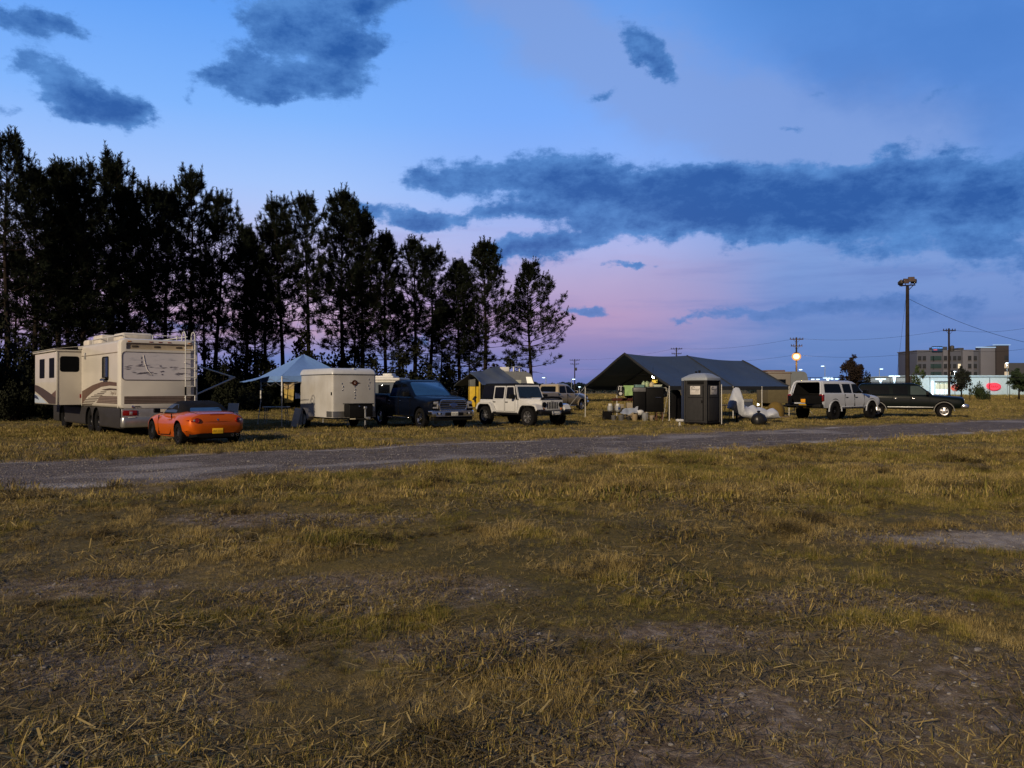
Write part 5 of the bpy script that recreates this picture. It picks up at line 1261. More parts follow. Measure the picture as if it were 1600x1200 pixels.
# ---- pop-up camper behind the navy pickup
def popup():
    Y = 40.5; x0, x1 = gpt(556, Y), gpt(629, Y); cx = (x0+x1)/2; hw = (x1-x0)/2
    t = thing('camper_trailer', 'low white pop-up camper with roof box, half hidden behind the navy pickup', 'camper', (cx, Y+1.1, 0), -.12)
    wm = mat('camper_white', (.58, .58, .57), .45, var=.08)
    q = MB(); q.box(-hw+.1, hw-.12, -1.0, 1.0, .55, 1.05, wm, .05); q.build('body', t)
    q = MB(); q.box(-hw+.14, hw-.24, -.96, .96, 1.05, 1.93, mat('camper_canvas', (.10, .12, .15), .8), .03); q.build('canvas_wall', t)
    q = MB(); q.box(-hw, hw, -1.06, 1.06, 2.02, 2.16, wm, .05); q.box(-hw+.06, hw-.08, -1.0, 1.0, 1.92, 2.025, wm, .02); q.build('roof', t)
    q = MB(); q.box(.1, .62, -.4, .4, 2.155, 2.40, wm, .06); q.box(-.8, .72, -.55, .55, 2.155, 2.27, wm, .03); q.build('air_conditioner', t)
    for x in (-.5, .35): q = MB(); q.box(x-.3, x+.3, -.975, -.95, 1.2, 1.8, M['glass'], .02); q.build('window', t)
    for sg in (1, -1): wheel(t, 0, sg*.95, .3, .18, 'steel', M['steel'], .6)
popup()
# ---- grey camper with a tarp lean-to, behind the off-roader
def grey_camper():
    Y = 45.0; x0, x1 = gpt(742, Y), gpt(838, Y); L_ = x1-x0
    t = thing('camper_trailer', 'grey ribbed camper trailer with bright corner window behind the white off-roader', 'camper', (x0, Y, 0), 0.06)
    gm = mat('camper_grey', (.15, .16, .18), .5, .2, var=.12)
    prof = [(0, .55), (L_-.2, .55), (L_, .9), (L_, 1.5), (L_-.22, 2.35), (L_-.5, 2.58), (.4, 2.60), (.05, 2.3)]
    q = MB(); rp_ = rounded([(x, 0, z) for x, z in prof], .18, 3); q.rings([[(p[0], y, p[2]) for p in rp_] for y in (0, 2.1)], gm)
    for k in range(9): q.box(.1, L_-.35, -.008, .01, 1.25+.13*k, 1.262+.13*k, mat('rib%d' % k, (.15, .155, .17), .5))
    q.build('body', t)
    lit = mat('reflection_window', (.7, .68, .6), .3, emit=(1, .93, .78), estr=.45)  # bright reflections in the panes, put in as emission
    q = MB(); q.prism([(L_-.50, -.012, 1.86), (L_-.12, -.012, 1.86), (L_-.27, -.012, 2.28), (L_-.58, -.012, 2.28)], (0, .03, 0), lit); q.build('window', t)
    q = MB(); q.prism([(x, -.012, z) for x, z in rrect(L_-1.18, L_-.85, 1.9, 2.1, .03, 2)], (0, .03, 0), mat('dim_window', (.25, .25, .2), .3, emit=(1, .95, .7), estr=.12)); q.build('window', t)
    q = MB(); q.box(1.45, 2.0, .6, 1.3, 2.59, 2.86, M['wplastic'], .05); q.build('air_conditioner', t)
    q = MB(); q.tube([(2.25, .7, 2.55), (2.25, .7, 2.86)], .06, M['steel'], 8); q.tube([(2.1, .7, 2.86), (2.7, .7, 2.88)], .035, M['steel'], 6); q.tube([(2.6, .9, 2.55), (2.6, .9, 2.8)], .05, M['steel'], 8); q.build('roof_vent', t)
    for y in (.15, 1.95): wheel(t, 1.7, y if y > 1 else -.02+.15, .33, .2, 'steel', M['steel'], .6)
    # tarp
    tm = mat('grey_blue_tarp', (.10, .12, .155), .75, var=.15, scale=2, bump=.15, bscale=6)
    q = MB(); A = pp(733, 583, 42); B = pp(778, 572.5, 45.2); C_ = pp(812, 598.5, 44.4); D = pp(754, 602, 41.2)
    cloth_between(q, A, B, C_, D, tm, 14, 10, .10, .035, 51, .015)
    E = pp(709, 604, 43.0); F_ = pp(752, 594, 46.4); cloth_between(q, A+Vector((0, .01, 0)), B+Vector((0, .01, 0)), F_, E, tm, 12, 8, .08, .03, 53, .015)
    tp = q.build('tarp_shelter'); tag(tp, 'grey blue tarp stretched as a lean-to from the grey camper', 'tarp')
    for px, py, Yq in ((733, 583, 42.02), (754, 602, 41.22), (709, 604, 43.02)):
        p = pp(px, py, Yq); q = MB(); q.tube([(p.x, p.y, 0), (p.x, p.y, p.z)], .02, M['black'], 6); o = q.build('tarp_pole')
        tag(o, {733: 'tall dark pole under the peak of the grey blue tarp', 754: 'dark corner pole of the grey blue tarp nearest the white off-roader', 709: 'dark corner pole of the grey blue tarp nearest the navy pickup'}[px], 'pole')
    # yellow panel with a dark arrow mark
    t2 = thing('yellow_panel', 'tall yellow panel with a dark arrow mark standing under the tarp', 'panel', (gpt(741, 42.6), 42.6, 0), .05)
    q = MB(); q.box(-.31, .24, -.02, .02, .62, 1.72, mat('yellow_sheet', (.60, .40, .02), .6), .01); q.box(.25, .33, -.03, .03, .6, 2.05, mat('panel_edge', (.42, .30, .04), .6), .01); q.build('sheet', t2)
    q = MB(); q.box(-.31, .10, -.021, .021, 1.73, 2.25, mat('grey_sheet', (.12, .13, .14), .7), .01); q.build('upper_sheet', t2)
    q = MB(); q.prism([(-.12, -.026, 1.02), (.02, -.026, 1.22), (.16, -.026, 1.16), (.06, -.026, 1.04), (.12, -.026, .94), (.02, -.026, .86), (-.02, -.026, .98)], (0, .006, 0), M['ink']); q.build('arrow_mark', t2)
    for x in (-.29, .28): q = MB(); q.tube([(x, 0, 0), (x, 0, .64)], .02, M['black'], 6); q.build('leg', t2)
grey_camper()

# ---- the big event tent
def big_tent():
    A = Vector((7.93, 40.0, 0)); wv = Vector((-.57, .82, 0)).normalized(); lv = Vector((.82, .57, 0)).normalized(); W_, L_ = 6.55, 9.7
    t = thing('event_tent', 'long dark grey gable-roofed event tent with open sides over the camp kitchen', 'tent', (A.x, A.y, 0))
    cm = mat('tent_fabric', (.042, .060, .098), .6, var=.12, scale=1.2, bump=.12, bscale=3)
    edge = mat('tent_hem', (.03, .033, .04), .8); inner = cm
    rafter_m = mat('rafter_dark', (.03, .03, .032), .6); ZE, n = 1.74, 30
    def P(u, s):
        """u 0..1 along the length, s -1 near eave .. 0 ridge .. 1 far eave"""
        zr = 3.50-.20*max(0, (u-.5)*2)**1.5-.10*abs(sin(2*pi*u))*(1 if u < .5 else 1.1)
        s2 = abs(s); z = zr+(ZE-zr)*s2-.13*sin(pi*s2)*(abs(sin(2*pi*u))+.12)
        z += (.016*sin(40*u+s*3)+.022*sin(17*u-s*5+2)+.012*sin(71*u+s*9))*sin(pi*s2)**.6
        ov = 0
        return lv*(L_*u)+wv*(W_*.5*(1+s))+Vector((0, 0, z))
    for nm, s0, s1 in (('roof_slope', -1, 0), ('roof_slope', 1, 0)):
        q = MB(); rows = []
        vs = []; ns = 12
        for i in range(n+1):
            for j in range(ns+1):
                vs.append(P(i/n, s0+(s1-s0)*j/ns))
        k = len(vs); vs += [v-Vector((0, 0, .02)) for v in vs]; fs = []; Wn = ns+1
        for i in range(n):
            for j in range(ns):
                a, b, c, d = i*Wn+j, i*Wn+j+1, (i+1)*Wn+j+1, (i+1)*Wn+j; fs += [(a, b, c, d), (k+d, k+c, k+b, k+a)]
        ed = [j for j in range(Wn)]+[i*Wn+ns for i in range(1, n+1)]+[n*Wn+j for j in range(ns-1, -1, -1)]+[i*Wn for i in range(n-1, 0, -1)]
        for a, b in zip(ed, ed[1:]+ed[:1]): fs.append((b, a, k+a, k+b))
        q.add(vs, fs, cm, True); q.build(nm, t)
    q = MB()
    for s in (-1, 1):
        Q = MB(); cloth_between(Q, P(0, s), P(1, s), P(1, s)-Vector((0, 0, .20)), P(0, s)-Vector((0, 0, .20)), edge, 40, 2, .02, .012, 61); Q.build('valance', t)
    for u in (0, .5, 1):
        Q = MB(); Q.tube([P(u, -1+.1*k)+Vector((0, 0, .012)) for k in range(21)], (.03 if u == .5 else .045), edge, 6); Q.build('roof_hem', t)
    for u in (0, .25, .5, .75, 1):
        Q = MB(); Q.tube([P(u, -1+.1*k)-Vector((0, 0, .055)) for k in range(11)], .025, rafter_m, 6); Q.tube([P(u, .1*k)-Vector((0, 0, .055)) for k in range(11)], .025, rafter_m, 6); Q.tube([P(u, -.5)-Vector((0, 0, .25)), P(u, .5)-Vector((0, 0, .25))], .012, M['black'], 6); Q.build('rafter', t)
        for s in (-1, 1):
            p = P(u, s); Q = MB(); Q.tube([(p.x, p.y, 0), (p.x, p.y, p.z)], .028, pole_m, 8); Q.tube([(p.x, p.y, 0), (p.x, p.y, .02)], .09, M['steel'], 8); Q.build('pole', t)
    # guy ropes
    for u, s, o in ((0, -1, Vector((-.6, -1.3, 0))), (1, -1, Vector((1.3, -.5, 0))), (0, 1, Vector((-1.4, .3, 0)))):
        p = P(u, s); Q = MB(); Q.tube([p, Vector((p.x, p.y, 0))+o], .006, M['wplastic'], 4); Q.build('guy_rope', t)
big_tent()

# ---- portable toilets
def toilet(C, label, wall, signs=True):
    l = Vector((-.7, .71, 0)).normalized(); r = Vector((.71, .7, 0)).normalized()
    t = thing('portable_toilet', label, 'toilet', (C[0], C[1], 0), atan2(r.y, r.x))
    S_ = 1.13   # local x runs along the right face, y along the left face
    q = MB(); q.box(.03, S_-.03, .03, S_-.03, .12, 1.96, wall, .03)
    for x, y in ((0.02, 0.02), (S_-.02, .02), (.02, S_-.02), (S_-.02, S_-.02)): q.box(x-.04, x+.04, y-.04, y+.04, .1, 1.97, wall, .03)
    q.build('cabin', t)
    q = MB(); q.box(-.01, S_+.01, -.01, S_+.01, .06, .13, M['matblack'], .02); q.box(.0, S_, .05, .17, 0, .07, M['matblack']); q.box(0, S_, S_-.17, S_-.05, 0, .07, M['matblack']); q.build('skid_base', t)
    rm = mat('toilet_roof', (.27, .30, .35), .5, var=.05)
    q = MB(); q.rings([[(x, y, z) for x, y in rrect(-.03+i, S_+.03-i, -.03+i, S_+.03-i, .07, 3)] for z, i in ((1.965, 0), (2.06, .0), (2.09, .015), (2.25, .26), (2.28, .36), (2.285, .45))], rm); q.build('roof', t)
    q = MB(); q.tube([(S_-.18, S_-.18, 2.0), (S_-.18, S_-.18, 2.42)], .05, M['black'], 10); q.build('vent_pipe', t)
    dm = mat('toilet_panel', tuple(c*.8 for c in (.055, .055, .06)), .6) if signs else wall
    # left face (x = 0 side): door
    q = MB(); q.box(-.006, .03, .16, S_-.16, .2, 1.74, wall, .02); q.box(-.012, .0, .16, .19, .2, 1.74, M['matblack']); q.box(-.012, 0, .2, S_-.2, 1.205, 1.225, M['matblack']); d = q.build('door', t)
    q = MB(); q.box(-.03, .0, .2, .26, .98, 1.1, M['black'], .01); q.build('latch', d)
    q = MB()
    for k in range(4): q.box(-.004, .035, .15, S_-.15, 1.80+.035*k, 1.815+.035*k, M['matblack']); q.box(.15, S_-.15, -.004, .035, 1.80+.035*k, 1.815+.035*k, M['matblack'])
    q.build('louvre', t)
    q = MB(); q.box(.16, S_-.16, -.006, .03, .2, 1.74, wall, .02); q.box(.2, S_-.2, -.012, 0, 1.205, 1.225, M['matblack']); q.build('side_panel', t)
    if signs:
        sm = mat('sign_white', (.56, .54, .53), .5, var=.04); ink = mat('sign_ink', (.03, .03, .05), .6)
        for c, rt in (((-.012, S_/2, 1.53), (0, -1, 0)), ((S_/2, -.012, 1.53), (1, 0, 0))):
            Mx = face_matrix(c, rt, (0, 0, 1)); q = MB(); q.box(-.25, .25, -.185, .185, -.006, .004, sm, .004, M=Mx); s = q.build('sign', t)
            text_mesh('lettering', 'Diamond', .115, ink, Mx @ Matrix.Translation((.0, .045, .004)), s, .002, shear=.2)
            text_mesh('lettering', 'SANI', .075, ink, Mx @ Matrix.Translation((.1, -.03, .004)), s, .002)
            k = MB(); k.tube([Mx @ Vector((-.19, .07, .006)), Mx @ Vector((-.17, .12, .006)), Mx @ Vector((-.11, .15, .006)), Mx @ Vector((-.05, .148, .006)), Mx @ Vector((-.02, .11, .006))], .010, ink, 5)
            k.tube([Mx @ Vector((-.2, -.10, .005)), Mx @ Vector((.2, -.10, .005))], .005, mat('sign_grey', (.3, .28, .28), .6), 4); k.tube([Mx @ Vector((-.2, -.135, .005)), Mx @ Vector((.17, -.135, .005))], .004, mat('sign_grey2', (.3, .28, .28), .6), 4); k.build('emblem', s)
toilet((8.41, 34.3), 'dark grey portable toilet with white roof and white signs beside the track', mat('toilet_grey', (.036, .036, .039), .6, var=.12, bump=.1))
toilet((8.66, 36.0), 'dark blue portable toilet hidden behind the grey toilet', mat('toilet_blue', (.012, .022, .06), .6, var=.12), False)
def single(mb, name, label, cat, loc=None, rz=None, group=None):
    o = mb.build(name); tag(o, label, cat, group)
    if loc is not None: o.location = loc
    if rz is not None: o.rotation_euler.z = rz
    return o
q = MB(); q.tube([(0, 0, 0), (0, 0, 1.78)], .02, pole_m, 8); q.lathe([(.14, 0), (.14, .05), (.08, .09), (.03, .1)], M['matblack'], 12)
single(q, 'marker_pole', 'thin grey pole in a black foot right beside the grey toilet', 'pole', (gpt(1127.5, 33.6), 33.6, 0))
# pedestal basin by the toilet
t = thing('pedestal_basin', 'white plastic pedestal basin on the grass left of the grey toilet', 'basin', (gpt(1062, 33.6), 33.6, 0), .2)
q = MB(); q.lathe([(.06, 0), (.09, .02), (.045, .06), (.04, .2), (.05, .22)], M['wplastic'], 12); q.build('stem', t)
q = MB(); q.box(-.14, .14, -.12, .12, .21, .31, M['wplastic'], .03); q.build('bowl', t)

# ---- camp kitchen under the tent front
def smoker():
    Y = 40.2; x0, x1 = gpt(990.5, Y), gpt(1037, Y); W_ = x1-x0
    t = thing('barbecue_smoker', 'wide black cabinet smoker with grey side lid standing under the tent', 'barbecue', (x0, Y, 0), -.05)
    bk = mat('smoker_black', (.004, .004, .005), .6, var=.3)
    q = MB(); q.box(.62, W_, 0, .75, .42, 1.62, bk, .03); q.box(0, .60, .05, .7, .42, 1.44, bk, .03); q.build('cabinet', t)
    q = MB(); q.box(.64, W_-.02, .02, .73, 1.63, 1.70, mat('smoker_lid', (.04, .05, .06), .4, .4), .02); q.build('lid', t)
    q = MB(); q.box(-.02, .61, .03, .72, 1.44, 1.66, mat('grey_lid', (.13, .13, .14), .5, .3), .03); q.build('lid', t)
    q = MB(); q.tube([(1.08, 0, 1.16), (1.08, -.05, 1.16), (1.36, -.05, 1.16), (1.36, 0, 1.16)], .013, M['chrome'], 6); q.build('handle', t)
    wl = mat('brown_leg', (.09, .035, .02), .6)
    for x in (.08, .55, W_-.36, W_-.06):
        for y in (.1, .65):
            q = MB(); q.tube([(x, y, .43), (x+.02, y, 0)], .03, wl, 6); q.build('leg', t)
    return t
smoker()
tops = [('jug', 'left one of two pale green jugs on the black smoker', 'jug', 1005.5, (.33, .42, .25), .10, .28), ('jug', 'right one of two pale green jugs on the black smoker', 'jug', 1011, (.33, .42, .25), .10, .28), ('jug', 'cream coloured jug on the black smoker', 'jug', 1018, (.5, .42, .26), .11, .25)]
for nm, lab, cat, px, c, r, h in tops:
    q = MB(); q.lathe([(r*.9, 0), (r, .02), (r, h*.55), (r*.75, h*.75), (r*.35, h*.86), (r*.35, h), (r*.2, h+.01)], mat('jug_plastic', c, .45), 14); q.tube([(r*.4, 0, h*.9), (r*1.05, 0, h*.8), (r*.98, 0, h*.5)], .014, mat('jug_handle', c, .45), 6)
    single(q, nm, lab, cat, (gpt(px, 40.5), 40.5, 1.705))
q = MB(); q.box(-.24, .24, -.15, .15, 0, .12, mat('teal_tub', (.12, .22, .22), .5), .03); q.box(-.26, .26, -.17, .17, .115, .14, mat('teal_lid', (.16, .26, .25), .5), .01); single(q, 'storage_tub', 'teal plastic tub on the grey smoker lid', 'tub', (gpt(999, 40.5), 40.5, 1.665))
q = MB(); q.rings([[(x, y, z) for x, y in rrect(-i, i, -.6*i, .6*i, .02, 2)] for z, i in ((0, .19), (.02, .2), (.10, .24), (.105, .225), (.03, .185))], mat('tray', (.55, .6, .5), .4)); single(q, 'serving_tray', 'pale foil serving tray at the end of the black smoker', 'tray', (gpt(1027, 40.5), 40.5, 1.705))
hanging('towel', 'pale green towel hanging at the front of the event tent', 'towel', 974, 990, 602.2, 618.5, 41.6, mat('green_towel', (.26, .40, .17), .95), 71, .86)
fb = hanging('banner', 'small black banner with white emblem beside the green towel', 'banner', 965, 973.5, 602, 619, 41.4, mat('banner_black', (.02, .02, .022), .8), 73, 1.0)
q = MB(); o_ = pp(969, 606, 41.33); wb_ = mat('banner_white', (.5, .5, .5), .8)
q.box(-.10, -.06, -.012, .0, -.12, .1, wb_); q.box(.02, .06, -.012, 0, -.16, .1, wb_); q.box(-.11, .11, -.012, 0, .06, .10, wb_); q.lathe([(.085, 0), (.085, .012), (.001, .014)], wb_, 14, Matrix.Translation((0.02, 0, -.30)) @ Matrix.Rotation(pi/2, 4, 'X')); e = q.build('emblem', fb); e.location = o_
hanging('hanging_cloth', 'mustard yellow cloth hanging in the tent above the smoker', 'cloth', 1018.5, 1027.5, 593.5, 599, 41.9, mat('mustard_cloth', (.42, .25, .03), .9), 75, .9)
hanging('hanging_shirt', 'grey shirt hanging on the tent pole beside the covered grill', 'shirt', 1036.5, 1042.5, 605, 621, 40.9, mat('grey_shirt', (.26, .26, .25), .9), 77, .9)
# lantern
lamp_m = mat('lantern_glow', (1, 1, 1), .3, emit=(.95, 1.0, .88), estr=30)
t = thing('lantern', 'lit white lantern hanging from the tent ridge above the smoker', 'lantern', tuple(pp(1020.5, 589, 41.4)))
q = MB(); q.ball((0, 0, 0), .07, lamp_m, 10, 7); q.build('bulb', t)
q = MB(); q.lathe([(.075, .05), (.06, .08), (.02, .10)], M['black'], 10); q.tube([(0, 0, .1), (0, 0, .55)], .006, M['wire'], 4); q.build('cap', t)
ll = bpy.data.lights.new('lantern_light', 'POINT'); ll.energy = 16; ll.color = (.85, 1.0, .75); ll.shadow_soft_size = .08; lo = bpy.data.objects.new('lantern_light', ll); COL.objects.link(lo); lo.parent = t; lo.location = (0, -.1, -.12)
# counter, boxes, pots, tanks
table('serving_counter', 'tall dark red counter at the open end of the event tent', (gpt(973, 42.2), 42.2), 1.15, .55, 1.10, -.1, mat('dark_red_top', (.05, .014, .012), .6), M['black'], th=.14)
q = MB(); q.ball((0, 0, .16), .25, mat('pot_black', (.008, .008, .009), .5), 14, 8, (.28, .24, .17)); q.lathe([(.05, .30), (.05, .35), (.02, .36)], M['black'], 8); single(q, 'kettle_pot', 'black lidded pot on the dark red counter', 'pot', (gpt(983, 42.2), 42.1, 1.10))
cb = mat('cream_box', (.24, .20, .15), .7)
for px, w2, z0, h, lab, Yb in ((967, .24, .42, .36, 'cream box on the low black bench under the counter', 42.0), (984.5, .20, .0, .50, 'lower cream box of the stack under the counter', 42.1), (984.5, .20, .505, .36, 'upper cream box of the stack under the counter', 42.1)):
    q = MB(); q.box(-w2, w2, -.2, .2, 0, h, cb, .02); q.box(-w2-.01, w2+.01, -.21, .21, h-.05, h-.01, mat('box_lid', (.28, .24, .19), .6), .01); single(q, 'storage_box', lab, 'box', (gpt(px, Yb), Yb, z0))
t = table('low_bench', 'low black bench carrying two white gas cylinders', (gpt(961, 41.2), 41.2), .95, .45, .42, 0, M['matblack'], M['black'], cat='bench', th=.06)
for px, lab in ((953.5, 'white gas cylinder on the left end of the low bench'), (965.5, 'white gas cylinder with blue label on the low bench')):
    t = thing('gas_cylinder', lab, 'gas cylinder', (gpt(px, 41.15), 41.15, .42), .3, 'gas cylinders on the low bench')
    q = MB(); q.lathe([(.11, 0), (.115, .03), (.15, .06), (.152, .22), (.13, .29), (.05, .33), (.03, .34)], mat('cylinder_grey', (.26, .27, .28), .5), 18); q.build('tank', t)
    q = MB(); q.lathe([(.10, .29), (.10, .41), (.085, .41), (.085, .30)], M['wplastic'], 14); q.build('collar', t)
    q = MB(); q.tube([(0, 0, .33), (0, 0, .40)], .022, M['steel'], 6); q.build('valve', t)
    if px > 960: q = MB(); q.box(-.06, .06, -.156, -.14, .10, .22, M['blueink'], .005); q.build('label_patch', t)
q = MB(); q.box(-.24, .24, -.22, .22, .06, .46, M['matblack'], .05); q.tube([(-.2, -.2, .4), (-.34, -.2, .78), (-.1, -.2, .8)], .016, M['black'], 6)
for x in (-.2, .2): q.lathe([(.09, -.02), (.1, 0), (.09, .02)], M['rubber'], 12, Matrix.Translation((x, -.24, .10)) @ Matrix.Rotation(pi/2, 4, 'X'))
single(q, 'tool_cart', 'small black wheeled cart at the left of the camp kitchen', 'cart', (gpt(949, 40.2), 40.2, 0))
bm_ = {'grey': (.09, .09, .095), 'dark': (.03, .03, .03), 'beige': (.26, .20, .12), 'cream': (.26, .21, .16), 'white': (.20, .21, .23)}
for px, r, h, k, Yb, lab in ((959, .13, .27, 'grey', 39.7, 'small grey bucket nearest the black cart'), (971, .16, .30, 'grey', 39.6, 'wide grey bucket beneath the white plastic sheet'), (982.5, .11, .26, 'dark', 39.6, 'dark bucket between the grey and beige buckets'), (992, .155, .34, 'beige', 39.4, 'beige bucket in front of the smoker legs'), (1008, .17, .42, 'white', 39.2, 'tall pale grey bin in front of the smoker'), (1019, .135, .28, 'cream', 39.2, 'cream bucket with dark label at the end of the row of buckets')):
    t = thing('bucket', lab, 'bucket', (gpt(px, Yb), Yb, 0), .4, 'buckets in front of the camp kitchen')
    m = mat('bucket_'+k, bm_[k], .5, var=.12)
    q = MB(); q.lathe([(r*.82, 0), (r*.85, .01), (r, h-.02), (r*1.05, h-.02), (r*1.05, h), (r*.95, h), (r*.8, .03)], m, 20); q.build('pail', t)
    q = MB(); q.tube([(r*cos(a), -.02, h-.03-.09*sin(a)*r/.15) for a in np.linspace(0, pi, 9)], .006, M['steel'], 4); q.build('handle', t)
    if k == 'cream': q = MB(); q.box(-.04, .04, -r*1.0-.002, -r*.8, .08, .18, M['ink'], .003); q.build('label_patch', t)
    if k == 'white': q = MB(); q.box(-.06, .06, -r*1.0-.0, -r*.8, .1, .3, mat('bin_mark', (.2, .2, .22), .6), .003); q.build('label_patch', t)
# white plastic sheet over a low trestle, crumpled bag
q = MB(); cloth_between(q, pp(972, 640.5, 40.3), pp(998, 634, 40.5), pp(996, 645, 39.5), pp(969.5, 647, 39.4), mat('white_sheeting', (.36, .39, .45), .45, var=.05), 14, 8, .02, .03, 81, .02)
single(q, 'plastic_sheet', 'white plastic sheet draped over a board above the buckets', 'sheet')
q = MB(); a_, b_ = pp(971, 646, 39.9), pp(997, 643, 40.0); q.box(a_.x, b_.x, 39.5, 40.3, .20, .24, M['wood'], .01)
for x in (a_.x+.1, b_.x-.1): q.box(x-.03, x+.03, 39.8, 39.9, 0, .2, M['wood'])
single(q, 'trestle_board', 'low wooden board carrying the white plastic sheet', 'board')
rr_ = random.Random(8)
q = MB(); q.ball((0, 0, .13), .2, M['wplastic'], 14, 8, (.2, .16, .14), .16, rr_); single(q, 'crumpled_bag', 'crumpled white plastic bag on the ground by the smoker', 'bag', (gpt(1000, 39.7), 39.7, .28))
q = MB(); q.box(-.15, .15, -.12, .12, 0, .28, M['matblack'], .03); single(q, 'black_crate', 'small black crate under the crumpled white bag', 'crate', (gpt(1000, 39.7), 39.7, 0))
# covered grill
q = MB(); rr2 = random.Random(3); R = []
for z, w2, d2 in ((.02, .38, .34), (.3, .36, .32), (.8, .34, .30), (1.2, .33, .28), (1.45, .27, .22), (1.58, .14, .12), (1.60, .04, .04)):
    R.append([(w2*cos(a)*(1+.06*sin(7*a+z*3)), d2*sin(a)*(1+.06*sin(7*a+z*3)), z) for a in np.linspace(0, 2*pi, 28, endpoint=False)])
q.rings(R, mat('grill_cover', (.004, .004, .005), .8, var=.3)); single(q, 'covered_grill', 'tall black covered grill behind the front tent pole', 'grill', (gpt(1054, 41.3), 41.3, 0))

# ---- right end of the tent
def white_tarp():
    Y = 38.0
    top = [(1137, 636), (1141, 620), (1145, 608), (1150, 605), (1155, 606), (1158, 613), (1159, 626), (1164, 634), (1169, 636), (1174, 633.5), (1177, 632.5), (1182, 637), (1187, 636), (1193, 638), (1198, 641), (1203, 638.5), (1208, 637.5), (1213, 641), (1216, 650), (1219, 652)]
    bot = [(1137, 638), (1141, 640), (1145, 642), (1150, 645), (1155, 648), (1158, 650), (1160, 651), (1165, 653), (1170, 654.5), (1175, 655.5), (1180, 656), (1184, 656), (1188, 656), (1193, 655.5), (1198, 655.5), (1203, 655), (1208, 654), (1213, 653.5), (1216, 653), (1219, 652.5)]
    q = MB(); m = mat('white_tarpaulin', (.44, .47, .54), .55, var=.06, bump=.1, bscale=5); R = []; r = np.random.RandomState(4)
    tx = np.linspace(0, len(top)-1, 46)
    T = [(np.interp(u, range(len(top)), [p[0] for p in top]), np.interp(u, range(len(top)), [p[1] for p in top]), np.interp(u, range(len(bot)), [p[1] for p in bot])) for u in tx]
    ph = r.uniform(0, 6, 4)
    for i, (px, y0, y1) in enumerate(T):
        x = gpt(px, Y); z1, z0 = hz(y0, Y), max(.02, hz(y1, Y)); ring = []; nv = 9; dp = (.12+.24*min(1, (z1-z0)/.6))
        for j in range(nv+1):
            v = j/nv; f = .07*abs(sin(.42*i+2.6*v+ph[0]))+.06*abs(sin(.23*i-4*v+ph[1]))-.07+r.uniform(-.008, .008)
            ring.append((x, Y-dp*sin(pi*min(v*.75+.25*v, 1))**.7-dp*.5*(1-v)+f, z0+(z1-z0)*v))
        for j in range(nv-1, 0, -1):
            v = j/nv; ring.append((x, Y+dp*sin(pi*v)+.02*sin(i*.9+4*v), z0+(z1-z0)*v*.97))
        R.append(ring)
    q.rings(R, m, True, True)
    single(q, 'white_tarpaulin', 'white tarpaulin draped over a post and trailing on the grass by the tent', 'tarpaulin')
    q = MB(); q.tube([(gpt(1151, 38.15), 38.15, 0), (gpt(1151, 38.15), 38.15, hz(607, 38.1))], .05, M['black'], 8); single(q, 'draped_post', 'dark post holding up the peak of the white tarpaulin', 'post')
white_tarp()
q = MB(); r = random.Random(12); R = []
for z, w2 in ((.01, .24), (.06, .31), (.2, .34), (.34, .31), (.46, .23), (.53, .10), (.56, .05), (.62, .09), (.64, .03)):
    R.append([(w2*cos(a)*(1+.07*sin(5*a+z*9)+.05*sin(11*a-z*14)), w2*.85*sin(a)*(1+.07*sin(6*a+z*7)), z) for a in np.linspace(0, 2*pi, 26, endpoint=False)])
q.rings(R, mat('bin_bag', (.012, .012, .013), .35, var=.2)); single(q, 'rubbish_bag', 'tied black rubbish bag on the grass in front of the white tarpaulin', 'bag', (gpt(1185.5, 35.0), 35.0, 0))
table('folding_table', 'dark folding table between the grey toilet and white tarpaulin', (gpt(1136, 40.5), 40.5), 1.0, .6, .78, .55, mat('dark_table', (.10, .09, .085), .6), mat('wooden_leg', (.16, .09, .05), .7))
q = MB(); q.box(-.3, .3, -.2, .2, .45, .74, mat('cooler_blue', (.03, .04, .07), .5), .04); q.box(-.32, .32, -.22, .22, .72, .90, mat('cooler_lid', (.13, .135, .15), .6), .06, 3)
for x in (-.22, .22): q.box(x-.03, x+.03, -.15, .15, 0, .46, M['black'])
single(q, 'drinks_cooler', 'grey lidded cooler on a black stand under the tent', 'cooler', (gpt(1166, 42.5), 42.5, .15))
q = MB(); q.box(-.4, .4, -.3, .3, 0, .15, M['wood'], .02); single(q, 'wooden_pallet', 'low wooden platform beneath the grey lidded cooler', 'platform', (gpt(1166, 42.5), 42.5, 0))
q = MB(); R = []
for z, w2, d2 in ((.0, .46, .4), (.3, .48, .42), (.55, .42, .38), (.72, .26, .26), (.80, .1, .1)):
    R.append([(w2*cos(a)*(1+.05*sin(5*a+z*5)), d2*sin(a)*(1+.05*sin(4*a)), z) for a in np.linspace(0, 2*pi, 24, endpoint=False)])
q.rings(R, mat('yellow_cover', (.13, .085, .018), .9)); single(q, 'covered_load', 'mustard yellow covered heap beside the open white wagon', 'heap', (gpt(1212, 43.6), 43.6, .1))
q = MB(); q.box(-.6, .6, -.4, .4, 0, .10, M['wood'], .01); single(q, 'wooden_pallet', 'wooden pallet beneath the mustard yellow covered heap', 'pallet', (gpt(1212, 43.6), 43.6, 0))
t = thing('lantern', 'small lit lamp standing on a stool under the far end of the tent', 'lantern', (gpt(1184.5, 41.5), 41.5, .70))
q = MB(); q.ball((0, 0, .07), .05, mat('lamp_glow', (1, .9, .7), .3, emit=(1, .9, .7), estr=12), 8, 6, (.045, .045, .07)); q.build('bulb', t)
q = MB(); q.lathe([(.06, -.0), (.06, .02), (.02, .03)], M['black'], 10); q.build('base', t)
q = MB(); q.lathe([(.16, .67), (.16, .70), (.001, .70)], M['wood'], 14)
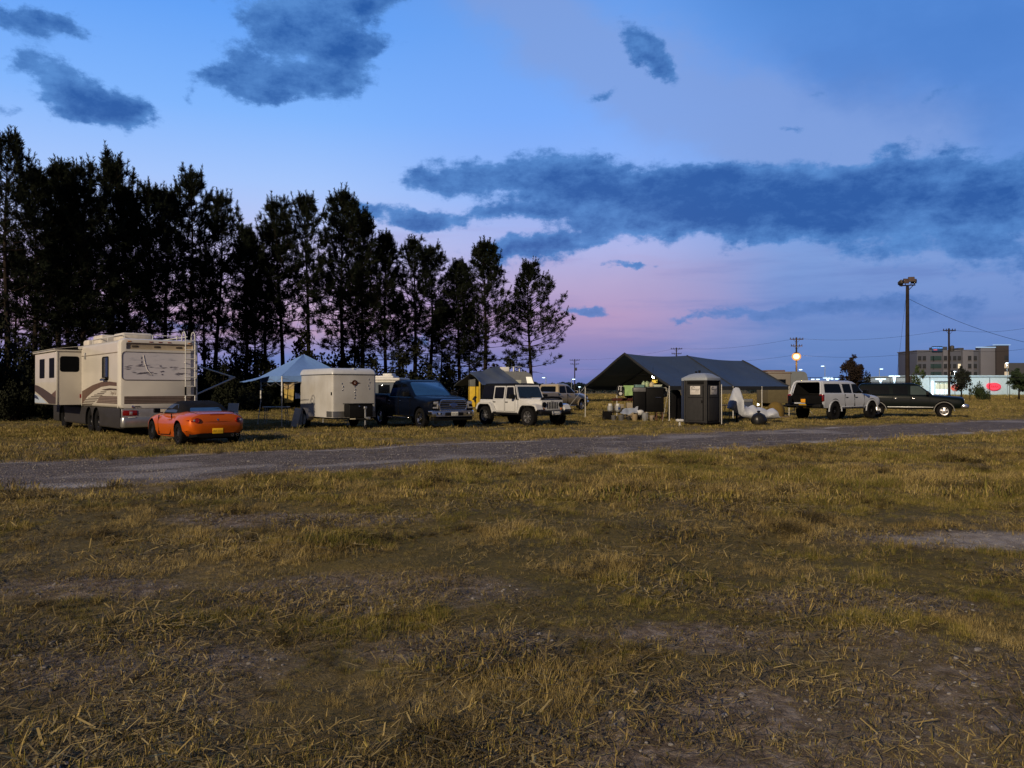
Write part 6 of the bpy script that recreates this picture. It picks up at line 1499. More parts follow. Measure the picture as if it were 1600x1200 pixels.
for k in range(3): q.tube([(.1*cos(2.1*k), .1*sin(2.1*k), .68), (.2*cos(2.1*k), .2*sin(2.1*k), 0)], .018, M['wood'], 6)
single(q, 'camp_stool', 'three-legged stool carrying the small lit lamp', 'stool', (gpt(1184.5, 41.5), 41.5, 0))
# ---- cream motorhome far behind the tent
def far_motorhome():
    Y = 66.0; x0 = gpt(1201, Y); 
    t = thing('motorhome', 'cream motorhome with grey rounded nose standing behind the big tent', 'motorhome', (x0, Y, 0), .12)
    cm = mat('faded_cream', (.22, .20, .18), .5, var=.1); gm = mat('pale_grey_shell', (.17, .19, .21), .5, var=.08)
    q = MB(); q.box(0.0, 1.95, 0, 2.3, 1.72, 3.05, cm, .06); q.build('body', t)
    q = MB(); q.box(-.02, 3.62, -.02, 2.32, .4, 1.715, mat('tan_lower_panel', (.095, .078, .04), .8), .05); q.build('lower_panel', t)
    q = MB(); rp_ = rounded([(1.955, 0, 1.72), (3.6, 0, 1.72), (3.6, 0, 1.95), (3.35, 0, 2.9), (3.1, 0, 3.06), (1.955, 0, 3.06)], .15, 3); q.rings([[(p[0], y, p[2]) for p in rp_] for y in (.03, 2.27)], gm); q.build('cab_shell', t)
    q = MB(); q.box(-.03, 2.0, -.02, 2.32, 2.88, 2.94, mat('brown_trim', (.13, .08, .06), .5), .01); q.box(-.03, 1.6, .3, 2.0, 3.05, 3.18, mat('roof_rack_brown', (.16, .10, .08), .6), .03); q.build('roof_trim', t)
    q = MB(); q.box(.5, 1.5, -.02, .02, 1.85, 2.4, M['glass'], .02); q.build('window', t)
    for x in (.8, 2.9):
        for y in (.12, 2.18): wheel(t, x, y if y > 1 else .12, .36, .22, 'steel', M['steel'], .6)
far_motorhome()
# ------------------------------------------------------------ trees
def leaf_mat(name, c0, c1, c2):
    m = bpy.data.materials.new(name); m.use_nodes = True; n = m.node_tree; b = n.nodes['Principled BSDF']
    b.inputs['Roughness'].default_value = .8; b.inputs['Specular IOR Level'].default_value = .12
    ge = n.nodes.new('ShaderNodeNewGeometry'); nz = n.nodes.new('ShaderNodeTexNoise'); nz.inputs['Scale'].default_value = 1.1; nz.inputs['Detail'].default_value = 4
    n.links.new(ge.outputs['Position'], nz.inputs['Vector'])
    r = n.nodes.new('ShaderNodeValToRGB'); n.links.new(nz.outputs['Fac'], r.inputs[0]); e = r.color_ramp.elements; e.new(.5)
    for q, (p, c) in zip(e, ((.3, c0), (.5, c1), (.72, c2))): q.position = p; q.color = (*c, 1)
    n.links.new(r.outputs[0], b.inputs['Base Color']); return m
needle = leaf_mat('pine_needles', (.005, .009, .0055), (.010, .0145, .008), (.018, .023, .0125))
bark = mat('pine_bark', (.024, .018, .015), .9, var=.4, scale=4, bump=.5, bscale=9)
def unit(v): return v.normalized()
def needle_tuft(vs, fs, c, d, L, n, r, wd=.045, o0=.35, o1=1.25):
    """a bottlebrush of needles round axis d"""
    d = unit(d); a = d.orthogonal().normalized(); b = d.cross(a)
    for k in range(n):
        t = r.uniform(-.25, .55); ph = r.uniform(0, 2*pi); op = r.uniform(o0, o1)
        u = d*cos(op)+(a*cos(ph)+b*sin(ph))*sin(op); s = u.orthogonal().normalized()
        s = (s*cos(r.uniform(0, 3))+u.cross(s)*sin(r.uniform(0, 3))).normalized()*wd*r.uniform(.5, 1)
        p = c+d*(t*L*.9); l = L*r.uniform(.6, 1.05); o = len(vs)
        vs += [p-s*.5, p+s*.5, p+u*l+s*.25, p+u*l-s*.25]; fs.append((o, o+1, o+2, o+3))
def pine(seed, H, c0=.3, spread=3.6, dens=1.0, top_sharp=.8, asym=0.0):
    r = random.Random(seed); tm = MB(); vs, fs = [], []
    lean = Vector((r.uniform(-.02, .02), r.uniform(-.02, .02), 0))
    def axis_(z): return Vector((lean.x*z+.12*sin(z*.35+seed), lean.y*z+.12*cos(z*.3+seed*2), z))
    n = 14; r0 = .012*H+.02
    tm.tube([axis_(H*.985*i/n) for i in range(n+1)], [max(.018, r0*(1-.93*(i/n)**.9)) for i in range(n+1)], bark, 8)
    z = c0*H; wi = 0
    # dead lower stubs
    for k in range(r.randint(4, 9)):
        zz = r.uniform(.10*H, c0*H+1); a = r.uniform(0, 6.28); l = r.uniform(.5, 1.8); p = axis_(zz)
        tm.tube([p, p+Vector((cos(a)*l*.6, sin(a)*l*.6, .05)), p+Vector((cos(a)*l, sin(a)*l, -.12*l))], [.03, .018, .008], bark, 4)
    while z < H*.97:
        t = (z-c0*H)/(H-c0*H)
        Lmax = spread*((1-t)**top_sharp)*(.55+.45*min(1, t*4+.25))+.35
        nb = r.choice((4, 5, 5, 6)) if t < .85 else 5
        a0 = r.uniform(0, 6.28)
        for k in range(nb):
            if r.random() < (.42 if t < .18 else .06): continue
            a = a0+2*pi*k/nb+r.uniform(-.4, .4); L = Lmax*r.uniform(.55, 1.12)*(1+asym*cos(a))
            e0 = radians(-8+62*t**1.3+r.uniform(-12, 12)); p = axis_(z+r.uniform(-.15, .15)); pts = [p]; d = Vector((cos(a)*cos(e0), sin(a)*cos(e0), sin(e0))); ns = max(3, int(L/.5)); st = L/ns
            for i in range(ns):
                d = unit(d+Vector((r.uniform(-.16, .16), r.uniform(-.16, .16), .10+.10*(i/ns)+r.uniform(-.08, .08)))); pts.append(pts[-1]+d*st)
            tm.tube(pts, [max(.008, .035*(1-i/ns)*(.4+L/4)) for i in range(ns+1)], bark, 4, caps=False)
            for i in range(1, ns+1):
                f = i/ns
                if f < .30 and L > 1.2: continue
                d = unit(pts[i]-pts[i-1])
                m_ = 1.9 if f < .99 else 3
                for q in range(max(1, int(m_*dens+r.random()))):
                    side = Vector((r.uniform(-1, 1), r.uniform(-1, 1), r.uniform(-.2, .9)))
                    tl = r.uniform(.15, .75)*(.6+.4*L/3)
                    tip = pts[i]+unit(d*.8+side)*tl if f < .99 else pts[i]
                    if tl > .35 and f < .99: tm.tube([pts[i], tip], [.012, .006], bark, 3, caps=False)
                    needle_tuft(vs, fs, tip, unit(d+side*.6+Vector((0, 0, .7))), r.uniform(.30, .42), 15, r)
                    if r.random() < .6: needle_tuft(vs, fs, (pts[i]+tip)*.5, unit(d+side), .32, 10, r)
            if t > .25:      # upright shoots at the branch ends
                up = unit(d*.45+Vector((r.uniform(-.2, .2), r.uniform(-.2, .2), 1)))
                for q in range(r.randint(2, 4)): needle_tuft(vs, fs, pts[-1]+up*(.10+.24*q), up, .30-.03*q, 12, r, .045, .2, .8)
        z += r.uniform(.36, .62)*(1-.35*t); wi += 1
    for k in range(8): needle_tuft(vs, fs, axis_(H*.93)+Vector((0, 0, .22*k)), Vector((0, 0, 1)), .42-.02*k, 16, r, .045, .2, .95)
    cm = MB(); cm.add(vs, fs, needle, False)
    return tm.mesh('pine_trunk', 60, False), cm.mesh('pine_crown', recalc=False), H
PINES = [pine(1, 16, .34, 3.6, 1.3, .68), pine(2, 16, .38, 3.1, 1.15, .58), pine(3, 16, .24, 4.2, 1.3, .8), pine(4, 16, .42, 2.6, .9, .55), pine(5, 16, .28, 3.5, 1.3, .62, .25), pine(6, 16, .18, 4.0, 1.3, .75), pine(7, 16, .27, 4.2, 1.5, .68, .3)]
def place_pine(px, ytop, Y, k, label, rz=None, group='pines along the edge of the field', sxy=1.0):
    tm, cm, H0 = PINES[k]; x = gpt(px, Y); H = hz(ytop, Y); s = H/H0
    t = thing('pine_tree', label, 'pine tree', (x, Y, -.05), RND.uniform(0, 6.28) if rz is None else rz, group)
    t.scale = (s*sxy, s*sxy, s)
    for nm, me in (('trunk', tm), ('crown', cm)):
        o = bpy.data.objects.new(nm, me); COL.objects.link(o); o.parent = t
    return t
def zrow(px): return 46+px/830*40
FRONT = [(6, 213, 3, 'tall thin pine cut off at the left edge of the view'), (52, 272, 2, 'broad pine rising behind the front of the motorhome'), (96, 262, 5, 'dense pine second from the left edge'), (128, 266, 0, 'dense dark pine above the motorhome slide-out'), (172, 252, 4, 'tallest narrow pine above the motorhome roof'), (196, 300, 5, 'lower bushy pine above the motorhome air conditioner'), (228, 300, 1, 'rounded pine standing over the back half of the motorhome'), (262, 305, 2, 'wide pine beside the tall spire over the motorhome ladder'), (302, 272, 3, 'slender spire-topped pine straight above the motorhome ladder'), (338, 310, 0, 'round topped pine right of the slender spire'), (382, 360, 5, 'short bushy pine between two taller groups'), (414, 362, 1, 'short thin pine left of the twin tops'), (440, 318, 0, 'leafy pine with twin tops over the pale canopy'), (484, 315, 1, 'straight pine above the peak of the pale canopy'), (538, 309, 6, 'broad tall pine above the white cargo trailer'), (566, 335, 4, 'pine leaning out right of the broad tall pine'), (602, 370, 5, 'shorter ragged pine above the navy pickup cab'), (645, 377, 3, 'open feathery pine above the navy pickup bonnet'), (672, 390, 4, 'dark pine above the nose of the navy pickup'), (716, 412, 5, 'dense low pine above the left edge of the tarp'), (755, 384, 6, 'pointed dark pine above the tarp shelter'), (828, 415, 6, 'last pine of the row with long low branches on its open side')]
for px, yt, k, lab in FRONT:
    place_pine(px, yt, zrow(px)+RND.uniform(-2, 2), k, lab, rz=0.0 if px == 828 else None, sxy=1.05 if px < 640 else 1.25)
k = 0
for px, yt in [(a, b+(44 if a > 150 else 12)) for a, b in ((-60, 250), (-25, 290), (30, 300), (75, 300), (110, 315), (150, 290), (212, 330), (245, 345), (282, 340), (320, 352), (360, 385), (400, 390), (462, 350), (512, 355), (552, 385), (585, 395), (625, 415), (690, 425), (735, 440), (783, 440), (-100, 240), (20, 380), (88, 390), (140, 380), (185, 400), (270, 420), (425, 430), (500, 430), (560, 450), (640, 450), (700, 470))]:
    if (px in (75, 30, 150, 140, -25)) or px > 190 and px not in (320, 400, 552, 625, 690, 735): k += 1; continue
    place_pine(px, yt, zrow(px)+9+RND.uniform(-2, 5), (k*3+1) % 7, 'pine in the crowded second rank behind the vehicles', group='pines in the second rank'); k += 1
# understorey shrubs
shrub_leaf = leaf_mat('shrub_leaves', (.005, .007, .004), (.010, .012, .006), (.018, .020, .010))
def shrub(seed, n=2600, lf=.14):
    r = random.Random(seed); vs, fs = [], []; cl = [(Vector((r.gauss(0, .55), r.gauss(0, .5), abs(r.gauss(.55, .38)))), r.uniform(.22, .5)) for _ in range(16)]; sm = MB()
    for c, R in cl[:9]: sm.tube([(c.x*.15, c.y*.15, 0), (c.x*.6, c.y*.6, c.z*.55), tuple(c)], [.03, .02, .01], bark, 4)
    for i in range(n):
        c, R = r.choice(cl); u = Vector((r.gauss(0, 1), r.gauss(0, 1), r.gauss(0, 1))).normalized(); p = c+u*R*r.random()**.4
        if p.z < .02: p.z = .03
        a = Vector((r.gauss(0, 1), r.gauss(0, 1), r.gauss(0, .6))).normalized(); b = a.orthogonal().normalized()*lf*.35; l = lf*r.uniform(.6, 1.2); o = len(vs)
        vs += [p, p+a*l*.5+b, p+a*l, p+a*l*.5-b]; fs.append((o, o+1, o+2, o+3))
    cm = MB(); cm.add(vs, fs, shrub_leaf, False)
    return sm.mesh('shrub_stems', 60, False), cm.mesh('shrub_crown', recalc=False)
SHR = [shrub(21), shrub(22), shrub(23)]
def place_shrub(px, ytop, Y, wpx, k, label, group='bushes under the pines', name='shrub', mats=None):
    t = thing(name, label, 'bush', (gpt(px, Y), Y, 0), RND.uniform(0, 6.28), group); h = hz(ytop, Y); wx_ = wpx*Y/FPX
    t.scale = (wx_/2.4, wx_/2.4, h/1.35)
    for nm, me in (('stem', SHR[k][0]), ('crown', SHR[k][1])):
        o = bpy.data.objects.new(nm, me); COL.objects.link(o); o.parent = t
    return t
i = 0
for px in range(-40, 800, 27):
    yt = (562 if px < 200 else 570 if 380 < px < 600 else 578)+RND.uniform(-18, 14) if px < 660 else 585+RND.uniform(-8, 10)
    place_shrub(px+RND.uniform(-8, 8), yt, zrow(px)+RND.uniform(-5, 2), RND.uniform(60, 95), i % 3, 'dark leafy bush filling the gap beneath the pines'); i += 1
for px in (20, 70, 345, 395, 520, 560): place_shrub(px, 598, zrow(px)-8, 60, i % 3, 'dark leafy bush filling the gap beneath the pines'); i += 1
# deciduous trees
def round_tree(seed, leafm, n=5200, lf=.20, tall=1.0):
    r = random.Random(seed); tm = MB(); vs, fs = [], []; cl = []
    tm.tube([(0, 0, 0), (.03, .02, .9), (0, 0, 2.0)], [.11, .085, .05], bark, 7)
    for i in range(20):
        t = i/19; a = r.uniform(0, 6.28); z0 = .9+1.3*t; L = (1.35*(1-t*.75))*r.uniform(.6, 1.1)
        e = Vector((cos(a)*L, sin(a)*L, z0+L*r.uniform(.35, .9)+.3)); m_ = Vector((cos(a)*L*.5, sin(a)*L*.5, z0+L*.3))
        tm.tube([(0, 0, min(z0, 2.0)), m_, e], [.04, .025, .008], bark, 4); cl += [(e, r.uniform(.25, .5)), (m_, r.uniform(.2, .35)), (e+Vector((r.gauss(0, .25), r.gauss(0, .25), r.uniform(.1, .5))), .28)]
    for k in range(5): cl.append((Vector((r.gauss(0, .15), r.gauss(0, .15), 2.4+.28*k)), .36-.05*k))
    for i in range(n):
        c, R = r.choice(cl); u = Vector((r.gauss(0, 1), r.gauss(0, 1), r.gauss(0, 1))).normalized(); p = c+u*R*r.random()**.5
        a = Vector((r.gauss(0, 1), r.gauss(0, 1), r.gauss(-.2, .6))).normalized(); b = a.orthogonal().normalized()*lf*.36; l = lf*r.uniform(.6, 1.2); o = len(vs)
        vs += [p, p+a*l*.5+b, p+a*l, p+a*l*.5-b]; fs.append((o, o+1, o+2, o+3))
    cm = MB(); cm.add(vs, fs, leafm, False); return tm.mesh('tree_trunk', 60, False), cm.mesh('tree_crown', recalc=False)
def place_tree(px, ytop, Y, wpx, meshes, label, rz=0.0):
    t = thing('broadleaf_tree', label, 'tree', (gpt(px, Y), Y, 0), rz); t.scale = (wpx*Y/FPX/3.0,)*2+(hz(ytop, Y)/3.75,)
    for nm, me in zip(('trunk', 'crown'), meshes): o = bpy.data.objects.new(nm, me); COL.objects.link(o); o.parent = t
redleaf = leaf_mat('reddish_leaves', (.012, .009, .008), (.020, .014, .011), (.032, .021, .015))
greenleaf = leaf_mat('green_leaves', (.018, .030, .014), (.032, .05, .022), (.06, .085, .03))
darkleaf = leaf_mat('dark_leaves', (.012, .015, .012), (.02, .024, .018), (.03, .036, .024))
place_tree(1331, 552, 92, 46, round_tree(41, redleaf), 'small reddish tree standing alone left of the floodlight pole')
place_tree(1502, 570, 112, 40, round_tree(42, darkleaf, 3200), 'thin dark tree in front of the lit store')
place_tree(1592, 574, 112, 46, round_tree(43, greenleaf), 'green tree at the right edge beside the store')
for px, yt, Y, wd, lab, k in ((1352, 590, 96, 34, 'low dark bush behind the white wagon', 0), (1433, 592, 112, 30, 'bright green bush at the foot of the floodlight pole', 1), (1532, 598, 112, 26, 'green bush in front of the red oval sign', 2)):
    t = place_shrub(px, yt, Y, wd, k, lab, None, 'bush')
    if k:
        c = [o for o in t.children if 'crown' in o.name][0]; c.data = c.data.copy(); c.data.materials[0] = greenleaf
# ------------------------------------------------------------ poles, lamps, fence, far buildings
poleM = mat('pole_wood', (.030, .024, .022), .85, var=.35, scale=2)
def glow(name, c, s): return mat(name, (.05, .05, .05), .4, emit=c, estr=s)
cold = glow('cold_lamp', (.62, .84, 1.0), 2.6); sodium = glow('sodium_lamp', (1.0, .72, .34), 6); warmw = glow('warm_window', (1.0, .80, .5), 1.1)
# floodlight mast
def floodmast():
    Y = 60.0; x = gpt(1418, Y); H = hz(447, Y)
    t = thing('floodlight_mast', 'tall wooden mast with a crossarm of unlit sports floodlights', 'floodlight', (x, Y, 0))
    q = MB(); q.tube([(0, 0, 0), (0, 0, H*.5), (.02, 0, H)], [.17, .145, .115], poleM, 12); q.build('pole', t)
    q = MB(); q.tube([(-.62, -.1, H+.02), (0, -.14, H+.05), (.62, .05, H+.1)], .05, poleM, 8); q.tube([(0, 0, H-.4), (.5, 0, H+.1)], .03, poleM, 6); q.build('crossarm', t)
    fm = mat('floodlight_housing', (.06, .055, .055), .5, .5); gl = mat('floodlight_glass', (.10, .07, .06), .15)
    for dx, dy, dz, rz, rx, s in ((-.55, -.1, .28, .9, -.3, .30), (-.22, -.15, .34, .1, -.1, .36), (.24, -.1, .46, -.2, -.25, .38), (.58, .05, .34, -1.0, -.35, .32), (-.45, .1, .12, 1.2, .3, .2)):
        T = Matrix.Translation((dx, dy, H+dz)) @ Matrix.Rotation(rz, 4, 'Z') @ Matrix.Rotation(rx, 4, 'X')
        q = MB(); q.rings([[(xx, yy, zz) for xx, zz in rrect(-s*w_, s*w_, -s*w_*.85, s*w_*.85, .03, 2)] for yy, w_ in ((-.14, .6), (-.10, .62), (.08, .42), (.2, .2))], fm, M=T)
        h = q.build('floodlight', t); q = MB(); q.box(-s*.52, s*.52, -.152, -.141, -s*.44, s*.44, gl, .01, M=T); q.build('glass', h)
        q = MB(); q.tube([(dx, dy, H+dz-.1), (dx*.95, dy, H+.05)], .025, poleM, 6); q.build('bracket', t)
    q = MB(); q.box(.16, .3, -.08, .08, 0.3, 2.6, mat('conduit', (.05, .05, .055), .6), .02); q.build('cable_duct', t)
    return Vector((x, Y, H-.9))
fm_top = floodmast()
def sagline(name, label, a, b, sag, r=.012, n=24):
    q = MB(); a, b = Vector(a), Vector(b)
    q.tube([a*(1-i/n)+b*(i/n)+Vector((0, 0, -sag*4*(i/n)*(1-i/n))) for i in range(n+1)], r, M['wire'], 4)
    o = q.build(name); tag(o, label, 'cable')
sagline('overhead_cable', 'long sagging cable from the floodlight mast to the right edge', fm_top, pp(1640, 542, 66), .5, .014)
sagline('guy_wire', 'thin guy wire running down from the floodlight mast', fm_top+Vector((-.1, 0, 0)), (gpt(1395, 62), 62, 0), 0, .008)
def utility(px, ytop, Y, label, arms=2, w_=1.25, trans=False, rz=0.0):
    x = gpt(px, Y); H = hz(ytop, Y); t = thing('utility_pole', label, 'utility pole', (x, Y, 0), rz)
    q = MB(); q.tube([(0, 0, 0), (0, 0, H)], .17, poleM, 8, r2=.11); q.build('pole', t)
    P_ = []
    for k in range(arms):
        z = H-.3-1.0*k; ww = w_*(1-.15*k); q = MB(); q.box(-ww, ww, -.16, -.05, z-.06, z+.06, poleM, .01); q.tube([(-.55*ww, -.1, z), (0, -.1, z-.55)], .02, poleM, 4); q.tube([(.55*ww, -.1, z), (0, -.1, z-.55)], .02, poleM, 4)
        q.build('crossarm', t)
        for xx in (-ww*.92, -ww*.5, ww*.5, ww*.92):
            q = MB(); q.lathe([(.035, 0), (.06, .05), (.05, .09), (.07, .12), (.02, .2)], poleM, 8, Matrix.Translation((xx, -.1, z+.06))); q.build('insulator', t)
        P_.append(z+.2)
    if trans:
        q = MB(); q.lathe([(.2, 0), (.24, .05), (.24, .7), (.12, .8)], mat('transformer', (.06, .06, .065), .5), 12, Matrix.Translation((.35, -.1, H-3.0))); q.build('transformer', t)
    R_ = Matrix.Rotation(rz, 4, 'Z')
    return Vector((x, Y, H)), t, w_
u1 = utility(1244.5, 527, 118, 'utility pole with two crossarms carrying the lit sodium lamp', 2, 1.0)
u2 = utility(1057, 543, 165, 'utility pole showing above the ridge of the big tent', 2, 1.2)
u3 = utility(898, 561, 205, 'utility pole with transformer left of the big tent', 2, 1.3, True)
u4 = utility(1483, 513, 102, 'utility pole with transformer in front of the hotel', 1, .8, True)
u5 = utility(1650, 500, 92, 'utility pole beyond the right edge of the field', 1, .8)
names = {0: 'upper', 1: 'lower'}
for (a, b, lab) in ((u3, u2, 'between the poles left of and above the tent'), (u2, u1, 'between the tent pole and the sodium lamp pole'), (u1, u4, 'between the sodium lamp pole and the hotel pole'), (u4, u5, 'from the hotel pole to the right edge')):
    for dz, nm in ((-.15, 'upper'), (-2.6, 'lower')):
        sagline('power_line', nm+' power line '+lab, a[0]+Vector((0, 0, dz)), b[0]+Vector((0, 0, dz)), .7, .013)
# the sodium lamp on the first pole
t = thing('street_lamp', 'glowing orange sodium street lamp fixed to a utility pole', 'street lamp', tuple(pp(1244.5, 556, 117.6)))
q = MB(); q.ball((0, 0, -.1), .55, sodium, 16, 10, (.44, .42, .40)); q.build('bulb', t)
gm_ = bpy.data.materials.new('orange_halo_shell'); gm_.use_nodes = True; n_ = gm_.node_tree; n_.nodes.clear()  # added see-through glowing shell, stands for the halo round the lamp
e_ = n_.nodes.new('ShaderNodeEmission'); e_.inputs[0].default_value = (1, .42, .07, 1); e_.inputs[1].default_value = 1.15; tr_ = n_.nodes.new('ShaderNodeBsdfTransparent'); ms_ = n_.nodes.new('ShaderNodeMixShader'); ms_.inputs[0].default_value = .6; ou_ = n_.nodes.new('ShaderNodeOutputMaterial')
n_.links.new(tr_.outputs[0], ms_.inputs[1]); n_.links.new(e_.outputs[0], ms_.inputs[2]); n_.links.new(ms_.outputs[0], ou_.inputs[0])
q = MB(); q.ball((0, 0, -.1), .8, gm_, 20, 12, (.66, .66, .62)); q.build('halo_shell', t)
q = MB(); q.lathe([(.45, .40), (.3, .5), (.08, .56)], poleM, 12); q.tube([(0, 0, .4), (0, .35, .45)], .04, poleM, 6); q.build('hood', t)
ql = bpy.data.lights.new('sodium_light', 'POINT'); ql.energy = 2500; ql.color = (1, .6, .2); ql.shadow_soft_size = .4; qo = bpy.data.objects.new('sodium_light', ql); COL.objects.link(qo); qo.parent = t; qo.location = (0, -.7, -.3)
# car park lamps
def parklamp(px, yl, Y, style, label):
    x = gpt(px, Y); z = hz(yl, Y); t = thing('parking_lamp', label, 'lamp post', (x, Y, 0), 0, 'lit lamp posts of the car parks')
    pm_ = mat('lamp_post_metal', (.22, .26, .30), .5, .3)
    q = MB(); q.tube([(0, 0, 0), (0, 0, z+.1)], .09, pm_, 8, r2=.07); q.build('pole', t)
    def lum(dx, s=1.0):
        q = MB(); q.box(min(0, dx)-.02, max(0, dx)+.02, -.04, .04, z+.06, z+.14, pm_, .01); q.build('arm', t)
        q = MB(); q.rings([[(dx+xx, yy, zz) for xx, yy in rrect(-w_*s, w_*s, -.22*s, .22*s, .06, 2)] for zz, w_ in ((z-.12*s, .20), (z-.03, .36), (z+.06, .30))], cold); q.build('luminaire', t)
    if style == 'T': lum(-.55); lum(.55)
    elif style == 'L': lum(-.55)
    elif style == 'R': lum(.5)
    elif style == 'B':
        lum(-.5, 1.2); lum(.5, 1.2)
        q = MB(); q.lathe([(.07, z-1.6), (.16, z-.7), (.30, z-.14)], cold, 10); q.build('glow_taper', t)  # added emitting taper for the glare below the lamp, not a real part
    else: lum(0, .8)
    return t
for px, yl, Y, st, lab in ((1289, 572, 190, 'L', 'lamp post with one arm high above the white wagon roof'), (1293.5, 590, 150, 'B', 'brightest lamp above the middle of the white wagon'), (1274, 592.5, 170, 'T', 'low twin lamp above the rear of the white wagon'), (1303.5, 592, 170, 'T', 'low twin lamp above the front door of the white wagon'), (1374, 576.5, 190, 'R', 'tall lamp right of the small reddish tree'), (1376, 592, 150, 'B', 'bright twin lamp above the back of the black utility'), (1397.5, 587.5, 140, 'B', 'bright lamp just left of the floodlight mast'), (1365.5, 601, 150, 'S', 'small low lamp near the nose of the white wagon'), (1336.5, 594.5, 160, 'S', 'small lamp at the foot of the reddish tree'), (1251, 577.5, 150, 'S', 'small white lamp below the sodium lamp'), (1492, 580.5, 186, 'S', 'white lamp in front of the hotel facade'), (1574, 567, 186, 'S', 'lamp post at the right end of the hotel'), (853, 590, 190, 'L', 'thin lamp post above the silver pickup cab'), (893, 592.5, 180, 'R', 'pale lamp post left of the far utility pole'), (905.5, 604.5, 180, 'S', 'round white lamp beside the left tent pole')):
    t = parklamp(px, yl, Y, st, lab)
    if Y == 186:
        pl = bpy.data.lights.new('parking_light', 'POINT'); pl.energy = 4500; pl.color = (.55, .82, 1.0); pl.shadow_soft_size = .3; po = bpy.data.objects.new('parking_light', pl); COL.objects.link(po); po.parent = t; po.location = (0, .4, hz(yl, Y)-.4)
# tall chain-link fence beyond the field
def fence():
    Y = 98.0; xa, xb = gpt(1235, Y), gpt(1640, Y); t = thing('chain_link_fence', 'tall thin wire fence running along the far side of the field', 'fence', (xa, Y, 0)); L_ = xb-xa; H = hz(590, Y)
    q = MB(); q.tube([(0, 0, H), (L_, 0, H)], .03, M['wire'], 5); q.tube([(0, 0, .1), (L_, 0, .1)], .02, M['wire'], 4); q.build('rail', t)
    n = 13
    for k in range(n+1): q = MB(); q.tube([(L_*k/n, 0, 0), (L_*k/n, 0, H+.05)], .035, M['wire'], 5); q.build('post', t)
    q = MB()
    k = 0; step = .55
    while k*step < L_:
        x = k*step
        q.tube([(x, 0, .1), (min(L_, x+H*.8), 0, H)], .0018, M['wire'], 3, caps=False); q.tube([(x, 0, H), (min(L_, x+H*.8), 0, .1)], .0018, M['wire'], 3, caps=False); k += 1
    q.build('wire_mesh', t)
fence()
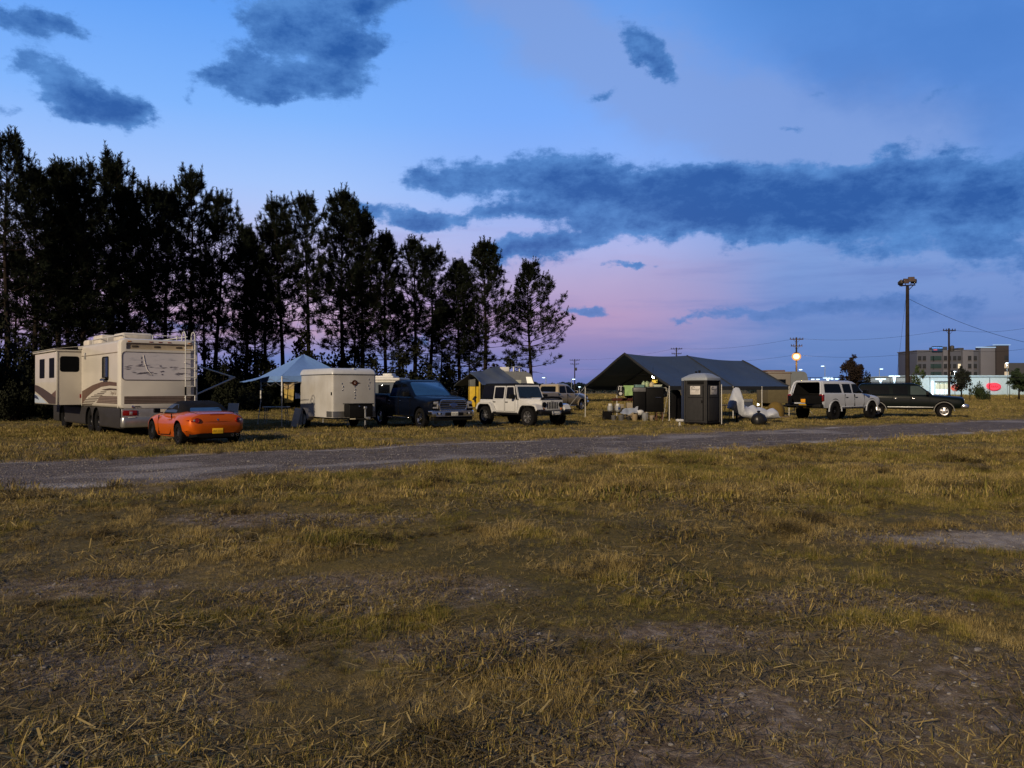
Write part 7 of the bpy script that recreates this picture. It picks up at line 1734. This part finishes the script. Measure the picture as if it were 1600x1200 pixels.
# hotel
def hotel():
    Y = 285.0; x0 = gpt(1433, Y); PXm = Y/FPX; t = thing('hotel_building', 'five storey taupe hotel with a lit roof sign and darker corner tower', 'hotel', (x0, Y, 0), -.06)
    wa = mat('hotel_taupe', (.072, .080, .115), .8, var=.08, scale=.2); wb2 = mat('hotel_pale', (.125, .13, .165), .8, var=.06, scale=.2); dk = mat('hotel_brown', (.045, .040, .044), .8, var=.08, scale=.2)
    H = hz(548.5, Y)
    def W(px): return (px-1433)*PXm
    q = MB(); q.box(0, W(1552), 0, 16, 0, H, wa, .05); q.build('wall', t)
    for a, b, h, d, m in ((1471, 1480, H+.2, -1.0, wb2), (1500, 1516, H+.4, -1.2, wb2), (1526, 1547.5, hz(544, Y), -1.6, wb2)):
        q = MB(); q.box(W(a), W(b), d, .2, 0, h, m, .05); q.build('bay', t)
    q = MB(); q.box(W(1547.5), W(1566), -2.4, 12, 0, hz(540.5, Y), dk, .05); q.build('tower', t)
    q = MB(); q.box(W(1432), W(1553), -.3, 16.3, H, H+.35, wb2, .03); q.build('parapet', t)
    q = MB(); q.box(W(1467), W(1481), 1, 8, H, hz(541.5, Y), mat('plant_room', (.05, .06, .085), .7), .05); q.build('roof_plant_room', t)
    q = MB(); q.box(W(1498), W(1506), 1, 6, H, hz(543.5, Y), mat('plant_room_dark', (.04, .045, .06), .7), .05); q.build('roof_plant_room', t)
    strip = glow('roof_light_strip', (.50, .72, 1.0), .75)
    q = MB(); q.box(W(1518), W(1549), -2.0, -1.7, hz(544, Y), hz(542.6, Y), strip); q.build('light_strip', t)
    q = MB(); q.box(W(1541.5), W(1567.5), -2.9, -2.5, hz(540.4, Y), hz(539.4, Y), strip); q.build('light_strip', t)
    wd = mat('hotel_window', (.03, .033, .04), .2); fr = mat('hotel_panel', (.085, .078, .088), .7); dg = mat('hotel_green_glass', (.03, .055, .06), .15)
    lit = {(1444, 3), (1497, 1), (1482, 2), (1482, 3)}
    for fl in range(5):
        zc = H-2.6-2.85*fl
        for px in (1437, 1444, 1456, 1463.5, 1474, 1482, 1490, 1497, 1510, 1521):
            w2 = .6 if px not in (1463.5,) else 1.5; m = dg if px in (1456, 1463.5) else wd
            if (px, fl) in lit: m = warmw; w2 = .45
            d = -1.23 if px == 1510 else (-1.03 if px == 1474 else -.03)
            q = MB(); q.box(W(px)-w2, W(px)+w2, d-.03, d+.1, zc-.8, zc+.8, m, .02); wn_ = q.build('window', t)
            q = MB(); q.box(W(px)-w2-.1, W(px)+w2+.1, d-.06, d, zc-1.15, zc-.85, fr); q.build('sill', wn_)
        q = MB(); q.box(W(1562.3)-.7, W(1562.3)+.7, -2.45, -2.3, zc-.8, zc+.8, mat('dim_room', (.3, .25, .2), .5, emit=(1, .8, .55), estr=.35) if fl in (1, 2, 3) else wd, .02); q.build('window', t)
    blue_l = glow('blue_sign', (.16, .40, 1.0), 1.7); red_l = glow('red_sign', (1.0, .15, .22), 1.2)
    s = MB(); s.box(W(1454), W(1470), -.9, -.6, H-.2, H+1.7, mat('sign_board', (.02, .06, .16), .6), .05); sb = s.build('sign', t)
    text_mesh('lettering', 'TOWNE PLACE', .62*.85, blue_l, face_matrix((W(1461.8), -.95, H+1.05), (1, 0, 0), (0, 0, 1)), sb, .05)
    text_mesh('lettering', 'SUITES', .42, red_l, face_matrix((W(1459), -.95, H+.35), (1, 0, 0), (0, 0, 1)), sb, .05)
    for px, py in ((1444, 576.5),):
        pass
    q = MB(); q.box(W(1566.2), W(1572), 3, 14, 0, hz(563, Y), wa, .05); q.build('annex', t)
hotel()
# dark hill-like block right of the hotel: low office building
t = thing('office_building', 'low dark flat-roofed building right of the hotel tower', 'building', (gpt(1572, 320), 320, 0)); q = MB(); q.box(0, 22, 0, 14, 0, hz(567, 320), mat('office_dark', (.05, .055, .07), .8), .1); q.build('wall', t)
for k in range(3): q = MB(); q.box(3.5+2.4*k, 4.9+2.4*k, -.06, .1, 5.6, 6.6, mat('office_pane', (.2, .2, .2), .3, emit=(1, .9, .75), estr=.12)); q.build('window', t)
# store
def store():
    Y = 205.0; x0 = gpt(1408, Y); P_ = Y/FPX; t = thing('store_building', 'long low white store with lit entrance and a red oval sign', 'store', (x0, Y, 0))
    def W(px): return (px-1408)*P_
    wm = mat('store_white_blue_lit', (.42, .54, .62), .7, var=.04, scale=.3); H = hz(588.5, Y)  # white wall, the blue of the lamplight is put into its colour
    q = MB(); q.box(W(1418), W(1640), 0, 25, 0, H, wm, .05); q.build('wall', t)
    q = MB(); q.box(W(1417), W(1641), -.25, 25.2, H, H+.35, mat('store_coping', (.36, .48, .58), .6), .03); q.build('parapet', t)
    q = MB(); q.box(W(1455.5), W(1457.5), -.3, .1, .2, hz(595.5, Y), glow('light_column', (.75, .92, 1.0), 4.0)); q.build('light_column', t)
    gl = mat('shop_glass', (.5, .5, .4), .2, emit=(.75, .88, .68), estr=.30); gb = mat('shop_glass_low', (.6, .65, .7), .2, emit=(.6, .82, 1), estr=.75)
    for k in range(3):
        a = 1462+6.6*k; q = MB(); q.box(W(a), W(a+6.2), -.08, .1, 1.6, hz(597, Y), gl, .01); f = q.build('shop_window', t)
        q = MB(); q.box(W(a), W(a+6.2), -.10, .1, .2, 1.55, gb, .01); q.build('lit_display', f)
        q = MB(); q.box(W(a+6.15), W(a+6.6), -.14, .1, .1, hz(596.5, Y), M['black']); q.build('mullion', f)
    q = MB(); q.box(W(1460), W(1484), -1.2, .0, hz(596.6, Y), hz(595.6, Y), mat('store_canopy', (.10, .12, .15), .6), .02); q.build('canopy', t)
    rg = glow('red_neon', (1.0, .03, .08), 1.2); rd = mat('neon_dark', (.28, .01, .02), .5, emit=(1, .02, .05), estr=.28); og = glow('orange_neon', (1.0, .10, .05), .75)
    T = Matrix.Translation((W(1552), -.3, hz(604.2, Y))) @ Matrix.Rotation(pi/2, 4, 'X')
    q = MB(); q.lathe([(1, -.1), (1, .2), (.001, .21)], rg, 32, T @ Matrix.Diagonal((1.72, .98, 1, 1))); s = q.build('oval_sign', t)
    q = MB(); q.lathe([(.92, .2), (.92, .26), (.84, .26), (.84, .2)], rd, 32, T @ Matrix.Diagonal((1.72, .98, 1, 1)), caps=False); s0 = q.build('rim', s)
    q = MB()
    for a, b, c, d in ((-.9, -.25, -.55, .35), (-.4, -.3, -.1, .25), (.1, -.2, .35, .4), (.5, -.35, .95, .2)):
        q.tube([T @ Vector((a, b, .24)), T @ Vector(((a+c)/2, d, .24)), T @ Vector((c, b+.1, .24))], .06, rd, 5)
    q.build('script_strokes', s)
    q = MB(); q.lathe([(1, -.1), (1, .15), (.001, .16)], rg, 20, Matrix.Translation((W(1545), -.25, hz(603, Y))) @ Matrix.Rotation(pi/2, 4, 'X') @ Matrix.Diagonal((.75, .75, 1, 1))); q.build('oval_sign', t)
    q = MB(); q.lathe([(1, -.1), (1, .15), (.001, .16)], og, 20, Matrix.Translation((W(1492), -.25, hz(605.5, Y))) @ Matrix.Rotation(pi/2, 4, 'X') @ Matrix.Diagonal((1.1, .85, 1, 1))); q.build('round_sign', t)
store()
# far wood on the horizon, one mass of leaf clumps
def farwood(name, label, px0, px1, Y, h0, h1, seed, m, n):
    r = random.Random(seed); vs, fs = [], []; x0, x1 = gpt(px0, Y), gpt(px1, Y); bumps = [(r.uniform(x0, x1), r.uniform(.6, 1.0), r.uniform(2, 6)) for _ in range(int((x1-x0)/3))]
    for i in range(n):
        bx, bh, bw = r.choice(bumps); x = bx+r.gauss(0, bw*.45); z = (h0+(h1-h0)*bh)*r.random()**.6*(1-.35*min(1, abs(x-bx)/bw)); y = Y+r.uniform(-3, 6)
        s = r.uniform(.5, 1.1); a = Vector((r.gauss(0, 1), r.gauss(0, 1), r.gauss(0, 1))).normalized(); b = a.orthogonal().normalized()*s*.6; c = Vector((x, y, z)); o = len(vs)
        vs += [c-a*s*.5, c+b*.5, c+a*s*.5, c-b*.5]; fs.append((o, o+1, o+2, o+3))
    q = MB(); q.add(vs, fs, m, False); me = q.mesh(name, recalc=False); o = bpy.data.objects.new(name, me); COL.objects.link(o); tag(o, label, 'wood', None, 'stuff')
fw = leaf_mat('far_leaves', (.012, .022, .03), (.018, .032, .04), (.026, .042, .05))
farwood('treeline', 'distant dark wood on the horizon left of the big tent', 790, 980, 330, 2.5, 4.8, 3, fw, 9000)
farwood('treeline', 'distant dark wood on the horizon behind the car park lamps', 1180, 1440, 330, 2.5, 5.2, 5, fw, 11000)
farwood('treeline', 'distant dark wood seen low between the pine trunks', -420, 800, 420, 2.5, 5.0, 7, fw, 26000)
